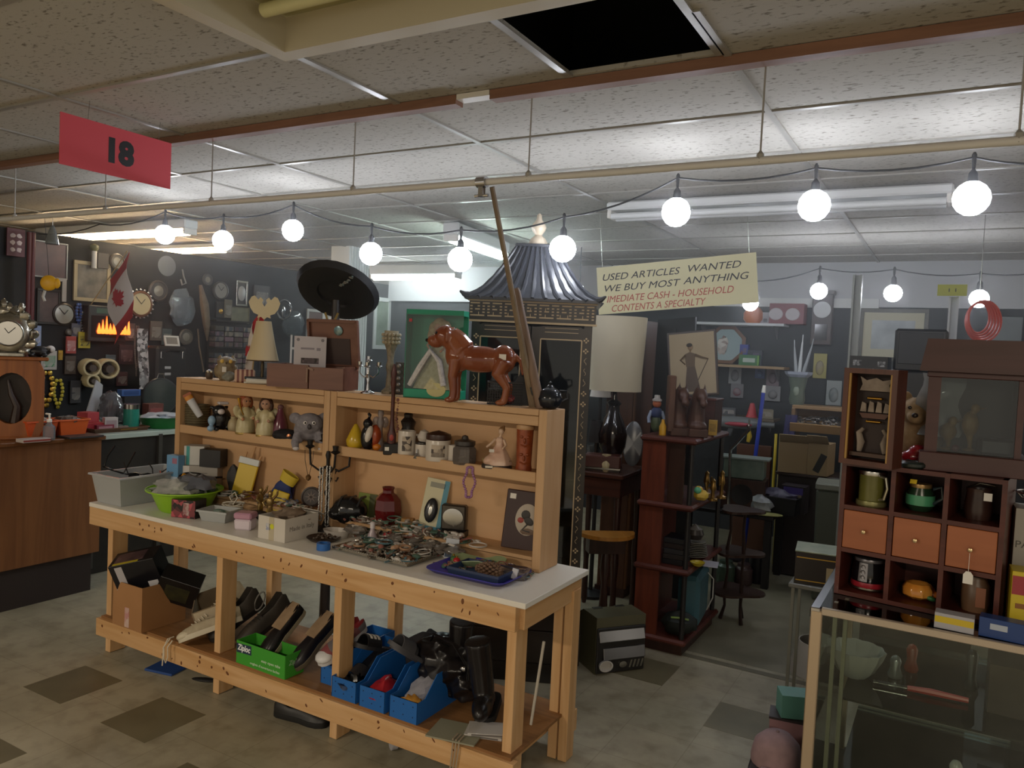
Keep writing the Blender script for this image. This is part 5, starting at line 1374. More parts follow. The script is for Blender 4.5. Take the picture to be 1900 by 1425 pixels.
def shoe(p,rz,label,cat,upper,sole,insole=None,toe=None,L_=.28,tilt=None,high=False,laces=None,grp=None,name='shoe'):
 p=Vector(p)
 if tilt:p.z+=.145*L_/.28*abs(math.sin(tilt[1]))+.035*abs(math.sin(tilt[0]))
 t=thing(name,label,cat,p,rz,grp,tilt)
 k=L_/.28
 def ring(x,w,z,hw=None):return x,w
 sec=[(-.14,.026),(-.12,.035),(-.06,.035),(0,.034),(.06,.044),(.10,.042),(.128,.028),(.14,.012)]
 def outline(s,z):return[(x*k,-w*s*k,z)for x,w in sec]+[(x*k,w*s*k,z)for x,w in sec[::-1]]
 loft(B(),[outline(1.0,0),outline(1.05,.010),outline(1.02,.024)]).make('sole',sole,t)
 up_=B()
 hh=[.10,.115,.085,.078,.066,.055,.042,.03]if high else[.066,.075,.058,.062,.060,.052,.042,.03]
 n=10;vs=[];fs=[]
 for i,((x,w),h)in enumerate(zip(sec,hh)):
  for j in range(n+1):
   u=-1+2*j/n;yy=w*k*(abs(u)**.7*(1 if u>0 else-1));zz=.02+(h*k-.02)*(1-abs(u)**2.6)
   if i<3:yy=w*k*(1 if u>0 else-1)*min(1,abs(u)*1.25)**.5;zz=.02+(h*k-.02)*min(1,(1-abs(u))*2.2)if abs(u)>.35 else .045*k
   vs.append((x*k,yy,zz))
 for i in range(len(sec)-1):
  for j in range(n):fs.append((i*(n+1)+j,(i+1)*(n+1)+j,(i+1)*(n+1)+j+1,i*(n+1)+j+1))
 fs.append(tuple(range(n+1)));m_=(len(sec)-1)*(n+1);fs.append(tuple(m_+j for j in range(n+1))[::-1])
 up_.add(vs,fs,True);uo=up_.make('upper',upper,t)
 if insole:loft(B(),[[(x*k,-w*.86*k,.064*k)for x,w in sec[:4]]+[(x*k,w*.86*k,.064*k)for x,w in sec[:4][::-1]],[(x*k,-w*.86*k,.067*k)for x,w in sec[:4]]+[(x*k,w*.86*k,.067*k)for x,w in sec[:4][::-1]]]).make('insole',insole,t)
 if toe:B().ball((.105*k,0,.026),(.042*k,.043*k,.024),12,8).make('toe_cap',toe,t)
 if laces:
  b=B()
  for q in range(5):b.tube([((.0+.016*q)*k,-.022*k,(.072-.004*q)*k),((.008+.016*q)*k,0,(.086-.006*q)*k),((.0+.016*q)*k,.022*k,(.072-.004*q)*k)],.0028,5)
  b.make('laces',laces,t)
 return t
DIRT=M('#b3a68c',.7,kind='noise',c2='#998c74',sc=25)
p=atz(335,1185,Z)
t=thing('shoe_box','open beige shoe box tipped on its side beside the white sneakers','box',p+Vector((.03,.21,.05)),.85,tilt=(.0,-.32))
b=B();w,d,h=.19,.30,.12;e=.004
b.box((0,0,e/2),(w,d,e)).box((-w/2,0,h/2),(e,d,h)).box((w/2,0,h/2),(e,d,h)).box((0,-d/2,h/2),(w,e,h)).box((0,d/2,h/2),(w,e,h))
b.make('carton',M('#8f7c62',.7,kind='noise',c2='#7d6b53',sc=6),t)
B().box((0,-d/2-.0026,h/2),(w-.01,.001,h-.01)).make('end_label',M('#b9aa90',.7),t)
p=atz(372,1200,Z)
shoe(p+Vector((.015,.05,.004)),-2.25,'off white canvas sneaker with long loose lace, nearest the front','shoe',DIRT,M('#c9bfa8',.6),None,M('#cabfa6',.6),.30,(0.35,.30),False,M('#d2c8b2',.7))
shoe(p+Vector((-.05,.19,.01)),-2.1,'off white canvas sneaker behind, leaning against the shoe box','shoe',DIRT,M('#c9bfa8',.6),None,None,.27,(.5,.55),True,M('#d2c8b2',.7))
b=B().tube([(0,0,.02),(-.005,-.03,.018),(-.012,-.045,-.02),(-.006,-.048,-.075),(.01,-.05,-.09),(.022,-.048,-.06),(.015,-.045,-.015),(.03,-.03,.018)],.003,6).tube([(0,-.02,.018),(-.012,-.047,-.02),(-.014,-.05,-.11)],.003,6)
one('shoe_lace',b,M('#cfc5b0',.7),'pale shoe lace hanging in loops over the front rail','lace',Vector((atz(318,1192,Z).x,TY0+.012,Z+.004)),0)
LO=M('#3b342c',.6,kind='noise',c2='#2a251f',sc=15)
p=on(440,2.66,Z);shoe(p+Vector((0,0,.004)),-1.75,'olive brown leather shoe left of the pair behind the green box','shoe',LO,M('#1d1a18',.6),None,None,.30,(.1,.42),True,M('#1d1a18',.7))
p=on(492,2.70,Z);shoe(p+Vector((0,0,.004)),-1.80,'olive brown leather shoe right of the pair, grey pull loop at its heel','shoe',LO,M('#1d1a18',.6),None,None,.30,(.0,.42),True,M('#1d1a18',.7))
b=B().tube([(.02*math.cos(a_),0,.05*math.sin(a_))for a_ in[i*PI/8 for i in range(16)]],.004,6,closed=True)
one('pull_loop',b,M('#77736c',.5),'grey loop standing up behind the olive brown shoes','loop',on(482,2.74,Z+.175),.6,tilt=(0,.35))
TAN=M('#9c8468',.6,kind='noise',c2='#836c52',sc=15)
p=on(523,2.60,Z);shoe(p+Vector((0,0,.006)),-1.70,'black leather shoe with tan insole and white toe edge, behind the green box','shoe',M('#151316',.3),M('#a3987f',.6),TAN,None,.29,(-.1,.72))
p=on(583,2.63,Z);shoe(p+Vector((0,0,.006)),-1.70,'black leather shoe with tan insole at the second table leg','shoe',M('#17151a',.35),M('#6b6250',.6),TAN,None,.29,(-.1,.62))
a=atz(403,1243,Z);c2=atz(515,1262,Z)
gx=.315;p=Vector((a.x+gx/2,TY0+.075,Z))
t=thing('green_carton','open green bag carton with white lettering at the front of the lower shelf','box',p,-.02)
GC=M('#3f9a2f',.5);h=.105;d=.11;e=.003
b=B().box((0,-d/2,h/2),(gx,e,h)).box((gx/2,0,h/2),(e,d,h)).box((-gx/2,0,h/2),(e,d,h)).box((0,d/2,h*.5),(gx,e,h)).box((0,0,e/2),(gx-.004,d-.004,e))
b.make('carton',GC,t)
B().text('Ziploc',.038,(-gx*.34,-d/2-.0024,h*.72),w=.085,shear=.2,bold=.0012).make('lettering',M('#e8ecee',.5),t)
B().box((-gx*.34,-d/2-.0018,h*.70),(.098,.0006,.042),rot=(0,-.05,0)).make('lettering_shadow',M('#24324a',.5),t)
B().text('easy open tabs',.018,(gx*.22,-d/2-.0024,h*.46),w=.12).make('lettering',M('#cfe3c6',.5),t)
B().text('onglets d\'ouverture faciles',.016,(gx*.10,-d/2-.0024,h*.20),w=.19).make('lettering',M('#cfe3c6',.5),t)
B().text('Ziploc',.03,(gx/2+.0024,0,h*.62),rot=(0,0,PI/2),w=.07,shear=.2).make('lettering',M('#9fb99a',.5),t)
BLU=M('#1f62ac',.45)
def stackbin(p,label,w=.125,d=.34,h=.14,grp='blue stacking bins'):
 t=thing('stacking_bin',label,'bin',p,0,grp)
 e=.003
 b=B()
 side=[(-d/2,0),(d/2,0),(d/2,h*1.15),(-d/2+.13,h*1.15),(-d/2+.05,h*.62),(-d/2,h*.62)]
 for sx in(-1,1):
  vs=[(sx*w/2-(e if sx>0 else 0),y,z)for y,z in side]+[(sx*w/2+(e if sx<0 else 0),y,z)for y,z in side];n=len(side)
  b.add(vs,[tuple(range(n)),tuple(range(n,2*n))[::-1]]+[(i,i+n,(i+1)%n+n,(i+1)%n)for i in range(n)])
 b.box((0,-d/2+e/2,h*.31),(w-.001,e,h*.62)).box((0,d/2-e/2,h*.57),(w-.001,e,h*1.15)).box((0,0,e/2),(w-.001,d-.001,e))
 b.make('bin',BLU,t)
 b=B()
 for ix in range(3):
  for iz in range(2):b.lathe([(.003,0),(.003,.0006)],8,((ix-1)*w*.34,-d/2-.0001,h*(.18+.3*iz)),rot=(PI/2,0,0))
 b.make('holes',M('#12305c',.6),t)
 return t
yb=TY0+.19
xs=[atz(590,1286,Z).x,on(640,TY0+.03,Z).x,on(692,TY0+.03,Z).x,on(750,TY0+.03,Z).x]
lab=['blue plastic stacking bin behind the third table leg, white and red sneaker on it','blue plastic stacking bin of black slippers, right of the third leg','blue plastic stacking bin holding a red bag','blue plastic stacking bin of white cloth at the right of the row']
for i,x in enumerate(xs):stackbin(Vector((x,yb+(.07 if i==0 else 0),Z)),lab[i],w=.135 if i<3 else .14)
p=Vector((xs[0],yb-.03,Z+.10))
shoe(p+Vector((-.01,0,0)),-1.65,'grey red and white sneaker resting on the leftmost blue bin','shoe',M('#6d6a6c',.6,kind='patch',c2='#8c2a30',sc=14),M('#c9c8c8',.5),None,M('#cfcfd0',.4),.27,(0,.35))
def slipper(p,rz,label,m,tilt,stripes=False,grp=None):
 t=thing('slipper',label,'slipper',p,rz,grp,tilt)
 o_=[(-.13,.030),(-.10,.036),(-.03,.032),(.04,.040),(.09,.042),(.12,.030),(.132,.014)]
 def ol(s,z):return[(x,-w*s,z)for x,w in o_]+[(x,w*s,z)for x,w in o_[::-1]]
 loft(B(),[ol(1,0),ol(1.03,.008),ol(1,.018)]).make('sole',m,t)
 b=B().sheet(lambda u,v:(.02+.075*u,.043*math.cos(PI*v),.016+.045*math.sin(PI*v)),6,10,.004)
 b.make('strap',BLACK if stripes else m,t)
 if stripes:
  for q in range(3):B().sheet(lambda u,v:(.03+.02*q+.011*u,.044*math.cos(PI*(.25+.5*v)),.0175+.046*math.sin(PI*(.25+.5*v))),2,8,.002).make('stripe',WHITE,t)
 return t
slipper(Vector((xs[1]+.01,yb+.04,Z+.145)),-1.9,'black slide sandal with three white stripes above the blue bins',M('#1b1a1c',.6),(.1,-.35),True)
slipper(Vector((xs[1]-.02,yb-.01,Z+.06)),-1.4,'black slipper lying in the blue bin right of the third leg',M('#232226',.6),(.1,.3))
one('plastic_wrap',B().ball((0,0,0),(.045,.07,.035),14,9,nz=.7,seed=4),M('#c2c2c4',.15,kind='glass',amt=.5,c2='#9c9c9e'),'crumpled clear wrapping at the front of the blue bin right of the third leg','wrapping',Vector((xs[1],yb-.10,Z+.055)))
one('red_bag',B().ball((0,0,0),(.052,.085,.04),14,9,nz=.6,seed=7),M('#a82430',.3),'shiny red bag in the middle blue bin','bag',Vector((xs[2],yb-.08,Z+.055)))
FF=M('#4b4a4e',.6)
slipper(Vector((xs[2]+.06,yb+.0,Z+.18)),-1.95,'grey flip flop sole on top of the pair over the blue bins',FF,(.0,-.62),grp=None)
slipper(Vector((xs[2]+.045,yb+.035,Z+.15)),-1.95,'grey flip flop underneath the upper flip flop',FF,(.0,-.62),grp=None)
one('white_cloth',B().ball((0,0,0),(.058,.14,.045),16,9,nz=.5,seed=3),M('#a8a8b2',.8,kind='noise',c2='#8c8c98',sc=18),'folded pale cloth in the rightmost blue bin','cloth',Vector((xs[3],yb+.01,Z+.075)),0,tilt=(.15,0))
one('orange_net',B().ball((0,0,0),(.04,.035,.024),12,8,nz=.5,seed=9),M('#b5792c',.6,kind='noise',c2='#d09a42',sc=40),'small orange netting at the front of the rightmost blue bin','netting',Vector((xs[3],yb-.115,Z+.06)))
LEA=M('#131113',.28,kind='noise',c2='#1d1a1c',sc=12)
p=on(832,2.72,Z+.03)
t=thing('leather_bag','slouched black leather bag at the right of the lower shelf','bag',p,.3)
fuse('body',B().ball((0,0,.12),(.15,.11,.12),18,11,nz=.5,seed=11).ball((.10,-.02,.07),(.09,.10,.07),14,9,nz=.5,seed=3),LEA,t,.007)
B().tube([(-.08,-.03,.22),(-.05,-.08,.27),(.04,-.10,.25),(.10,-.09,.16),(.12,-.11,.06)],.007,7,flat=.6).make('strap',LEA,t)
B().ball((.09,-.105,.15),(.014,.006,.012),8,6).make('buckle',CHROME,t)
def boot(p,rz,tilt,label):
 t=thing('boot',label,'boot',p,rz,'black boots',tilt)
 b=B().tube([(0,0,.30),(0,0,.18),(.01,0,.08)],[.055,.05,.045],12).ball((.05,0,.05),(.09,.042,.045),14,9).ball((-.02,0,.05),(.045,.04,.05),12,8)
 fuse('upper',b,LEA,t,.006)
 loft(B(),[[(x,y,z)for x,y in rrect(.21,.09,.04)]for z in(-.012,.012)]).make('sole',M('#0e0d0e',.6),t);t.children[-1].location=(.035,0,.006)
 return t
boot(on(905,2.68,Z)+Vector((0,0,.035)),-1.2,(.15,.1),'black boot standing left of the front right table leg')
boot(on(860,2.80,Z)+Vector((0,0,.035)),-1.9,(-.1,.05),'black boot further back beside the leather bag')
fuse_o=fuse('dark_coat',B().ball((0,0,.09),(.13,.10,.11),16,10,nz=.6,seed=21),M('#1b1a1d',.85,kind='noise',c2='#26242a',sc=10),None,.007);fuse_o.location=on(800,2.78,Z+.02);tag(fuse_o,'bundled dark coat behind the flip flops','coat')
p=atz(885,1372,Z)
for i,(dx,dz,rz,lb)in enumerate(((0,0,.35,'white booklet flat on the lower shelf beside the right leg'),(.01,.012,.5,'white booklet on top of the other booklet'))):
 t=thing('booklet',lb,'booklet',p+Vector((dx,.06,dz+.006)),rz,'white booklets')
 B().box((0,0,0),(.15,.10,.011),bev=.001).make('cover',M('#bdb9b4',.5),t)
 B().box((0,-.0505,0),(.12,.001,.006)).make('spine_print',M('#6a6662',.5),t)
p=atz(820,1380,Z);one('paper_board',B().box((0,0,.004),(.20,.15,.006)),M('#8f8d78',.7),'pale greenish board under the black leather bag','board',p+Vector((0,.10,0)),.2)
b=B()
for q in range(3):b.tube([(.014*q,.03,.008),(.014*q+.006,-.012,.006),(.014*q+.008,-.018,-.03),(.012*q+.002,-.017,-.11)],.003,6)
one('twine',b,M('#a3927c',.8),'strands of brown twine hanging over the front rail','twine',Vector((on(838,TY0,Z).x,TY0+.012,Z+.004)),0)
p=atz(292,1248,0)
one('blue_sheet',B().box((0,0,.006),(.17,.14,.012),bev=.003),M('#2a4a86',.5),'flat blue plastic piece on the floor under the table','plastic',p+Vector((0,.06,.0005)),.2)
one('black_strip',B().ball((0,0,.008),(.07,.02,.008),12,6),M('#1c1b1b',.6),'thin black strip on the floor behind the blue piece','strip',atz(395,1283,0)+Vector((-.12,.05,.001)),.4)
shoe(atz(545,1345,0)+Vector((0,.05,.001)),.15,'dark shoe lying on the floor under the table','shoe',M('#1c1b19',.5),M('#121211',.6),None,None,.27)
def skate(p,rz,label):
 t=thing('roller_skate',label,'roller skate',p,rz,'roller skates');t.scale=(.9,)*3
 b=B().tube([(-.05,0,.14),(-.04,0,.12),(-.03,0,.09)],[.042,.045,.045],12).ball((.04,0,.09),(.09,.04,.04),12,8)
 fuse('boot',b,M('#232024',.5),t,.006)
 for x in(-.075,.075):
  for sy in(-1,1):B().lathe([(.012,-.014),(.028,-.014),(.028,.014),(.012,.014)],14,(x,sy*.038,.028),rot=(PI/2,0,0)).make('wheel',M('#a5a3a6',.4),t)
 B().box((0,0,.045),(.19,.03,.02)).make('plate',M('#5a585c',.4,.5),t)
 B().tube([(.02,-.045,.12),(.05,-.055,.06),(.06,-.06,.012)],.004,6).make('pink_lace',M('#c2417a',.5),t)
 return t
skate(Vector((atz(660,1400,0).x+.06,2.62,0)),2.6,'black roller skate with pink lace on the floor under the table')
skate(Vector((atz(715,1395,0).x+.12,2.70,0)),2.6,'second black roller skate behind the pink laced one')
p=atz(1010,1290,0)+Vector((0,.18,.02))
t=thing('umbrella','folded dark blue umbrella leaning inside the right table legs','umbrella',p,0,tilt=(-.06,.05))
B().lathe([(.006,0),(.022,.12),(.03,.34),(.024,.42),(.008,.44)],12).make('canopy',M('#22284a',.5),t)
B().cyl((0,0,.43),(0,0,.56),.009).make('handle',BLACK,t)
b=B().cyl((0,0,0),(.03,.02,.34),.006,n=8)
one('white_rod',b,M('#bdb6a8',.5),'thin white rod leaning at the right end of the lower shelf','rod',on(985,2.72,Z),0)
# == left wall: things hung on the black partition
QR=PI/2
def LW(x0,x1,yt,yb,off=.012):
 a=atx(x0,(yt+yb)/2,WX+off);b=atx(x1,(yt+yb)/2,WX+off)
 c=atx((x0+x1)/2,yb,WX+off);e=atx((x0+x1)/2,yt,WX+off)
 return Vector((WX+off,(a.y+b.y)/2,c.z)),abs(b.y-a.y),e.z-c.z
def frame(name,label,cat,p,rz,w,h,fm_,fw,matm,pic,mw=.0,d=.02,tilt=None,grp=None):
 t=thing(name,label,cat,p,rz,grp,tilt)
 b=B().box((0,0,fw/2),(w,d,fw),bev=.002).box((0,0,h-fw/2),(w,d,fw),bev=.002).box((-w/2+fw/2,0,h/2),(fw,d,h-2*fw),bev=.002).box((w/2-fw/2,0,h/2),(fw,d,h-2*fw),bev=.002)
 b.make('frame',fm_,t)
 if mw>0:B().box((0,d*.1,h/2),(w-2*fw,d*.5,h-2*fw)).make('mount',matm,t)
 B().box((0,-d*.17 if mw>0 else d*.1,h/2),(w-2*fw-2*mw,d*.1 if mw>0 else d*.4,h-2*fw-2*mw)).make('picture',pic,t)
 return t
def clock(name,label,p,rz,r,rim,dial,beads=0,d=.03,hands=True):
 t=thing(name,label,'clock',p,rz)
 B().lathe([(r*.96,0),(r,.008),(r,d),(r*.86,d+.006),(r*.82,d-.004),(.001,d-.004)],28,(0,d/2,r),rot=(QR,0,0)).make('rim',rim,t)
 B().lathe([(r*.84,0),(.001,.002)],24,(0,-d/2+.003,r),rot=(QR,0,0)).make('dial',dial,t)
 if beads:
  for i in range(beads):a=i*2*PI/beads;B().ball((r*1.1*math.cos(a),0,r+r*1.1*math.sin(a)),r*.11,8,6).make('bead',CHROME,t)
 if hands:
  for a,l in((.9,.5),(2.3,.7)):B().box((math.cos(a)*r*l/2,-d/2-.003,r+math.sin(a)*r*l/2),(r*l,.002,.005),rot=(0,-a,0)).make('hand',BLACK,t)
 return t
def W(fn,x0,x1,yt,yb,*a,**k):
 p,w,h=LW(x0,x1,yt,yb,k.pop('off',.012));return fn(p,w,h,*a,**k)
DF=M('#2b2522',.4)
frame('picture','large dark picture with thin silver frame at the far left of the black partition','picture',*(lambda p,w,h:(p,QR,w,h))(*LW(55,125,448,516)),M('#8f8c88',.35,.4),.012,None,M('#4a3d40',.4,kind='noise',c2='#7a5a5a',sc=4))
frame('picture','landscape picture in cream frame on the black partition, right of the yellow disc','picture',*(lambda p,w,h:(p,QR,w,h))(*LW(136,204,486,560)),M('#a89878',.5),.03,None,M('#4a443f',.5,kind='noise',c2='#8c8274',sc=9))
frame('picture','dark portrait picture below the large silver framed picture','picture',*(lambda p,w,h:(p,QR,w,h))(*LW(68,112,536,602)),DF,.02,None,M('#3a2f2e',.5,kind='noise',c2='#6d5a58',sc=6))
frame('picture','small pale landscape card right of the silver oval cameo, low on the partition','picture',*(lambda p,w,h:(p,QR,w,h))(*LW(428,462,570,600)),M('#6d6550',.5),.008,None,M('#7d7860',.5,kind='noise',c2='#5a5a48',sc=12))
frame('picture','white framed picture seen under the sombrero','picture',*(lambda p,w,h:(p,QR,w,h))(*LW(568,600,574,642)),M('#b9b9b4',.5),.03,None,M('#5a4038',.5))
frame('picture','second white framed picture under the sombrero, nearer the column','picture',*(lambda p,w,h:(p,QR,w,h))(*LW(600,628,576,640)),M('#c6c6c4',.5),.03,None,M('#8f8a80',.5,kind='noise',c2='#b5b0a6',sc=8))
frame('picture','pale framed green landscape between the white column and the green doll box','picture',*(lambda p,w,h:(p,QR,w,h))(*LW(693,724,552,648)),M('#b5bab8',.5),.05,None,M('#5c6a58',.5,kind='noise',c2='#8d9a8c',sc=5))
frame('picture','silver rectangular cameo with pale oval portrait','picture',*(lambda p,w,h:(p,QR,w,h))(*LW(438,459,521,568)),SILVER,.02,None,M('#3a3634',.4))
p,w,h=LW(438,459,521,568,.03)
tag(B().lathe([(.05,0),(.04,.008),(.001,.01)],18,(0,0,h/2),sy=1.5,rot=(QR,0,0)).make('cameo_oval',M('#a9a7a6',.4)),'pale oval relief mounted on the silver cameo frame','cameo').location=p
COL.objects['cameo_oval'].rotation_euler.z=QR
p,w,h=LW(101,134,562,604);clock('wall_clock','round clock with dark rim and silver dial beside the cream framed landscape',p,QR,h/2,M('#2f2620',.3),M('#a5a298',.2,.4))
p,w,h=LW(240,280,536,588,.05);clock('sunburst_clock','round cream dial clock ringed with silver beads',p,QR,h/2*.93,M('#6d4a34',.35),M('#bdb08a',.4),20)
p,w,h=LW(398,419,522,556);clock('wall_clock','round grey clock above the stacked cassettes',p,QR,h/2,M('#4a4642',.4),M('#8a8680',.4))
p,w,h=LW(400,416,560,590);t=thing('pendulum','brass pendulum box under the grey round clock','pendulum',p,QR);B().box((0,0,h/2),(w,.03,h),bev=.003).make('case',DF,t);B().lathe([(.025,0),(.001,.006)],14,(0,-.016,h*.4),rot=(QR,0,0)).make('bob',BRASS,t)
p,w,h=LW(296,318,484,512);jar('wall_plate','dim oval plate high on the partition under the second globe bulb','plate',p+Vector((0,0,0)),[(.001,0),(.06,.004),(.09,.016),(.092,.02)],M('#6d7176',.3),22).rotation_euler=(QR,0,QR)
COL.objects['wall_plate'].location.z+=.09
p,w,h=LW(330,346,500,525);t=thing('wall_hook','pale curled metal hook high on the black partition','hook',p,QR);B().tube([(0,0,h),(0,-.02,h*.5),(.02,-.03,0),(-.02,-.03,-.02),(-.03,-.02,.03)],.008,6).make('hook',M('#9a9a98',.3,.6),t)
p,w,h=LW(512,541,557,592,.06);t=thing('metal_hoop','shiny silver hoop with a figure inside, left of the sombrero','hoop',p,QR);r=h/2;B().tube([(r*math.cos(a),0,r+r*math.sin(a))for a in[i*PI/10 for i in range(20)]],.014,8,closed=True).make('ring',CHROME,t);B().ball((0,0,r*.8),(.03,.01,.06),8,6,nz=.4).make('figure',CHROME,t)
p,w,h=LW(158,228,568,634,.06)
t=thing('electric_fireplace','dark electric fireplace glowing orange behind the red and white flag','fireplace',p,QR)
B().box((0,0,h/2),(w,.09,h),bev=.006).make('case',M('#1c1715',.4),t)
B().box((-w*.1,-.046,h*.86),(w*.4,.002,h*.14)).make('green_panel',M('#3c5a4a',.4),t);B().box((w*.2,-.046,h*.86),(w*.3,.002,h*.14)).make('red_panel',M('#8c2a3a',.4),t)
B().box((0,-.046,h*.42),(w*.86,.002,h*.6)).make('window',M('#120d0b',.15),t)
for i in range(9):
 B().lathe([(.014,0),(.02,.02),(.012,.05),(.001,.09+.03*(i%3))],8,(-.13+.033*i+.05,-.055,h*.22),sy=.5).make('flame',M('#ff5a1e',.5,emit=2.2),t)
PK=[('skull_pack',12,46,424,476,.03,'#5a2430','#c9b9bc','dark red pack with white skull prints near the red poles'),('blister_pack',53,76,604,642,.05,'#8a9ac0','#c9c4c9','blue and white blister pack low on the partition beside the wooden clock frame'),('blister_pack',76,105,651,686,.05,'#b9b3b0','#3f8a5a','white and green pack hanging over the counter'),('blister_pack',122,141,624,656,.05,'#a8453f','#c9b0b0','red pack hanging below the dark rimmed clock'),('blister_pack',145,167,616,646,.05,'#b8a32a','#3a3420','yellow pack hanging left of the electric fireplace'),('logo_patch',221,248,640,676,.05,'#3a2228','#8c7276','dark red patch with pale swirl lettering under the fireplace'),('clear_bag',313,361,536,601,.05,'#8d98a4','#b9b0b0','clear bag with pale card on the partition right of the beaded clock'),('clear_bag',524,564,578,626,.05,'#6f787c','#8d9498','grey plastic bag on the partition left of the white framed pictures'),('blister_pack',196,214,658,682,.05,'#5a6a72','#8a9a9c','grey blue pack hanging beside the logo patch'),('blister_pack',108,116,650,668,.05,'#c0962a','#8a6a20','narrow ochre pack beside the white and green pack')]
for nm,x0,x1,yt,yb,off,c1,c2,lb in PK:
 p,w,h=LW(x0,x1,yt,yb,off)
 t=thing(nm,lb,'pack',p,QR)
 if nm=='clear_bag':
  B().ball((0,0,h/2),(w/2,.03,h/2),12,9,nz=.35,seed=int(x0)).make('bag',M('#e6eaf0',.12,kind='glass',amt=.45,c2=c1),t)
  B().box((0,-.004,h*.45),(w*.6,.006,h*.6)).make('card',M(c2,.5,kind='patch',c2='#7a6a6c',sc=20),t)
 else:
  B().box((0,0,h/2),(w,.012,h),bev=.002).make('card',M(c1,.45),t)
  if nm=='skull_pack':
   for q in range(6):B().ball(((q%2-.5)*w*.36,-.0065,h*(.74-.25*(q//2))),(w*.14,.002,h*.08),8,5,nz=.5,seed=q).make('skull_print',M(c2,.5),t)
  else:B().box((0,-.007,h*.45),(w*.8,.004,h*.6),bev=.001).make('print',M(c2,.4,kind='patch',c2=c1,sc=30),t)
p,w,h=LW(115,123,517,560,.03);one('white_strip',B().box((0,0,h/2),(w,.01,h),bev=.002).box((-w,-.002,h*.93),(w,.008,h*.12)),M('#a9a5a2',.5),'white upright strip tag beside the cream framed landscape','strip',p,QR)
p,w,h=LW(166,178,466,498,.03);t=thing('candle','white candle in a bracket above the cream framed landscape','candle',p,QR);B().cyl((0,-.02,0),(0,-.02,h),.02).make('wax',M('#c9c8c4',.5),t);B().ball((0,-.02,h+.03),(.04,.03,.03),8,6,nz=.3).make('bracket',M('#6a6a4a',.5),t)
p,w,h=LW(180,200,470,498,.03);t=pack('dark_box','dim grey box standing behind the flag pole high on the partition','box',p,QR,w,h,.03,M('#4a4644',.6))
p,w,h=LW(362,394,530,632,.05)
t=thing('woven_horn','tall tapered woven horn hanging on the partition','horn',p,QR)
B().tube([(w*.25,0,0),(w*.1,-.02,h*.3),(-w*.1,-.03,h*.65),(-w*.32,-.02,h)],[.015,.07,.08,.03],12,flat=.5).make('body',M('#7d6a56',.7,kind='noise',c2='#5f4c3c',sc=20),t)
p,w,h=LW(360,372,610,690,.05);one('cord',B().tube([(0,0,h),(.02,0,h*.6),(.05,0,h*.3),(.08,0,0)],.008,6),M('#6d5a48',.7),'brown cord hanging below the woven horn','cord',p,QR)
p,w,h=LW(256,276,610,722,.30)
t=thing('patterned_strap','black and white patterned strap hanging over the display case','strap',p,QR)
B().sheet(lambda u,v:(-.05+.10*v+.03*(u-.5),.01*math.sin(6*u),h*(1-u)),14,2,.004).make('strap',M('#cfcaca',.6,kind='patch',c2='#3a3234',sc=40),t)
B().sheet(lambda u,v:(.05+.05*v-.02*u,.012,h*(.72-.32*u)),8,2,.004).make('orange_strap',M('#c9692a',.5),t)
def hang_chain(x0,x1,yt,yb,off,col,label,r=.012,grp=None):
 p,w,h=LW(x0,x1,yt,yb,off)
 b=B();n=max(4,int(h/(r*1.8)))
 for k in range(2):
  for i in range(n):b.ball((w*(k-.5)*math.sin(PI*min(1,i/n+.15)),0,h*(1-i/n)),(r,r*.8,r),6,4)
 return one('bead_string',b,col,label,'beads',p,QR,grp)
hang_chain(150,162,580,624,.03,SILVER,'silver chain hanging above the yellow pack')
hang_chain(250,258,606,700,.28,M('#6a5a50',.4),'brown bead string left of the patterned strap',.009)
hang_chain(76,98,692,762,.03,GOLD,'thick gold bead strings over the orange bins',.022)
hang_chain(100,116,706,762,.03,M('#c2b030',.35),'yellow bead strings right of the gold ones',.016)
hang_chain(142,150,565,606,.03,M('#34508c',.4),'blue bead string left of the electric fireplace',.014)
for i,(x0,x1,yt,yb,lb)in enumerate(((152,180,668,696,'stack of cream bangles at the left of the bracelet bar'),(183,212,668,700,'stack of cream bangles at the right of the bracelet bar'),(158,178,696,716,'stack of small cream bangles below the bracelet bar'))):
 p,w,h=LW(x0,x1,yt,yb,.09)
 t=thing('bangles',lb,'bangles',p,-.25,'cream bangles');r=h/2
 B().cyl((-.09,0,r),(.09,0,r),r*.45,n=12).make('roll',M('#4a4038',.5),t)
 for q in range(5):B().tube([(-.06+.03*q,r*math.cos(a),r+r*math.sin(a))for a in[k*PI/9 for k in range(18)]],.013,6,closed=True).make('bangle',M('#c3b48c',.4),t)
pr,wr,hr=LW(392,462,596,694,.10)
t=thing('wall_rack','dark rack of stacked cassettes on the black partition','rack',pr,QR)
B().box((0,.05,hr/2),(wr,.02,hr)).make('back',DF,t)
for zz in(0,.5,1):B().box((0,0,hr*zz),(wr,.12,.012)).make('shelf',DF,t)
cc=['#5a4c44','#3a3a44','#6d5560','#44403a','#7d7468','#4a3038','#3a4450','#6a6460']
for ci in range(4):
 for sh in range(2):
  for k in range(4):
   z=hr*.5*sh+.008+k*hr*.098
   one('cassette',B().box((0,0,hr*.044),(wr*.22,.09,hr*.086),bev=.002),M(cc[(ci*3+sh*5+k*2)%8],.4,kind='patch',c2=cc[(ci+k)%8],sc=25),'cased cassette lying in a stack on the dark wall rack','cassette',pr+Vector((0,-wr*.375+ci*wr*.25,z)),QR,'cassettes on the wall rack')
p,w,h=LW(272,332,642,704,.28)
t=thing('suitcase','black suitcase with small white label on the display case','suitcase',Vector((p.x,p.y,.9735)),QR+.1)
hh=p.z+h-.9735
B().box((0,0,hh/2),(w,.22,hh),bev=.02).make('shell',M('#1b1819',.5),t)
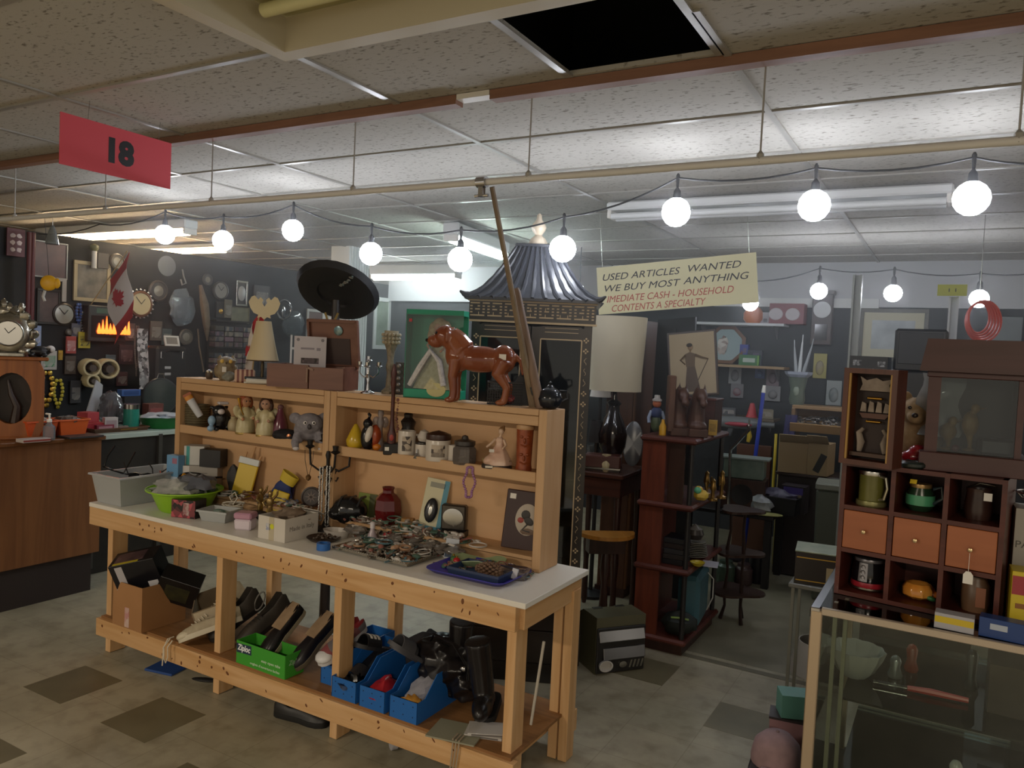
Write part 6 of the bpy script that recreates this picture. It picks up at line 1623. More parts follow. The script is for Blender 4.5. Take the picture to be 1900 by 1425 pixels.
for q in range(2):B().box((-w*.15,-.111,hh*(.70-.09*q)),(w*.2,.002,.022)).make('label_print',M('#b5b0b0',.5),t)
B().tube([(-.07,-.11,hh*.93),(-.06,-.14,hh*.95),(.06,-.14,hh*.95),(.07,-.11,hh*.93)],.008,6).make('handle',BLACK,t)
for sx in(-1,1):B().box((sx*w*.36,-.112,hh*.88),(.025,.01,.06),bev=.003).make('latch',CHROME,t)
q_=Vector((p.x,p.y+w*.28,.9735+hh+.001));frame('photo_frame','small white photo frame propped on the black suitcase','photo frame',q_,QR-.3,.13,.10,M('#c9c8c6',.4),.018,None,M('#77726e',.5),tilt=(-.45,0),d=.012)
for i,(px,lb)in enumerate(((43,'left of two thin dark red poles at the left of the partition'),(50,'right of two thin dark red poles at the left of the partition'))):
 q=onx(px,-6.05,0);t=thing('red_pole',lb,'pole',q,0,'dark red poles');B().cyl((0,0,.98),(0,0,2.40),.016).make('pole',M('#5a2226',.5),t)
 B().cyl((0,0,0),(0,0,.98),.016).make('lower_pole',M('#3a2022',.5),t)
q=on(98,PY,PZ)
t=thing('glass_bell','clear glass bell hanging on a wire from the ceiling rail','ornament',q+Vector((0,.0,-.16)))
B().lathe([(.035,0),(.03,.03),(.02,.07),(.010,.10),(.004,.105)],16).make('bell',M('#c9ced0',.08,kind='glass',amt=.3,c2='#a9adac'),t);B().cyl((0,0,.10),(0,0,.15),.0015,n=5).make('wire',SILVER,t)
q=on(93,PY+.06,PZ)
t=thing('yellow_disc','yellow wooden fish disc hanging on a thin wire','ornament',q+Vector((0,0,-.37)),.6)
B().ball((0,0,0),(.048,.02,.045),16,10).make('disc',M('#d9a520',.4),t);B().ball((.045,0,.0),(.02,.012,.03),8,6).make('tail',M('#d9a520',.4),t)
B().cyl((0,0,.044),(0,-.06,.365),.0015,n=5).make('wire',BLACK,t)
B().tube([(-.02,0,-.045),(-.03,0,-.08),(-.02,0,-.105)],.008,6).make('white_ribbon',M('#b9b6b2',.5),t)
flag('hand_flag','red and white maple leaf flag hanging slantwise above the left counter',atx(160,578,-6.27),atx(236,466,-5.75),.50,.33,(.06,.10,-1.0),.02)
# == on the left counter
CTZ=1.0135
def onc(px,x):q=onx(px,x,CTZ);return q
p=onc(20,-4.95)
t=thing('clock_case','orange brown wooden clock case with oval opening on the left counter','clock case',p,1.05)
wd_=M('#9a5a28',.45,kind='woodz',c2='#7d451d',sc=4)
o=[(-.17,0),(.17,0),(.17,.47),(-.17,.47)]
b=B();n=24;outer=[];inner=[]
for i in range(n):
 a=2*PI*i/n;c_,s_=math.cos(a),math.sin(a);k=min(.17/max(1e-6,abs(c_)),.24/max(1e-6,abs(s_)))
 outer.append((c_*k,.24+s_*k));inner.append((.105*c_,.25+.155*s_))
vs=[(x,y,z)for y in(-.05,.05)for x,z in outer]+[(x,y,z)for y in(-.05,.05)for x,z in inner]
fs=[]
for i in range(n):
 j=(i+1)%n
 fs+=[(i,j,2*n+j,2*n+i),(n+i,3*n+i,3*n+j,n+j),(i,n+i,n+j,j),(2*n+i,2*n+j,3*n+j,3*n+i)]
b.add(vs,fs);b.box((0,0,.49),(.38,.13,.02),bev=.005).box((0,0,.01),(.36,.12,.02),bev=.004)
b.make('case',wd_,t);B().box((0,.045,.25),(.22,.008,.32)).make('back',M('#2a1d16',.5),t)
b=B().tube([(.02,0,.10),(.03,-.01,.2),(.0,-.01,.27),(-.02,0,.36)],[.03,.022,.016,.006],8);b.make('carved_swan',M('#33241c',.4),t)
CK=p
t=thing('ornate_clock','silver baroque clock with cream dial on top of the wooden clock case','clock',CK+Vector((.0,-.02,.5005)),1.0)
b=B().ball((0,0,.14),(.12,.035,.13),18,11)
for i in range(14):a=i*2*PI/14;b.ball((.12*math.cos(a),0,.14+.135*math.sin(a)),(.035,.025,.03),8,6,nz=.4,seed=i)
for i in range(5):b.ball((-.06+.03*i,0,.29+.02*math.sin(i*1.6)),(.02,.02,.035),8,6,nz=.3,seed=i)
b.box((0,0,.012),(.16,.06,.024),bev=.004);b.make('case',M('#b5b0a4',.2,.9,kind='noise',c2='#8d887c',sc=20),t)
B().lathe([(.075,0),(.001,.002)],24,(0,-.036,.14),rot=(QR,0,0)).make('dial',M('#c3bda4',.4),t);B().lathe([(.072,0),(.08,.006),(.076,.010),(.070,.004)],24,(0,-.034,.14),rot=(QR,0,0)).make('bezel',SILVER,t)
for a,l in((.8,.05),(2.2,.035)):B().box((math.cos(a)*l/2,-.040,.14+math.sin(a)*l/2),(l,.002,.004),rot=(0,-a,0)).make('hand',BLACK,t)
t=thing('cow_figurine','black and white cow figurine lying at the edge of the wooden clock case','figurine',CK+Vector((.02,.14,.5005)),1.2)
b=B().ball((0,0,.035),(.07,.03,.034),14,9).ball((.065,-.005,.05),(.028,.022,.024),10,7).ball((.03,-.03,.012),(.02,.02,.012),8,6).ball((-.04,-.03,.012),(.02,.02,.012),8,6)
fuse('body',b,M('#c9c3c0',.3,kind='spots',c2='#1c1a1b',sc=9,amt=.9),t,.004)
hang=[('#c9562a',66,'orange plastic bin on the left counter beside the wooden clock case',-4.92),('#d0602c',125,'orange plastic bin at the right end of the left counter',-4.92)]
for c_,px,lb,x in hang:
 p=onc(px,x);t=thing('orange_bin',lb,'bin',p,QR);tub(B(),.15,.13,.19,.16,.11,.003,.006).make('bin',M(c_,.4),t)
 B().ball((0,0,.095),(.08,.065,.035),12,8,nz=.6,seed=px).make('wrapped_sweets',M('#8d8984',.2,kind='patch',c2='#5a4c48',sc=30),t)
p=onc(91,-4.78);t=thing('sanitiser_bottle','clear pump bottle with white top between the orange bins','bottle',p)
B().lathe([(.03,0),(.034,.01),(.034,.08),(.014,.10),(.013,.11)],16).make('bottle',M('#dfe3e6',.05,kind='glass',amt=.25,c2='#b9bcc4'),t);B().lathe([(.015,.11),(.015,.125),(.006,.13),(.006,.155)],10).make('pump',WHITE,t);B().box((-.015,0,.158),(.045,.014,.010),bev=.003).make('nozzle',WHITE,t)
p=onc(62,-4.76);t=pack('flat_box','flat red and white packet at the front of the left counter','packet',p,QR,.16,.02,.08,M('#b9b0ac',.5),(('red_side',0,0,.98,.5,M('#8c3a34',.5)),))
p=onc(150,-4.80);t=pack('flat_box','flat dark folder at the right end of the left counter','folder',p,QR,.22,.012,.14,M('#33302f',.5))
# == on the green topped display case
DZ=.973
def ond(px,x):return onx(px,x,DZ)
def dbox(px,x,w,h,d,c,lb,c2=None,rz=QR,nm='carton',cat='box',z=0):
 p=ond(px,x);p.z+=z
 return pack(nm,lb,cat,p,rz,w,h,d,M(c,.45),((('print',0,0,.8,.6,M(c2,.45)),)if c2 else()))
dbox(165,-5.35,.20,.06,.14,'#a83038','red flat carton at the left of the display case top')
dbox(188,-5.30,.13,.05,.10,'#8d3a4a','dull pink flat carton beside the red one','#b98a90')
dbox(163,-5.42,.10,.07,.10,'#b0454a','small red box on top of the red flat carton',None,QR+.2,z=.0605)
dbox(204,-5.28,.09,.10,.05,'#c6bfba','small white box leaning at the front of the display case','#aa9999',QR-.2)
dbox(283,-5.45,.13,.17,.08,'#6d4038','brown red carton before the dark round mirror','#8c4a44')
dbox(238,-5.62,.16,.05,.06,'#3f5f96','blue carton lying on a low dark stand','#2c4678',z=.2205)
dbox(238,-5.62,.14,.22,.10,'#2b2a2c','low dark stand under the blue carton',nm='stand',cat='stand')
p=ond(243,-5.32);t=thing('teal_tin','teal and silver cylindrical tin on the display case','tin',p);B().cyl((0,0,0),(0,0,.15),.055,n=20).make('can',M('#2f8a76',.3),t);B().cyl((0,0,.15),(0,0,.185),.056,n=20).make('lid',SILVER,t)
p=ond(210,-5.30);t=thing('wooden_tray','dark wooden tray with a gold line at the front of the display case','tray',p+Vector((.06,0,0)),QR);tub(B(),.40,.09,.42,.11,.03,.006,.004).make('tray',M('#5a3a22',.4),t);B().box((.05,-.0525,.016),(.13,.001,.006),bev=.0003).make('gold_line',GOLD,t)
p=ond(205,-5.50);t=thing('plastic_bag','clear bag of grey tools standing on the display case','bag',p);B().ball((0,0,.13),(.09,.08,.13),14,10,nz=.5,seed=5).make('bag',M('#dde0e4',.1,kind='glass',amt=.35,c2='#8d8a90'),t)
for q in range(4):B().cyl((-.03+.02*q,0,.02),(-.05+.03*q,.02,.20),.008,n=6).make('tool',M('#5a5652',.4,.5),t)
p=ond(160,-5.60);t=thing('fan_blade','pale grey paddle leaning behind the red cartons','paddle',p,QR,tilt=(-.1,.35));B().prism([(-.03,0),(.04,0),(.05,.25),(.03,.34),(-.03,.36)],.012).make('blade',M('#a9a9ac',.5),t)
p=ond(296,-5.72);t=thing('round_mirror','dark round standing mirror behind the green basin','mirror',p,QR-.2)
B().lathe([(.15,0),(.155,.012),(.15,.02),(.14,.022),(.001,.018)],28,(0,.01,.20),rot=(QR,0,0)).make('frame',M('#2b2a2b',.3),t);B().lathe([(.139,0),(.001,.001)],28,(0,-.0125,.20),rot=(QR,0,0)).make('glass',M('#4a504e',.12,.3),t)
B().lathe([(.07,0),(.07,.012),(.015,.03),(.012,.05)],16).make('foot',M('#2b2a2b',.3),t);B().tube([(-.03,0,.35),(-.02,0,.385),(.02,0,.385),(.03,0,.35)],.006,6).make('handle',SILVER,t)
p=ond(300,-5.28);t=thing('green_basin','dark green plastic basin of white cloths on the display case','basin',p);B().shell([(.12,0),(.13,.01),(.165,.08),(.175,.085)],.004,26).make('basin',M('#1f7a34',.4),t);B().ball((0,0,.085),(.14,.14,.03),16,8,nz=.5,seed=3).make('cloths',M('#b9c0c9',.7,kind='noise',c2='#8f98a6',sc=16),t)
_r=random.Random(5)
OD=[(206,470,226,500,'round','#5a544c'),(132,600,150,625,'card','#5c5a66'),(232,600,250,632,'card','#4a3a34'),(278,596,300,632,'card','#5d5048'),(300,610,318,640,'card','#3f4a4c'),(262,640,276,672,'card','#6a5a44'),(336,610,352,640,'round','#57504a'),(416,556,430,590,'card','#5f5648'),(470,530,500,570,'card','#3a3436'),(372,508,396,530,'round','#4a4a4c'),(120,660,140,694,'card','#4f4034'),(130,706,150,748,'card','#3c3a3c'),(60,690,76,730,'card','#6a5f5c'),(216,690,236,716,'card','#5a3a38'),(226,722,246,742,'round','#5f5a56'),(482,640,505,690,'card','#3b3230'),(286,520,300,560,'round','#3f3836'),(120,610,134,622,'round','#6d6862')]
where=['high beside the flag pole','below the dark rimmed clock','under the flag tip','below the beaded clock','right of the brown card below the beaded clock','beside the patterned strap','under the clear bag','beside the pendulum box','high between cameo and sombrero','above the woven horn','left of the cream bangles','under the bracelet bar','behind the gold bead strings','under the logo patch','behind the blue carton','behind the cream bell lamp','left of the woven horn near the clear bag','just under the silver dial clock']
for(x0,yt,x1,yb,kd,c),wl in zip(OD,where):
 p,w,h=LW(x0,x1,yt,yb,.03)
 if kd=='card':
  t=thing('carded_pack','dim carded pack on the black partition '+wl,'pack',p,QR)
  B().box((0,0,h/2),(w,.014,h),bev=.002).make('card',M(c,.5),t)
  B().box((0,-.0085,h*.42),(w*.75,.004,h*.55),bev=.001).make('print',M(c,.4,kind='patch',c2='#8f8880',sc=25),t)
 else:
  t=thing('round_plaque','dim round plaque on the black partition '+wl,'plaque',p,QR);r=h/2
  B().lathe([(r,0),(r,.012),(r*.85,.02),(r*.8,.012),(.001,.012)],20,(0,0,r),rot=(QR,0,0)).make('plaque',M(c,.4),t)
  B().lathe([(r*.5,0),(.001,.004)],14,(0,-.012,r),rot=(QR,0,0)).make('centre',M('#8a8378',.3,.3),t)
  # == banner
c=aty(1252,528,4.75);k=mpp(c)
t=thing('banner','cream hand lettered banner offering to buy used articles','sign',c,-.02+math.atan2(-c.x,c.y)*.6,tilt=(0,-.105))
bw,bh=287*k*1.02,90*k
B().box((0,0,0),(bw,.006,bh)).make('card',M('#ddd6ac',.6),t)
INK=M('#2a2a2c',.6);RINK=M('#b5503e',.6)
for txt,x,z,w_,m in(('USED ARTICLES',-.22,.27,.50,INK),('WANTED',.24,.29,.32,INK),('WE BUY MOST',-.22,.03,.49,INK),('ANYTHING',.25,.05,.40,INK),('IMEDIATE CASH - HOUSEHOLD',-.045,-.20,.80,RINK),('CONTENTS A SPECIALTY',-.12,-.40,.60,RINK)):
 B().text(txt,bh*.2,(x*bw,-.0036,z*bh),w=w_*bw,shear=.28,bold=0).make('lettering',m,t)
for x in(-.46,.46):B().cyl((x*bw,0,bh*.49),(x*bw,0,.5),.0012,n=5).make('wire',SILVER,t)
# == centre: lamp table, wardrobe, boards
t=thing('side_table','dark antique side table carrying the big urn lamp','table',Vector((-1.93,4.63,0)),.05)
B().box((0,0,.955),(.42,.50,.03),bev=.006).make('top',DKWOODX,t)
B().box((0,0,.88),(.38,.46,.11),bev=.003).make('frieze',DKWOODX,t)
for sx in(-1,1):
 for sy in(-1,1):B().lathe([(.014,0),(.022,.04),(.018,.3),(.026,.42),(.018,.5),(.024,.84)],10,(sx*.17,sy*.2,0)).make('leg',DKWOOD,t)
LT=.9705
p=on(1133,4.62,LT)
t=thing('urn_lamp','tall lamp with wide cream drum shade on a glossy dark urn base','lamp',p,0)
z1=aty(1133,724,4.62).z-LT;z2=aty(1133,588,4.62).z-LT
k=mpp(p)
B().lathe([(.07,0),(.072,.015),(.045,.03),(.05,.06),(.085,.14),(.095,.22),(.07,.30),(.04,.36),(.035,.40),(.05,.42),(.02,.44),(.012,z1+.02)],22).make('urn_base',M('#1f1614',.12),t)
r0,r1=97/2*k,106/2*k
B().lathe([(r0,z1),(r0*.985,z1+.10),(r1*.96,z1+.28),(r1,z2),(r1-.004,z2),(r1*.945,z1+.28),(r0*.96,z1+.10),(r0-.004,z1)],30).make('lamp_shade',M('#c9bfa6',.75),t)
B().cyl((0,0,z1+.01),(0,0,z1+.10),.02).make('socket',BRASS,t)
t=thing('oval_tray','grey oval tray standing on edge behind the urn lamp','tray',on(1172,4.80,LT),fc((-1.5,4.45)),tilt=(-.06,0))
B().lathe([(.10,0),(.11,.006),(.10,.012),(.001,.008)],24,(0,0,.15),sx=.6,sy=1.35,rot=(QR,0,0)).make('tray',M('#77787a',.3,.4),t)
p=on(1095,5.0,0)
t=thing('floor_lamp','small white shade lamp on a dark stem behind the pagoda cabinet','lamp',p)
B().lathe([(.12,0),(.12,.02),(.015,.04),(.012,1.40)],14).make('stem',BLACK,t)
B().lathe([(.075,1.40),(.05,1.56),(.047,1.56),(.072,1.40)],20).make('lamp_shade',M('#d6d0cc',.7),t)
p=on(1104,4.60,LT)
t=thing('dark_lamp','black pleated lampshade on a dark pole left of the urn lamp','lamp',p)
B().lathe([(.055,.16),(.045,.30),(.042,.30),(.052,.16)],20,ripple=12,ra=.03).make('lamp_shade',M('#1d1817',.7),t);B().lathe([(.04,0),(.04,.012),(.010,.02),(.010,.30)],12).make('stem',M('#2a211d',.4),t)
p=on(1124,4.47,LT)
t=thing('cream_vase','small cream ceramic vase on the side table','vase',p);B().shell([(.028,0),(.036,.02),(.04,.05),(.024,.085),(.03,.105)],.003,18).make('vase',M('#b9ab84',.3),t)
p=on(1096,4.66,LT);t=thing('glass_goblet','clear glass goblet at the left of the side table','goblet',p);B().lathe([(.028,0),(.004,.008),(.004,.05),(.03,.08),(.032,.13),(.029,.13),(.026,.085),(.001,.06)],16).make('goblet',M('#dfe4e6',.05,kind='glass',amt=.2,c2='#b0b4b6'),t)
p=on(1114,4.75,LT);t=thing('white_bowl','white bowl behind the dark lamp pole','bowl',p);B().shell([(.04,0),(.07,.03),(.085,.06)],.004,22).make('bowl',M('#a9a8a6',.3),t)
t=thing('half_table','small half round table with orange brown top on a turned pedestal','table',on(1112,4.22,0),-.9);t.scale=(.72,.72,1)
o_=[(.24*math.cos(a),.24*math.sin(a))for a in[i*PI/14-PI/2 for i in range(15)]]
b=B();zt=.64
vs=[(x,y,zt)for x,y in o_]+[(x,y,zt+.022)for x,y in o_];n=len(o_)
b.add(vs,[tuple(range(n))[::-1],tuple(range(n,2*n))]+[(i,(i+1)%n,(i+1)%n+n,i+n)for i in range(n)]);b.make('top',M('#a8702a',.4,kind='woodx',c2='#92601f',sc=4),t)
B().box((.03,0,zt-.05),(.12,.30,.1)).make('frieze',DKWOOD,t)
B().lathe([(.10,0),(.09,.03),(.03,.06),(.04,.2),(.025,.35),(.045,.45),(.03,.55)],12,(.05,0,0)).make('pedestal',DKWOOD,t)
t=thing('leather_box','reddish brown box with silver trimmed edge on the front of the side table','box',on(1108,4.50,LT-.6295),.3)
B().box((0,0,.69),(.23,.14,.08),bev=.008).make('lid',M('#4f2d26',.35),t);B().box((0,-.072,.65),(.23,.006,.010)).make('silver_trim',SILVER,t);B().box((0,0,.6405),(.22,.13,.022)).make('body',DKWOOD,t)
t=thing('wardrobe','tall narrow reddish brown wardrobe side behind the urn lamp','wardrobe',Vector((-2.03,5.3,0)),0)
B().box((0,0,.98),(.20,.45,1.94),bev=.004).make('body',M('#52321f',.45,kind='woodz',c2='#432818',sc=5),t);B().box((.104,-.20,.98),(.008,.03,1.90)).make('edge_strip',M('#6d4a30',.4),t);B().box((0,0,.03),(.22,.47,.06)).make('plinth',DKWOOD,t)
def slab(name,label,cat,px4,y,th,m,lift=None):
 P=[aty(x,yy,y)for x,yy in px4];c=P[0].copy()
 return one(name,B().prism([(q.x-c.x,q.z-c.z)for q in P],th),m,label,cat,c)
t=thing('room_divider','tall black room divider standing behind the fencer drawing','divider',Vector((on(1247,5.3,1.5).x,5.3,0)),0)
B().prism([(-.16,0),(.17,0),(.14,1.985),(-.13,1.96)],.03).make('panel',M('#1c1d20',.4),t);B().box((0,-.004,1.2),(.012,.012,1.4)).make('seam',M('#2c2d31',.4),t)
p=on(1290,4.80,1.2455)
t=thing('wooden_chest','dark wooden chest behind the carved horse heads on the tower shelf','chest',p,0);B().box((0,0,.10),(.28,.17,.20),bev=.004).make('body',DKWOODX,t);B().box((0,-.002,.205),(.29,.18,.014),bev=.003).make('lid',MAHOX,t)
p=on(1288,4.80,1.459)
t=thing('framed_drawing','framed sepia drawing of a standing woman fencer with foil','picture',p,.12,tilt=(-.16,-.13))
w,h=.31,.42
B().box((0,0,h/2),(w,.016,h),bev=.003).make('frame',M('#3a2a20',.4),t)
B().box((0,-.0085,h/2),(w-.028,.002,h-.028)).make('paper',M('#a8977a',.6),t)
SEP=M('#5a4a3c',.6)
b=B()
b.prism([(-.035,.03),(.06,.03),(.045,.11),(.03,.19),(-.02,.19),(-.03,.11)],.002,(-.015,-.0115,0));b.make('skirt',SEP,t)
b=B().prism([(-.028,.19),(.026,.19),(.032,.27),(.0,.285),(-.034,.27)],.002,(-.012,-.0115,0));b.tube([(-.04,-.011,.265),(-.075,-.011,.235),(-.045,-.011,.205)],[.013,.011,.009],6,flat=.3).tube([(.02,-.011,.265),(.06,-.011,.245),(.098,-.011,.232)],[.013,.010,.007],6,flat=.3);b.make('bodice',M('#66543f',.6),t)
b=B().ball((-.008,-.011,.315),(.018,.002,.022),10,7).tube([(-.01,-.011,.285),(-.01,-.011,.30)],.008,6,flat=.3);b.make('head',M('#8c7458',.6),t)
B().ball((-.014,-.0125,.328),(.019,.002,.013),10,6).make('hair',M('#30261f',.6),t)
B().tube([(.10,-.011,.235),(.03,-.011,.10)],.0022,5).make('foil',M('#3a3029',.6),t)
for i,(px,sx,lb)in enumerate(((1258,1,'left carved wooden horse head bookend on top of the tower shelf'),(1292,1,'right carved wooden horse head bookend on top of the tower shelf'))):
 p=on(px,4.40+.03*i,1.2455)
 t=thing('horse_bookend',lb,'bookend',p,fc(p)+.2,'horse bookends');t.scale=(1.2,)*3
 WH=M('#4f2e1c',.45,kind='noise',c2='#3a2013',sc=14)
 B().box((0,0,.02),(.09,.09,.04),bev=.004).make('base',WH,t)
 if i==0:B().box((-.045,.0,.155),(.03,.09,.27),bev=.004).make('back_plate',M('#5d3a24',.5,kind='woodz',c2='#4a2c1a'),t)
 b=B().tube([(.0,.01,.03),(-.005,.015,.11),(.0,0,.19),(.01,-.01,.225)],[.045,.042,.034,.03],12).ball((.01,-.035,.20),(.026,.045,.03),12,8,rot=(.6,0,0)).ball((.012,-.068,.165),(.019,.026,.022),10,7,rot=(.7,0,0))
 for q in(-1,1):b.lathe([(.011,0),(.001,.04)],7,(.01+q*.016,-.004,.222))
 b.ball((-.0,.04,.15),(.014,.022,.09),8,7,nz=.4);b.ball((0,0,.05),(.05,.045,.03),10,7)
 fuse('head',b,WH,t,.005)
p=on(1216,4.42,1.2455)
t=thing('clown_figure','colourful jointed toy figure in blue and orange on the tower shelf','toy',p,fc(p))
B().ball((0,0,.055),(.03,.022,.05),10,8).make('green_legs',M('#4d5a3a',.5),t);B().ball((0,0,.12),(.035,.024,.035),10,8).make('blue_coat',M('#2c3a66',.5),t);B().ball((.0,0,.175),(.026,.022,.026),10,8).make('head',M('#b5633a',.5),t);B().lathe([(.028,.19),(.028,.2),(.018,.205),(.016,.225),(.001,.227)],12).make('hat',M('#b9b6b4',.5),t)
for q in(-1,1):B().tube([(q*.03,0,.13),(q*.045,-.01,.09),(q*.04,-.02,.06)],.010,6).make('arm',M('#8f9cb5',.5),t)
p=on(1229,4.34,1.2455);t=thing('yellow_bottle','small yellow bottle in front of the left horse bookend','bottle',p);B().lathe([(.02,0),(.022,.05),(.010,.075),(.009,.09),(.001,.092)],12).make('bottle',M('#c9961e',.3),t)
p=on(1322,4.62,1.2455);t=pack('yellow_carton','small ochre carton at the right rear of the tower top','box',p,fc(p),.05,.09,.04,M('#b08a2c',.5),(('figures',0,0,.7,.5,M('#5a3f20',.5,kind='patch',c2='#b08a2c',sc=50)),))
p=on(1300,4.45,.8675);t=thing('ceramic_frog','yellow and green ceramic piece on the upper open tier of the tower','ornament',p,fc(p))
fuse('body',B().box((0,0,.04),(.085,.06,.06),bev=.02).ball((-.015,-.01,.075),(.025,.025,.02),10,7),M('#cda83a',.3,kind='noise',c2='#d9bf5a',sc=20),t,.005);B().ball((-.02,-.026,.07),(.022,.012,.02),10,7).make('green_patch',M('#5fae86',.3),t)
for i,(px,y,hh,lb)in enumerate(((1322,4.55,.13,'brass figurine on the upper open tier of the tower'),(1338,4.66,.17,'taller brass figurine behind on the upper open tier'),(1310,4.70,.15,'brass candlestick at the back of the upper open tier'))):
 p=on(px,y,.8675);t=thing('brass_figurine',lb,'figurine',p,fc(p)+i)
 b=B().lathe([(.03,0),(.03,.012),(.012,.02),(.010,hh*.4),(.02,hh*.55),(.014,hh*.75),(.012,hh*.8),(.015,hh*.9),(.001,hh)],12).tube([(-.01,0,hh*.6),(-.04,-.01,hh*.5),(-.045,-.01,hh*.8)],.006,6)
 b.make('body',M('#8a6c3a',.3,.8),t)
for k_ in range(5):
 one('black_book',B().box((0,0,.015),(.12,.16,.03),bev=.002),M(('#17161a','#221c1c','#1a1a20','#241a1a','#15151a')[k_],.4),('lowest','second lowest','middle','second topmost','topmost')[k_]+' black book in the stack at the left of the middle tier','book',Vector((-1.36,4.42,.5008+.031*k_)),.05*(k_%3),'black books on the middle tier')
for k_ in range(9):
 o=one('plate',B().lathe([(.001,.004),(.05,0),(.085-.002*k_,.012),(.085-.002*k_,.015),(.05,.006),(.001,.007)],24),M('#8a867c',.3),'grey stoneware plate in the stack on the middle tier of the tower','plate',Vector((-1.315,4.62,.5008+.010*k_)),0,'stacked plates on the middle tier')
p=Vector((-1.315,4.62,.608));t=thing('lidded_pot','small dark lidded pot on top of the stacked plates','pot',p);B().lathe([(.04,0),(.055,.03),(.045,.06)],18).make('pot',M('#3a3532',.3),t);B().lathe([(.046,.06),(.02,.075),(.008,.085),(.001,.09)],14).make('lid',M('#77726c',.3),t)
p=on(1294,4.42,.5008);t=thing('yellow_dish','small yellow dish in front of the stacked plates','dish',p);B().shell([(.025,0),(.042,.018),(.044,.022)],.003,16).make('dish',M('#b9a52c',.3),t)
p=on(1318,4.50,.5008);one('paper_sheet',B().box((0,0,.001),(.09,.14,.002)),M('#9c98a0',.7),'pale paper lying by the plates on the middle tier','paper',p,.2)
t=thing('teal_case','teal hard suitcase standing on the bottom tier of the tower','suitcase',Vector((-1.315,4.66,.0945)),.12)
B().box((0,0,.16),(.13,.36,.31),bev=.025).make('shell',M('#3f626b',.4),t);B().tube([(0,-.05,.315),(0,-.04,.345),(0,.04,.345),(0,.05,.315)],.007,6).make('handle',CHROME,t)
t2=B().tube([(.068,.10,.28),(.10,.12,.24),(.10,.13,.12),(.068,.12,.04)],.004,6).make('strap',M('#b5b2aa',.5),t)
p=on(1275,4.36,.0945)
t=thing('sports_bag','black sports bag with green stripe on the bottom tier','bag',Vector((-1.30,4.36,.0945)),.3);B().ball((0,0,.07),(.10,.07,.07),16,10,nz=.25,seed=4).make('body',M('#161c19',.6),t);B().tube([(-.05,-.05,.115),(0,-.058,.12),(.05,-.05,.112)],.006,6,flat=.5).make('stripe',M('#6f8a3a',.5),t)
wp=on(1362,5.1,0)
t=thing('whatnot_stand','dark carved whatnot stand with leaf shaped shelves behind the tower','stand',wp,.2);t.scale=(.6,.6,.95)
for i,(z,s_)in enumerate(((.20,.26),(.47,.24),(.76,.22))):
 o_=[(s_*(1+.18*math.cos(3*a))*math.cos(a),s_*(1+.18*math.cos(3*a))*math.sin(a))for a in[2*PI*q/30 for q in range(30)]]
 b=B();n=30;b.add([(x,y,z)for x,y in o_]+[(x,y,z+.016)for x,y in o_],[tuple(range(n))[::-1],tuple(range(n,2*n))]+[(q,(q+1)%n,(q+1)%n+n,q+n)for q in range(n)])
 b.make('leaf_shelf',M('#332018',.35),t)
for q in range(3):
 a=q*2*PI/3+PI/3;B().tube([(.15*math.cos(a),.15*math.sin(a),0),(.11*math.cos(a),.11*math.sin(a),.10),(.12*math.cos(a),.12*math.sin(a),.2),(.10*math.cos(a),.10*math.sin(a),.34),(.12*math.cos(a),.12*math.sin(a),.47),(.09*math.cos(a),.09*math.sin(a),.62),(.10*math.cos(a),.10*math.sin(a),.77)],[.022,.014,.02,.013,.02,.013,.016],8).make('leg',M('#2a1a14',.35),t)
p=Vector((-1.56,3.95,0))
t=thing('slide_projector','old slide projector case with chrome panels and round lens on the floor','projector',p,.9);t.scale=(1.15,.75,.84)
OL=M('#57543f',.45)
B().prism([(-.15,0),(.15,0),(.15,.31),(.06,.36),(-.15,.36)],.26,(0,0,0),rot=(0,0,QR)).make('body',OL,t)
t.children[0].location=(.13,.0,0)
b=B().box((0,-.155,.15),(.255,.02,.29),bev=.004);b.make('front_panel',M('#232120',.4),t)
B().box((0,-.168,.25),(.24,.012,.085),rot=(-.35,0,0),bev=.003).make('chrome_panel',M('#9a9a9c',.2,.9),t)
B().box((.015,-.172,.13),(.22,.012,.075),rot=(-.2,0,0),bev=.003).make('chrome_panel',M('#8f8f92',.2,.9),t)
B().lathe([(.03,0),(.036,.02),(.036,.03),(.030,.03),(.028,.012),(.001,.012)],20,(-.085,-.165,.06),rot=(QR,0,0)).make('lens',M('#b9b5ae',.3),t)
B().lathe([(.02,0),(.02,.012),(.001,.014)],16,(.01,-.165,.055),rot=(QR,0,0)).make('dial',SILVER,t)
for q in range(4):B().box((.05+.02*q,-.17,.055),(.009,.012,.05),rot=(0,.2,0)).make('button',SILVER,t)
for q in(-1,1):B().box((q*.06,.05,.362),(.05,.03,.006),bev=.002).make('vent',M('#2a281f',.5),t)
# == back wall on the right: shelves and what stands on them
def shelf(name,label,x0,x1,y,z,d,m,th=.025):
 t=thing(name,label,'shelf',Vector(((x0+x1)/2,y,z)))
 B().box((0,0,-th/2),(x1-x0,d,th),bev=.003).make('board',m,t)
 for sx in(-1,1):B().prism([(0,0),(.2,0),(0,-.12)],.012,(sx*(x1-x0)*.38,d/2,-th),rot=(0,0,-QR)).make('bracket',M('#8a8a8c',.4,.5),t)
 return t
y_=BY-.16
zA=aty(1380,600,y_).z;zB_=aty(1390,678,y_).z;zC=aty(1390,772,y_).z
xa=lambda px,z:on(px,y_,z).x
shelf('wall_shelf','white wall shelf under the cream banner on the black back wall',xa(1282,zA),xa(1460,zA),y_,zA,.28,M('#c9ccce',.4))
shelf('wall_shelf','pine wall shelf with blue boxes below the white shelf',xa(1300,zB_),xa(1460,zB_),y_,zB_,.28,M('#a98c66',.5))
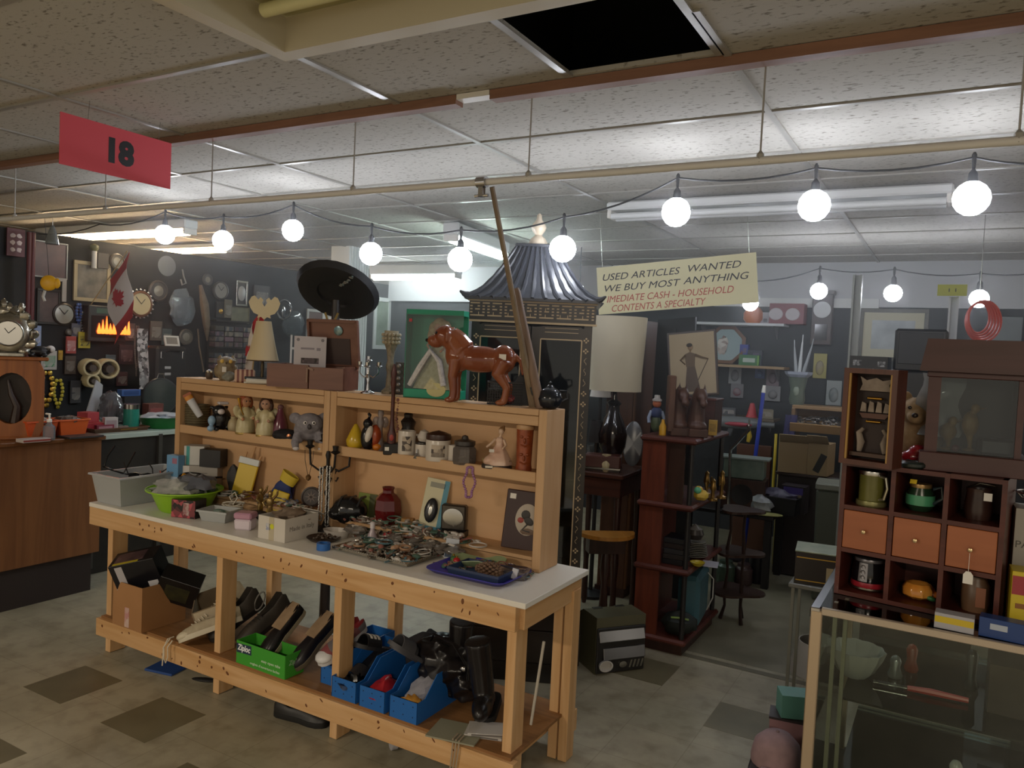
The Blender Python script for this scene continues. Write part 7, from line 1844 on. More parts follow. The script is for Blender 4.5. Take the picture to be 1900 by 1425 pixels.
shelf('wall_shelf','lowest dark shelf of red and white goods behind the tower',xa(1300,zC),xa(1446,zC),y_-.1,zC,.30,M('#6d6050',.5))
p=on(1397,y_,zA);t=thing('ceramic_pumpkin','orange ceramic pumpkin jar on the white wall shelf','jar',p);B().lathe([(.06,0),(.09,.04),(.09,.10),(.06,.15),(.03,.165)],20,ripple=8,ra=.05).make('body',M('#c9702a',.3),t);B().cyl((0,0,.16),(.01,0,.2),.015,.010).make('stalk',M('#6a4a28',.5),t)
p=on(1419,y_,zA);pack('white_card','small white printed card on the white wall shelf beside the pumpkin','card',p,0,.085,.11,.02,M('#b9b6bc',.5),(('print',.05,-.2,.4,.3,M('#77747c',.5)),))
p=on(1461,y_-.02,zA);t=pack('dish_box','red carton printed with two white dishes on the end of the white shelf','box',p,0,.31,.19,.16,M('#7d3a40',.5))
for q in(-1,1):B().lathe([(.065,0),(.06,.006),(.02,.007),(.001,.005)],20,(-.0+q*.075-.02,-.081,.09),sy=.9,rot=(QR,0,0)).make('white_dish',M('#b5aeb2',.4),t)
p=on(1345,y_+.05,zB_);t=thing('octagon_picture','octagonal wooden framed plate picture on the pine shelf','picture',p,.0,tilt=(-.1,0))
B().lathe([(.20,0),(.20,.03),(.17,.035),(.165,.02),(.001,.02)],8,(0,0,.19),a0=PI/8,rot=(QR,0,0)).make('frame',M('#7a5232',.45),t);B().lathe([(.163,0),(.001,.004)],24,(0,-.022,.19),rot=(QR,0,0)).make('plate',M('#8fa5a8',.3),t)
B().ball((-.03,-.03,.18),(.05,.004,.09),10,8,nz=.4,seed=3).make('painted_figure',M('#77564a',.4,kind='patch',c2='#c9c4bc',sc=25),t)
for px,w,h,c1,lb,z in((1380,.08,.20,'#2a3a9a','upright blue box on the pine shelf',0),(1400,.14,.15,'#2b3040','dark blue box behind the green one on the pine shelf',0)):
 p=on(px,y_+.06,zB_);pack('carton',lb,'box',p,0,w,h,.06,M(c1,.4),(('print',.1,.2,.4,.25,M('#5a4a6a',.4)),))
p=on(1390,y_-.06,zB_);pack('green_game','green and white boxed game at the front of the pine shelf','box',p,0,.19,.10,.05,M('#3f7a4a',.4),(('white_print',0,0,.6,.4,M('#b9c4bc',.5)),('edge',.45,0,.08,.9,M('#7fb04a',.5))))
HG=[(1352,1374,676,712,'#8a8d90','#3a3a3c','carded headphones hanging left under the pine shelf'),(1356,1378,712,738,'#77757a','#a0616a','carded toy with pink label under the headphones'),(1401,1418,682,702,'#2f4a86','#6a86b5','small blue pack hanging under the pine shelf'),(1422,1444,682,716,'#7d6a72','#4a3a40','mauve pack hanging under the right end of the pine shelf'),(1420,1446,716,744,'#8f8f92','#5a5a5c','grey pack with red tab below the mauve pack'),(1509,1531,656,702,'#a9a05a','#8a7a8c','yellow and purple carded pack under the pendulum clock'),(1533,1558,706,752,'#9aa0a0','#4a5452','silver bag hanging beside the metal upright')]
for x0,x1,yt,yb,c1,c2,lb in HG:
 p,w,h=R(x0,x1,yt,yb,BY-.02);w*=1.05
 t=thing('blister_pack',lb,'pack',p);B().box((0,0,h/2),(w,.014,h),bev=.002).make('card',M(c1,.45),t);B().ball((0,-.01,h*.42),(w*.32,.02,h*.3),10,7).make('product',M(c2,.35,kind='patch',c2=c1,sc=15),t)
for i,(px,c,lb)in enumerate(((1310,'#8a3a3a','red carton at the left of the lowest shelf'),(1330,'#9a9088','beige carton beside the red one on the lowest shelf'),(1352,'#55575c','grey carton on the lowest shelf'),(1420,'#8c8470','tan carton at the right of the lowest shelf'))):
 p=on(px,y_-.12,zC);pack('carton',lb,'box',p,.1*i,.13,.05+.012*i,.10,M(c,.5),(('print',0,0,.8,.5,M('#b0a8a4',.5,kind='patch',c2=c,sc=25)),))
p=on(1372,y_-.35,.95);t=thing('toy_gun','large grey and red toy blaster below the lowest shelf','toy',on(1365,y_-.35,aty(1365,800,y_-.35).z),.1);b=B().ball((0,0,.08),(.26,.05,.06),16,9).cyl((.2,0,.08),(.34,0,.08),.025);b.make('body',M('#6d7072',.4),t);B().ball((.02,-.03,.07),(.14,.03,.025),12,7).make('red_panel',M('#a83a48',.4),t);B().box((-.05,0,.0),(.05,.04,.10),rot=(0,.3,0),bev=.008).make('grip',M('#4a4c4e',.4),t)
p,w,h=R(1385,1404,766,792,y_-.14,zC);t=thing('red_cone','small red plastic cone by the blue broom pole','cone',p);B().lathe([(.055,0),(.045,.03),(.02,h),(.001,h+.005)],14).make('cone',M('#c2303a',.4),t)
a=aty(1405,830,6.6);e=aty(1418,715,6.6);a.z=0;q=a.lerp(e,0)
t=thing('broom','blue broom pole with white top leaning before the back wall','broom',Vector((a.x-.06,6.6,0)));v=e-Vector((a.x-.06,6.6,0))
B().cyl((0,0,.1),v*.96,.016).make('pole',M('#2a3fa8',.4),t);B().cyl(v*.96,v,.018,.012).make('tip',WHITE,t);B().box((0,0,.06),(.28,.06,.12),bev=.02).make('brush_head',M('#3a3a40',.7),t)
p=on(1478,7.45,1.36)
t=thing('green_vase','grey green tall vase holding white umbrellas above the wooden tray rack','vase',on(1478,6.98,1.3455));B().shell([(.07,0),(.085,.05),(.075,.15),(.10,.29),(.105,.30)],.006,20).make('vase',M('#5f6a5c',.3),t);B().ball((0,-.075,.15),(.03,.012,.06),10,7).make('medallion',M('#8a9484',.3),t);B().lathe([(.105,.30),(.14,.33),(.15,.36),(.10,.31)],8,sy=.6).make('paper_frill',M('#9aa0b0',.5),t)
VB=t.location.copy();t.scale=(.78,.78,.78)
for q,(dx,hh,c)in enumerate(((.02,.66,'#b9bcbe'),(.12,.62,'#8f9498'),(-.06,.60,'#9a9ea2'))):
 t=thing('umbrella',('white','slim grey','pale')[q]+' folded umbrella standing in the grey green vase','umbrella',VB+Vector((0,0,.02)));t.scale=(.78,.78,.78);B().tube([(0,0,0),(dx*.5,0,hh*.6),(dx,0,hh)],[.016,.02,.008],8).make('canopy',M(c,.5),t);B().cyl((dx,0,hh),(dx*1.1,0,hh+.08),.006).make('tip',M(c,.4),t)
p,w,h=R(1505,1541,548,640,BY-.06)
t=thing('pendulum_clock','brown wooden pendulum wall clock with white dial on the back wall','clock',p);h*=1.0
B().box((0,0,h/2),(w,.10,h),bev=.006).make('case',M('#45302a',.4,kind='woodz',c2='#38261f'),t);B().box((0,-.01,h+.02),(w*1.15,.12,.04),bev=.008).make('cornice',M('#45302a',.4),t);B().lathe([(w*.40,0),(w*.42,.008),(w*.34,.010),(.001,.008)],24,(0,-.05,h*.70),rot=(QR,0,0)).make('dial',M('#c9cccc',.25),t);B().box((0,-.052,h*.25),(w*.6,.004,h*.32)).make('glass_door',M('#241a18',.15),t)
rx=on(1503,6.9,0).x
t=thing('tray_rack','wooden rack with tilted trays of small hardware at the back right','rack',Vector((rx,6.9,0)),0)
zt=aty(1508,800,6.75).z
for sx in(-1,1):B().box((sx*.205,.1,.66),(.03,.30,1.32),bev=.003).make('side',M('#7d6040',.55),t)
b=B(Matrix.Translation((0,0,zt+.05))@Matrix.Rotation(.35,4,'X'));b.box((0,0,0),(.39,.32,.012)).box((0,-.16,.03),(.41,.02,.07)).box((0,.16,.03),(.41,.02,.07));b.make('tray',M('#8f7048',.55),t)
B().box((0,.12,1.33),(.44,.30,.03),bev=.004).make('top',M('#9a7a54',.5),t);B().box((0,.1,.45),(.38,.28,.02)).make('shelf',M('#7d6040',.55),t)
hw=heap('hardware','loose hardware and dark trinkets lying in the tilted wooden tray',Vector((rx,6.9,zt+.055)),0,.35,.26,120,.04,41,[M('#4a4440',.4),M('#8d8680',.3,.5),M('#a9a29a',.4),M('#332e2c',.5)]);hw.rotation_euler.x=.35
p=on(1490,6.5,0);zc_=aty(1490,878,6.5).z
t=thing('low_cabinet','dark low cabinet carrying the cardboard boxes at the back right','cabinet',Vector((p.x,6.62,0)),0);B().box((0,0,zc_/2),(.46,.34,zc_-.02)).make('body',M('#241a18',.5),t);B().box((0,0,zc_-.012),(.50,.38,.022),bev=.003).make('top',M('#2e211d',.4),t)
for q,(px,w,h,lb,rz)in enumerate(((1478,.28,.24,'open brown carton with flap on the dark low cabinet',.15),(1522,.15,.25,'second brown carton right of the open one',-.1))):
 pp=on(px,6.55,zc_+.001);t=thing('cardboard_box',lb,'box',pp,rz);B().box((0,0,h/2),(w,.24,h),bev=.002).make('carton',M('#8a7455',.75),t);B().box((0,-.13,h+.03),(w,.004,.12),rot=(.9,0,0)).make('flap',M('#94805f',.75),t)
 if q:B().box((.02,-.121,h*.4),(.05,.002,h*.6),rot=(0,.4,0)).make('dark_mark',M('#2a2826',.6),t)
p=on(1542,6.05,0)
t=thing('rubbish_bin','grey green plastic waste bin beside the cube organiser','bin',p,.1);hb=aty(1542,893,6.05).z;B().box((0,0,hb*.47),(.26,.26,hb*.94),bev=.015,taper=1.1).make('body',M('#4f5246',.5),t);B().box((0,0,hb*.97),(.30,.30,hb*.06),bev=.01).make('rim',M('#77786c',.5),t)
t=thing('black_table','low black table crowded with boxes behind the tower shelf','table',Vector((-1.52,6.20,0)),0)
B().box((0,0,.535),(.82,.55,.03),bev=.004).make('top',M('#1b1716',.4),t)
for sx in(-1,1):
 for sy in(-1,1):B().box((sx*.37,sy*.23,.26),(.05,.05,.52)).make('leg',M('#171413',.5),t)
def tp(px,y):return on(px,y,.5505)
p=tp(1378,6.15);zq=.5505
t=thing('tank_box','greenish clear tank box high on the black table','tank',p+Vector((0,0,.24)),.1);B().box((0,0,.075),(.30,.20,.15),bev=.006).make('tank',M('#4a5a50',.3,kind='noise',c2='#6d7a70',sc=8),t);B().box((0,0,.155),(.37,.21,.012)).make('lid',M('#77807a',.4),t)
t=thing('speaker_box','dark wooden speaker box under the clear tank','speaker',p,.1);B().box((0,0,.119),(.34,.22,.236),bev=.004).make('cabinet',DKWOOD,t);B().lathe([(.08,0),(.08,.006),(.02,.002)],18,(0,-.11,.12),rot=(QR,0,0)).make('cone',BLACK,t)
p=tp(1440,6.2);t=thing('black_crate','black crate of dark goods at the right of the black table','crate',p,-.1);tub(B(),.34,.24,.36,.26,.13,.006,.004).make('crate',M('#1a191b',.5),t);B().ball((0,0,.12),(.15,.10,.05),14,8,nz=.6,seed=7).make('dark_goods',M('#2c2a3a',.5,kind='patch',c2='#5a5668',sc=18),t)
p=tp(1500,6.25);t=pack('purple_carton','dark carton with purple print right of the black crate','box',p+Vector((-.11,.02,0)),-.05,.18,.21,.14,M('#241e22',.5),(('purple_print',0,.32,.8,.25,M('#4a3f86',.5)),('cream_print',.05,.15,.6,.1,M('#8a7a62',.5))))
t=thing('vacuum_hose','bent chrome vacuum tube rising behind the tower shelf','tube',tp(1352,6.0)+Vector((0,0,0)));o=t.location.copy();B().tube([Vector((0,0,.0)),aty(1355,835,6.0)-o,aty(1390,797,6.0)-o,aty(1388,788,6.0)-o],.013,8).make('tube',CHROME,t)
t=thing('white_bag','pale plastic bag on the black table beside the speaker','bag',tp(1412,6.05));B().ball((0,0,.06),(.08,.07,.07),12,8,nz=.5,seed=6).make('bag',M('#77787a',.4,kind='noise',c2='#a0a2a2',sc=12),t)
p=tp(1420,5.98);one('leaf_tray',B().ball((0,0,.008),(.13,.07,.010),16,7),M('#8d8a54',.4),'olive yellow leaf shaped tray at the front of the black table','tray',p,.2)
for i,(px,c,lb)in enumerate(((1437,'#c9b03a','yellow ruler upright behind the black table'),(1446,'#a99a62','pale wooden yardstick upright behind the black table'),(1452,'#2c2a5a','dark blue rolled mat leaning behind the black table'),(1462,'#33305f','second dark blue rolled mat leaning behind the black table'))):
 a=aty(px,860,6.75);e=aty(px+(3 if i<2 else 12),805 if i<2 else 770,6.78);o=Vector((a.x,a.y,0))
 one(('ruler','yardstick','rolled_mat','rolled_mat')[i],B().tube([(0,0,0),a-o,e-o],.012 if i<2 else .028,8),M(c,.5),lb,('ruler','yardstick','mat','mat')[i],o)
for i,(px,y,h,c,lb)in enumerate(((1345,5.9,.14,'#3a4a3e','green glass jar under the black table at its left'),(1378,5.98,.12,'#4a3a3a','brown jar under the black table'),(1405,6.1,.20,'#232122','dark pail under the black table'))):
 p=on(px,y,0);t=thing('jar',lb,'jar',p);B().lathe([(.06,0),(.07,.02),(.07,h),(.05,h+.02),(.05,h+.04)],16).make('body',M(c,.3),t)
p=on(1368,6.95,0);t=thing('yellow_tool','yellow handled tool hanging behind the black table','tool',aty(1388,820,6.975));B().tube([(0,0,0),(.01,0,.05),(0,0,.12)],[.015,.022,.012],7).make('handle',M('#b59a2a',.4),t);B().cyl((0,0,.12),(0,0,.2),.008).make('shaft',SILVER,t)
t=thing('tool_rack','reddish brown tool rack standing behind the yellow handled tool','rack',Vector((t.location.x+.05,7.02,0)));zr=.9
B().box((0,0,.48),(.30,.05,.96),bev=.005).make('board',M('#4f3020',.5),t)
# == on and around the cube organiser and showcase
CT=SZ+CH_+.0008
p=on(1613,2.69,CT)
t=thing('shadow_box','deep wooden shadow box with carved ship and figures on top of the cube organiser','box',p,-.30)
w,h,d=.165,.305,.075;fw=.016
b=B().box((0,0,fw/2),(w,d,fw)).box((0,0,h-fw/2),(w,d,fw)).box((-w/2+fw/2,0,h/2),(fw,d,h-2*fw)).box((w/2-fw/2,0,h/2),(fw,d,h-2*fw));b.make('frame',M('#5a3020',.4,kind='woodz',c2='#4a2618'),t)
B().box((0,d/2-.004,h/2),(w-.02,.008,h-.02)).make('back',M('#2e211e',.6),t)
for x in(-1,1):B().box((x*(w/2-fw-.003),-d/2+.006,h/2),(.006,.006,h-2*fw)).make('inner_strip',M('#b08a4a',.5),t)
PAL=M('#9c8f82',.6,kind='noise',c2='#7d7066',sc=30)
B().prism([(-.05,.235),(.05,.235),(.04,.255),(.05,.275),(.02,.268),(0,.277),(-.03,.268),(-.05,.28),(-.042,.255)],.006,(0,.01,0)).make('carved_eagle',PAL,t)
b=B()
for q in range(4):b.prism([(-.045+.024*q,.168),(-.026+.024*q,.168),(-.028+.024*q,.20-.004*abs(q-1.5)),(-.04+.024*q,.205-.004*abs(q-1.5))],.006,(0,.01,0))
b.make('sails',PAL,t);B().prism([(-.045,.163),(-.035,.148),(.035,.148),(.05,.165)],.01,(0,.006,0)).make('hull',M('#5a3a2e',.5),t)
for x in(-1,1):B().tube([(x*.04,.01,.04),(x*.036,.01,.07),(x*.044,.01,.10),(x*.03,.01,.115)],[.008,.013,.010,.006],7,flat=.5).make('carved_figure',PAL,t)
for z in(.138,.212):B().box((0,.01,z),(.05,.012,.008),bev=.003).make('brass_plate',BRASS,t)
B().box((0,.01,.032),(w-.04,.04,.012)).make('ledge',M('#4a3428',.5),t)
p=on(1800,2.83,CT)
t=thing('display_cabinet','dark red wooden table cabinet with overhanging top and glass front','cabinet',p,.02);t.scale=(.88,.9,.83)
w,d=.30,.20;RW=M('#4b2a28',.45,kind='woodx',c2='#40221f',sc=3)
B().box((0,0,.035),(w+.03,d+.04,.07),bev=.003).make('base',RW,t);B().box((0,d/2-.006,.21),(w-.01,.012,.28)).make('back',M('#231614',.5),t)
for x in(-1,1):B().box((x*(w/2-.02),0,.21),(.04 if x<0 else .02,d,.28)).make('side',RW,t)
B().box((0,0,.36),(w+.01,d+.02,.022),bev=.003).make('cornice',RW,t)
B().prism([(-w/2-.03,0),(w/2+.03,0),(w/2+.01,.12),(-w/2-.01,.12)],d+.06,(0,-d/2-.04,.37)).make('roof',RW,t)
B().box((.01,-d/2+.01,.21),(w-.06,.004,.28)).make('glass_front',M('#e3e8e8',.04,kind='glass'),t)
for i,(x,y,hh,lb)in enumerate(((-.075,-.02,.11,'yellow brown carved bird at the left inside the red wooden cabinet'),(-.01,.0,.16,'taller yellow brown carved bird inside the red wooden cabinet'))):
 q=thing('carved_bird',lb,'figurine',p+Vector((x*.9,y,.0585)),.6,'carved birds')
 b=B().ball((0,0,hh*.55),(.026,.022,hh*.26),12,8).ball((.008,-.008,hh*.86),(.014,.013,.016),10,7).tube([(0,0,hh*.35),(.004,0,hh*.1),(.002,0,.004)],[.012,.006,.008],7).ball((0,0,.006),(.022,.018,.006),8,6)
 fuse('body',b,M('#8a6a2c',.4,kind='noise',c2='#6d5020',sc=30),q,.003);B().lathe([(.004,0),(.001,.018)],6,(.016,-.018,hh*.86),rot=(1.3,0,.8)).make('beak',M('#5a4426',.4),q)
one('dark_casket',B().box((0,0,.025),(.10,.07,.05),bev=.008),M('#221b1b',.3),'small dark casket at the right inside the red wooden cabinet','casket',p+Vector((.065,-.01,.0585)),.1)
one('red_bead',B().ball((0,0,.012),.012,10,7),M('#5a1f28',.2),'dark red bead between the carved birds','bead',p+Vector((-.045,-.05,.0585)))
p=on(1705,2.90,CT)
t=thing('wrapped_plush','beige plush animal wrapped in clear plastic between shadow box and red wooden cabinet','plush toy',p,.0)
fuse('body',B().ball((0,0,.09),(.07,.05,.09),14,10).ball((-.01,-.025,.17),(.055,.05,.05),12,9).ball((-.015,-.07,.155),(.028,.022,.022),10,7).ball((-.05,-.01,.215),(.02,.012,.022),8,6).ball((.035,-.01,.215),(.02,.012,.022),8,6),M('#a68d6c',.9,kind='noise',c2='#8f7758',sc=60),t,.005)
B().ball((-.018,-.094,.162),(.010,.006,.008),8,6).make('nose',M('#2a201c',.4),t);B().ball((-.035,-.07,.185),.006,7,5).make('eye',GLOSSB,t)
B().sheet(lambda u,v:(-.01+.12*v+.01*math.sin(9*u),-.06-.03*math.sin(PI*v)+.02*math.sin(7*u),.10+.20*u),10,10,.002).make('plastic_wrap',M('#eef0f2',.12,kind='glass',amt=.4,c2='#cfd0d2'),t)
p=on(1702,2.80,CT);t=thing('red_toy','shiny dark red toy car beside the shadow box','toy',p,.3);b=B().ball((0,0,.03),(.055,.03,.025),12,8).ball((0,0,.05),(.03,.024,.02),10,7);fuse('body',b,M('#8c1a24',.15),t,.004)
for x in(-1,1):
 for y in(-1,1):B().lathe([(.012,-.006),(.012,.006)],12,(x*.033,y*.026,.012),rot=(QR,0,0)).make('wheel',BLACK,t)
p=on(1694,2.735,CT);one('dark_ring',B().tube([(.028*math.cos(a),.028*math.sin(a),.012)for a in[i*PI/10 for i in range(20)]],.011,8,closed=True),M('#1d2622',.3),'dark green ring lying at the front of the cube organiser top','ring',p)
p=cube(0,2,dy=-.035);t=thing('glass_stein','green glass beer stein with silver rim and curved handle in the top left cube','mug',p,-.55)
B().shell([(.044,0),(.046,.012),(.040,.018),(.040,.10),(.042,.112)],.003,22).make('stein',M('#5a5a2c',.1,kind='noise',c2='#6b6a34',sc=8),t);B().lathe([(.0465,0),(.048,.006),(.0465,.016)],24).make('foot_band',M('#8d8a5c',.25,.5),t);B().lathe([(.0425,.10),(.0435,.106),(.0425,.113)],24).make('rim_band',SILVER,t)
B().tube([(.036,-.015,.10),(.062,-.02,.098),(.068,-.02,.065),(.058,-.02,.03),(.038,-.015,.024)],.005,8).make('handle',M('#b9b5a0',.15,.8),t)
p=cube(1,2,dx=-.012);t=thing('green_mug','green banded round mug with yellow tag in the top middle cube','mug',p,-.45);B().shell([(.03,0),(.042,.02),(.042,.05),(.03,.075),(.03,.085)],.003,22).make('mug',M('#1f3524',.2),t);B().lathe([(.0425,.02),(.0432,.035),(.0425,.052)],22).make('green_band',M('#4f9a72',.3),t)
B().lathe([(.0302,.074),(.031,.08),(.0302,.086)],22).make('rim_band',M('#a98a5a',.3,.6),t);B().tube([(.04,0,.075),(.066,0,.085),(.07,0,.05),(.042,0,.028)],.006,8).make('handle',M('#26343a',.2),t);B().box((-.012,-.026,.092),(.02,.002,.014),rot=(-.4,0,.2)).make('yellow_tag',YELLOW,t)
p=cube(2,2);t=thing('dark_tankard','dark brown tankard with white tag in the top right cube','mug',p,0);B().shell([(.035,0),(.04,.03),(.034,.08),(.036,.095)],.003,20).make('tankard',M('#2c1d1a',.3,kind='noise',c2='#3f2a24',sc=20),t);B().tube([(-.03,0,.095),(.0,-.01,.112),(.04,0,.108)],.003,6).make('wire_handle',SILVER,t);B().box((.022,-.037,.075),(.022,.001,.024)).make('white_tag',PAPER,t)
p=cube(0,0);t=thing('black_pot','black pot with silver scroll panel and red foot band in the bottom left cube','pot',p,0);B().shell([(.05,0),(.054,.008),(.052,.06),(.045,.095),(.045,.10)],.003,24).make('pot',M('#121114',.15),t);B().lathe([(.0535,.008),(.0558,.014),(.0538,.026)],24).make('red_band',M('#9a2430',.25),t);B().lathe([(.052,0),(.0565,.004),(.054,.009)],26).make('silver_foot',SILVER,t);B().lathe([(.0455,.09),(.047,.096),(.0455,.101)],24).make('silver_rim',M('#77757a',.3,.6),t)
b=B()
for i in range(6):a0=-PI/2-.55+.09*i;b.add([(.0552*math.cos(a),.0552*math.sin(a),.03)for a in(a0,a0+.09)]+[(.0505*math.cos(a),.0505*math.sin(a),.09)for a in(a0+.09,a0)],[(0,1,2,3)])
for i in range(3):b.tube([((.056-.0018*i)*math.cos(-PI/2-.28)+.007*math.cos(q*PI/5),(.056-.0018*i)*math.sin(-PI/2-.28),.042+.017*i+.007*math.sin(q*PI/5))for q in range(10)],.0015,5,closed=True)
b.make('silver_panel',M('#8f8d90',.3,.6),t)
p=cube(1,0);t=thing('pumpkin_dish','glossy orange ceramic pumpkin dish in the bottom middle cube','dish',p,.1);B().shell([(.028,0),(.045,.012),(.046,.034),(.036,.048),(.033,.05)],.004,28,ripple=9,ra=.06).make('dish',M('#c97a2a',.12,kind='noise',c2='#dca04a',sc=18),t);B().ball((.035,-.03,.012),(.016,.01,.008),8,6,rot=(0,.3,0)).make('leaf',M('#3f7a4a',.3),t);B().ball((.045,-.012,.02),(.014,.012,.014),8,6).make('small_pumpkin',M('#c96f2a',.15),t)
p=cube(2,0,dx=.01);t=thing('brown_jar','brown stoneware jar in the bottom right cube behind the hanging tag','jar',p,0);B().lathe([(.036,0),(.04,.03),(.04,.08),(.03,.095),(.03,.108),(.001,.109)],18).make('jar',M('#5a4634',.4,kind='noise',c2='#7a5a42',sc=12),t);B().box((.012,-.0405,.05),(.026,.003,.06)).make('label',M('#8d5a3f',.5),t)
kx=CUBE_M@Vector((-CW/2+th+p_*2+(p_-th)/2,-CD/2-.016,CH_/2-.008))
t=thing('price_tag','white swing tag hanging on a string from the right drawer knob','tag',kx,-.14);B().cyl((0,-.001,0),(0,-.002,-.055),.0007,n=5).make('string',PAPER,t);B().prism([(-.013,-.092),(.013,-.092),(.013,-.065),(.006,-.055),(-.006,-.055),(-.013,-.065)],.001,(0,-.0026,0)).make('tag',PAPER,t)
SK=SZ+.0012
p=on(1770,2.585,SK);pack('tape_box','small white and yellow carton on the showcase in front of the cube organiser','box',p,-.05,.10,.045,.05,M('#a9a9b0',.4),(('yellow_band',0,.1,.98,.4,M('#c9b02a',.4)),))
p=on(1862,2.585,SK);pack('blue_box','blue carton on the showcase right of the yellow banded carton','box',p,-.1,.12,.055,.05,M('#23407a',.35),(('white_oval',-.1,.1,.35,.3,M('#aab4c4',.4)),))
p=on(1912,2.70,SK);t=pack('coffee_carton','yellow and red carton at the right of the cube organiser','box',p,.05,.12,.18,.09,M('#c9b32a',.4),(('red_band',0,.28,.98,.3,M('#9a2f38',.4)),('brown_print',-.2,-.05,.4,.08,M('#8a5a2a',.5))))
p=on(1915,2.87,SK);pack('patio_box','tall grey white carton printed PATIO right of the cube organiser','box',p,.05,.14,.34,.12,M('#a9a49a',.6));o=[q for q in COL.objects if q.name=='patio_box'][0];B().text('PATIO',.03,(-.02,-.0605,.23),w=.09).make('lettering',M('#5a5650',.6),o)
t=thing('wire_bowl','silver wire bowl on top of the tall PATIO carton','bowl',up(p,.3405));b=B()
for q in range(3):b.tube([((.03+.018*q)*math.cos(a),(.03+.018*q)*math.sin(a),.004+.02*q)for a in[i*PI/10 for i in range(20)]],.003,5,closed=True)
for q in range(10):a=q*PI/5;b.tube([(.03*math.cos(a),.03*math.sin(a),.004),(.066*math.cos(a),.066*math.sin(a),.044)],.002,5)
b.make('wires',CHROME,t)
def ins(px,y,z):return on(px,y,z)
zU,zL=.6038,.3038
p=ins(1585,2.98,zU);t=thing('ruffled_bowl','white ruffled glass bowl on the upper shelf of the showcase','bowl',p);B().shell([(.04,0),(.06,.02),(.085,.07),(.095,.10)],.004,30,ripple=11,ra=.05).make('bowl',M('#b9b6b0',.2),t)
p=ins(1745,2.95,zU);t=thing('red_knife','red handled knife lying on the upper shelf of the showcase','knife',p,.1);B().tube([(-.10,0,.012),(-.03,0,.014),(.08,-.005,.012)],[.009,.012,.009],8).make('handle',M('#b5352c',.35),t);B().box((-.15,.004,.012),(.11,.022,.003)).make('blade',SILVER,t)
for i,(px,y,z,c,lb)in enumerate(((1660,3.05,zU,'#9a9a9a','silver trinket left of the red knife in the showcase'),(1690,3.15,zU,'#8a3a2c','small amber glass behind the red knife in the showcase'),(1770,2.92,zL,'#a9a49c','small pale figurine on the lower shelf of the showcase'),(1800,3.1,zU,'#2a2c30','dark vase on the upper shelf of the showcase'))):
 p=ins(px,y,z);jar(('trinket','amber_glass','figurine','dark_vase')[i],lb,('trinket','glass','figurine','vase')[i],p,[(.022,0),(.026,.012),(.016,.04),(.020,.06+.02*i),(.012,.075+.02*i),(.001,.08+.02*i)],M(c,.2,.5 if i==0 else 0),14)
p=ins(1598,2.80,.0905);t=thing('patterned_ball','red and pale patterned ball at the bottom of the showcase','ball',p);B().ball((0,0,.065),.065,20,12).make('ball',M('#8a7f6c',.4,kind='patch',c2='#a33b34',sc=14),t)
p=ins(1712,2.78,.0905);t=thing('red_purse','dark red purse with silver clasp at the bottom of the showcase','purse',p);B().ball((0,0,.05),(.08,.04,.05),14,9).make('purse',M('#6a1f2c',.4),t);B().box((0,0,.10),(.06,.02,.012),bev=.004).make('clasp',SILVER,t)
p=ins(1880,2.95,.0905);t=pack('brown_carton','large brown carton at the bottom right of the showcase','box',p,0,.18,.19,.22,M('#5a4030',.6))
p=ins(1885,2.95,zL);pack('black_player','black media player on the lower shelf at the right of the showcase','player',p,0,.22,.07,.2,M('#1a1a1d',.3),(('silver_strip',0,.1,.9,.08,SILVER),))
p=ins(1885,3.0,zU);pack('dark_carton','dark carton on the upper shelf at the right of the showcase','box',p,0,.17,.16,.16,M('#33241f',.5))
p=ins(1650,3.2,.0905);pack('black_case','black case standing at the back of the showcase bottom','case',p,.1,.20,.16,.1,M('#1d1c1c',.4))
q=aty(1520,1078,3.95)
t=thing('plant_stool','small dark stool carrying the map topped tin box','stool',Vector((q.x,3.95,0)),0);zs=q.z
B().box((0,0,zs-.012),(.24,.24,.022),bev=.004).make('seat',M('#6a6a62',.4),t)
for x in(-1,1):
 for y in(-1,1):B().box((x*.1,y*.1,(zs-.024)/2),(.014,.014,zs-.024)).make('leg',M('#77766a',.4),t)
t=pack('map_tin','dark tin box with pale green map on its lid and gold lines','tin',Vector((q.x,3.95,zs)),.12,.22,.15,.20,M('#241c18',.35),(('gold_line',0,.34,.94,.03,GOLD),('gold_line',0,-.38,.94,.03,GOLD),('cream_label',.28,-.12,.3,.45,M('#9a8a68',.5))));B().box((0,0,.154),(.225,.205,.008),bev=.002).make('map_lid',M('#6f7d66',.35,kind='noise',c2='#9aa088',sc=12),t)
p=atz(1512,1285,0)+Vector((-.03,.30,0));t=thing('lamp_shade','pale fabric lampshade lying on the floor beside the showcase','lampshade',p,.3,tilt=(0,0));B().lathe([(.16,0),(.11,.17),(.105,.17),(.155,0)],24).make('shade',M('#a39c90',.7),t)
p=Vector((-.45,3.02,0))
t=pack('mauve_case','mauve suitcase standing on the floor by the showcase corner post','case',p,.15,.16,.38,.10,M('#8a686c',.5));B().box((0,0,.382),(.165,.105,.008)).make('dark_edge',M('#2c2224',.5),t)
t=pack('teal_carton','teal carton lying on top of the mauve suitcase','box',p+Vector((.005,.01,.387)),.4,.12,.085,.09,M('#4f7d72',.5))
p=Vector((-.46,2.78,0));t=thing('storage_crate','dark crate on the floor under the pink cap','crate',p,.1);B().box((0,0,.155),(.17,.19,.31),bev=.006).make('crate',M('#2a2729',.5),t);p=p+Vector((0,0,.19))
t=thing('pink_cap','dusty pink baseball cap at the foot of the showcase','cap',p+Vector((0,0,.1205)),.35);b=B()
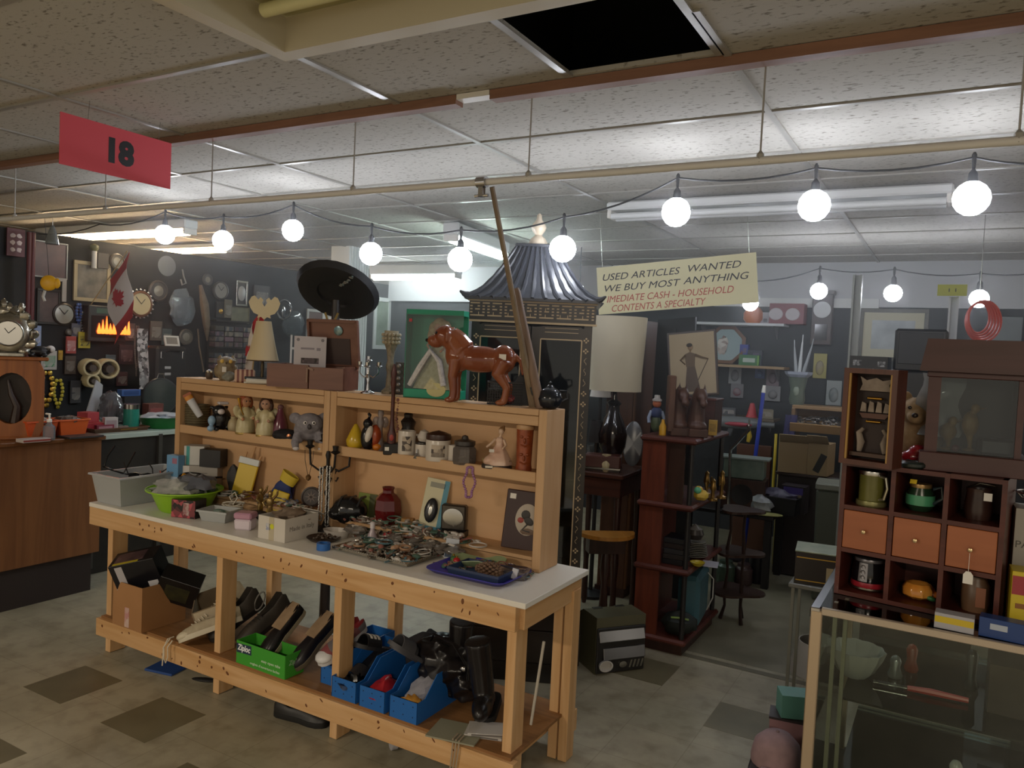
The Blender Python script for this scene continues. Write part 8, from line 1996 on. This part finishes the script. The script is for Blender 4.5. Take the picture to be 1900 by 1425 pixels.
cp=B().lathe([(.085,0),(.086,.02),(.075,.07),(.045,.10),(.001,.108)],20);cp.make('crown',M('#8d7476',.8,kind='noise',c2='#7d6668',sc=25),t);B().ball((0,-.10,.012),(.07,.06,.008),16,7).make('brim',M('#8a7274',.8),t);B().ball((0,0,.108),.006,7,5).make('button',M('#6a5658',.7),t)
# == behind the cube organiser
p=on(1690,4.6,0);zt=aty(1690,690,4.6).z
t=thing('black_cabinet','tall black cabinet behind the shadow box','cabinet',p,0);B().box((0,0,zt/2),(.50,.40,zt),bev=.005).make('body',M('#191a1c',.4),t);B().box((0,-.202,zt*.6),(.01,.006,zt*.7)).make('door_gap',M('#0c0c0d',.5),t)
p=on(1615,4.55,zt+.0005);pack('stereo','flat black stereo with silver buttons on the tall black cabinet','stereo',p,0,.18,.07,.26,M('#141517',.3),(('buttons',-.3,0,.22,.4,M('#8f9296',.3,.5,kind='patch',c2='#2a2a2c',sc=120)),('buttons',.34,-.05,.2,.4,M('#8f9296',.3,.5,kind='patch',c2='#2a2a2c',sc=120))))
p=on(1706,4.55,zt+.0005);t=thing('television','old black television on the tall black cabinet','television',p,0);B().box((0,.05,.11),(.24,.30,.22),bev=.012).make('case',M('#17181b',.4),t);B().box((0,-.102,.12),(.20,.006,.16),bev=.002).make('screen',M('#22262c',.1),t)
frame('picture','snowy landscape print with cream mount in olive frame on the back wall','picture',on(1653,BY-.03,aty(1653,670,BY-.03).z),0,.56,.47,M('#4a4634',.4),.035,M('#bdb79c',.6),M('#8d9498',.5,kind='noise',c2='#c3c8c8',sc=5),.07,.03)
for px,y,hz_,lb,c in((1583,5.6,2.30,'galvanised metal upright left of the framed landscape','#8f928c'),(1763,5.6,2.16,'white slotted upright under the yellow sign','#a9acae')):
 p=on(px,y,1.8);p.z=0;t=thing('metal_upright',lb,'post',p);b=B().box((-.022,0,hz_/2),(.012,.05,hz_)).box((.022,0,hz_/2),(.012,.05,hz_)).box((0,.018,hz_/2),(.044,.012,hz_));b.make('post',M(c,.4,.3),t)
p=on(1570,5.45,.9);zb=aty(1570,830,5.45).z;p.z=0;one('blue_board',B().box((0,0,zb/2),(.035,.02,zb),bev=.003),M('#2a6aa0',.5),'narrow blue board standing against the metal upright','board',p)
p,w,h=R(1742,1790,528,549,5.5);t=thing('yellow_sign','small yellow sign on top of the white upright','sign',p);B().box((0,0,h/2),(w,.006,h)).make('card',M('#b9bd3a',.5),t);B().box((-w*.1,-.0036,h/2),(w*.04,.001,h*.3)).make('dark_mark',M('#4a4c20',.5),t);B().box((w*.12,-.0036,h/2),(w*.04,.001,h*.3)).make('dark_mark',M('#4a4c20',.5),t)
p=aty(1815,590,5.5);t=thing('orange_cable','coiled orange extension cable hanging over the red wooden cabinet','cable',p,.2);t.scale=(.8,.8,.8)
for q in range(5):B().tube([((.07+.012*q)*math.cos(a)+.01*q,.01*q-.02+.006*math.sin(3*a),(.115+.01*q)*math.sin(a)-.006*q)for a in[i*PI/14 for i in range(28)]],.009,7,closed=True).make('loop',M('#d0503e',.45),t)
B().cyl((0,0,.10),(0,.01,(CZ-p.z)/.8),.003).make('hook',SILVER,t)
p,w,h=R(1838,1890,588,632,BY-.03);pack('grey_board','blank grey board behind the orange cable','board',p,0,w,h,.02,M('#6f7676',.5))
p=on(1905,3.85,0);zs=aty(1895,528,3.85).z;t=thing('standing_lamp','standing lamp with beige shade at the right edge','lamp',p);B().lathe([(.13,0),(.13,.02),(.02,.04),(.014,zs+.02)],14).make('stem',M('#2a2523',.4),t);B().lathe([(.13,zs),(.065,zs+.26),(.062,zs+.26),(.126,zs)],22).make('lamp_shade',M('#b59f88',.7),t)
p=on(1898,4.2,0);t=thing('junk_shelf','dark shelf of red and white goods at the right edge behind the cabinet','shelf',p+Vector((.14,.1,0)),0);B().box((0,0,.7),(.38,.3,1.4)).make('body',M('#1f1b1a',.5),t)
PJ=p+Vector((.02,0,1.4008));pack('red_carton','red carton at the right edge beside the red wooden cabinet','box',PJ,.1,.10,.16,.09,M('#8a3a3a',.5));one('paper_stack',B().box((0,0,.015),(.12,.10,.03),bev=.002),M('#b9b5b0',.6),'white papers on top of the red carton at the right edge','paper',up(PJ,.1605),.3)
hz=bpy.data.materials.new('haze');hz.use_nodes=True  # added scattering volume, imitates the veil of lens glare around the bulbs
nt=hz.node_tree;nt.nodes.remove(nt.nodes['Principled BSDF'])
vs=nt.nodes.new('ShaderNodeVolumeScatter');vs.inputs['Density'].default_value=.048;vs.inputs['Anisotropy'].default_value=.6;vs.inputs['Color'].default_value=(.95,.97,1,1)
nt.links.new(vs.outputs[0],nt.nodes['Material Output'].inputs['Volume'])
SC.cycles.volume_bounces=0
o=B().box((-2.65,5.3,1.99),(7.1,4.7,1.28)).make('haze',hz);o['kind']='structure'
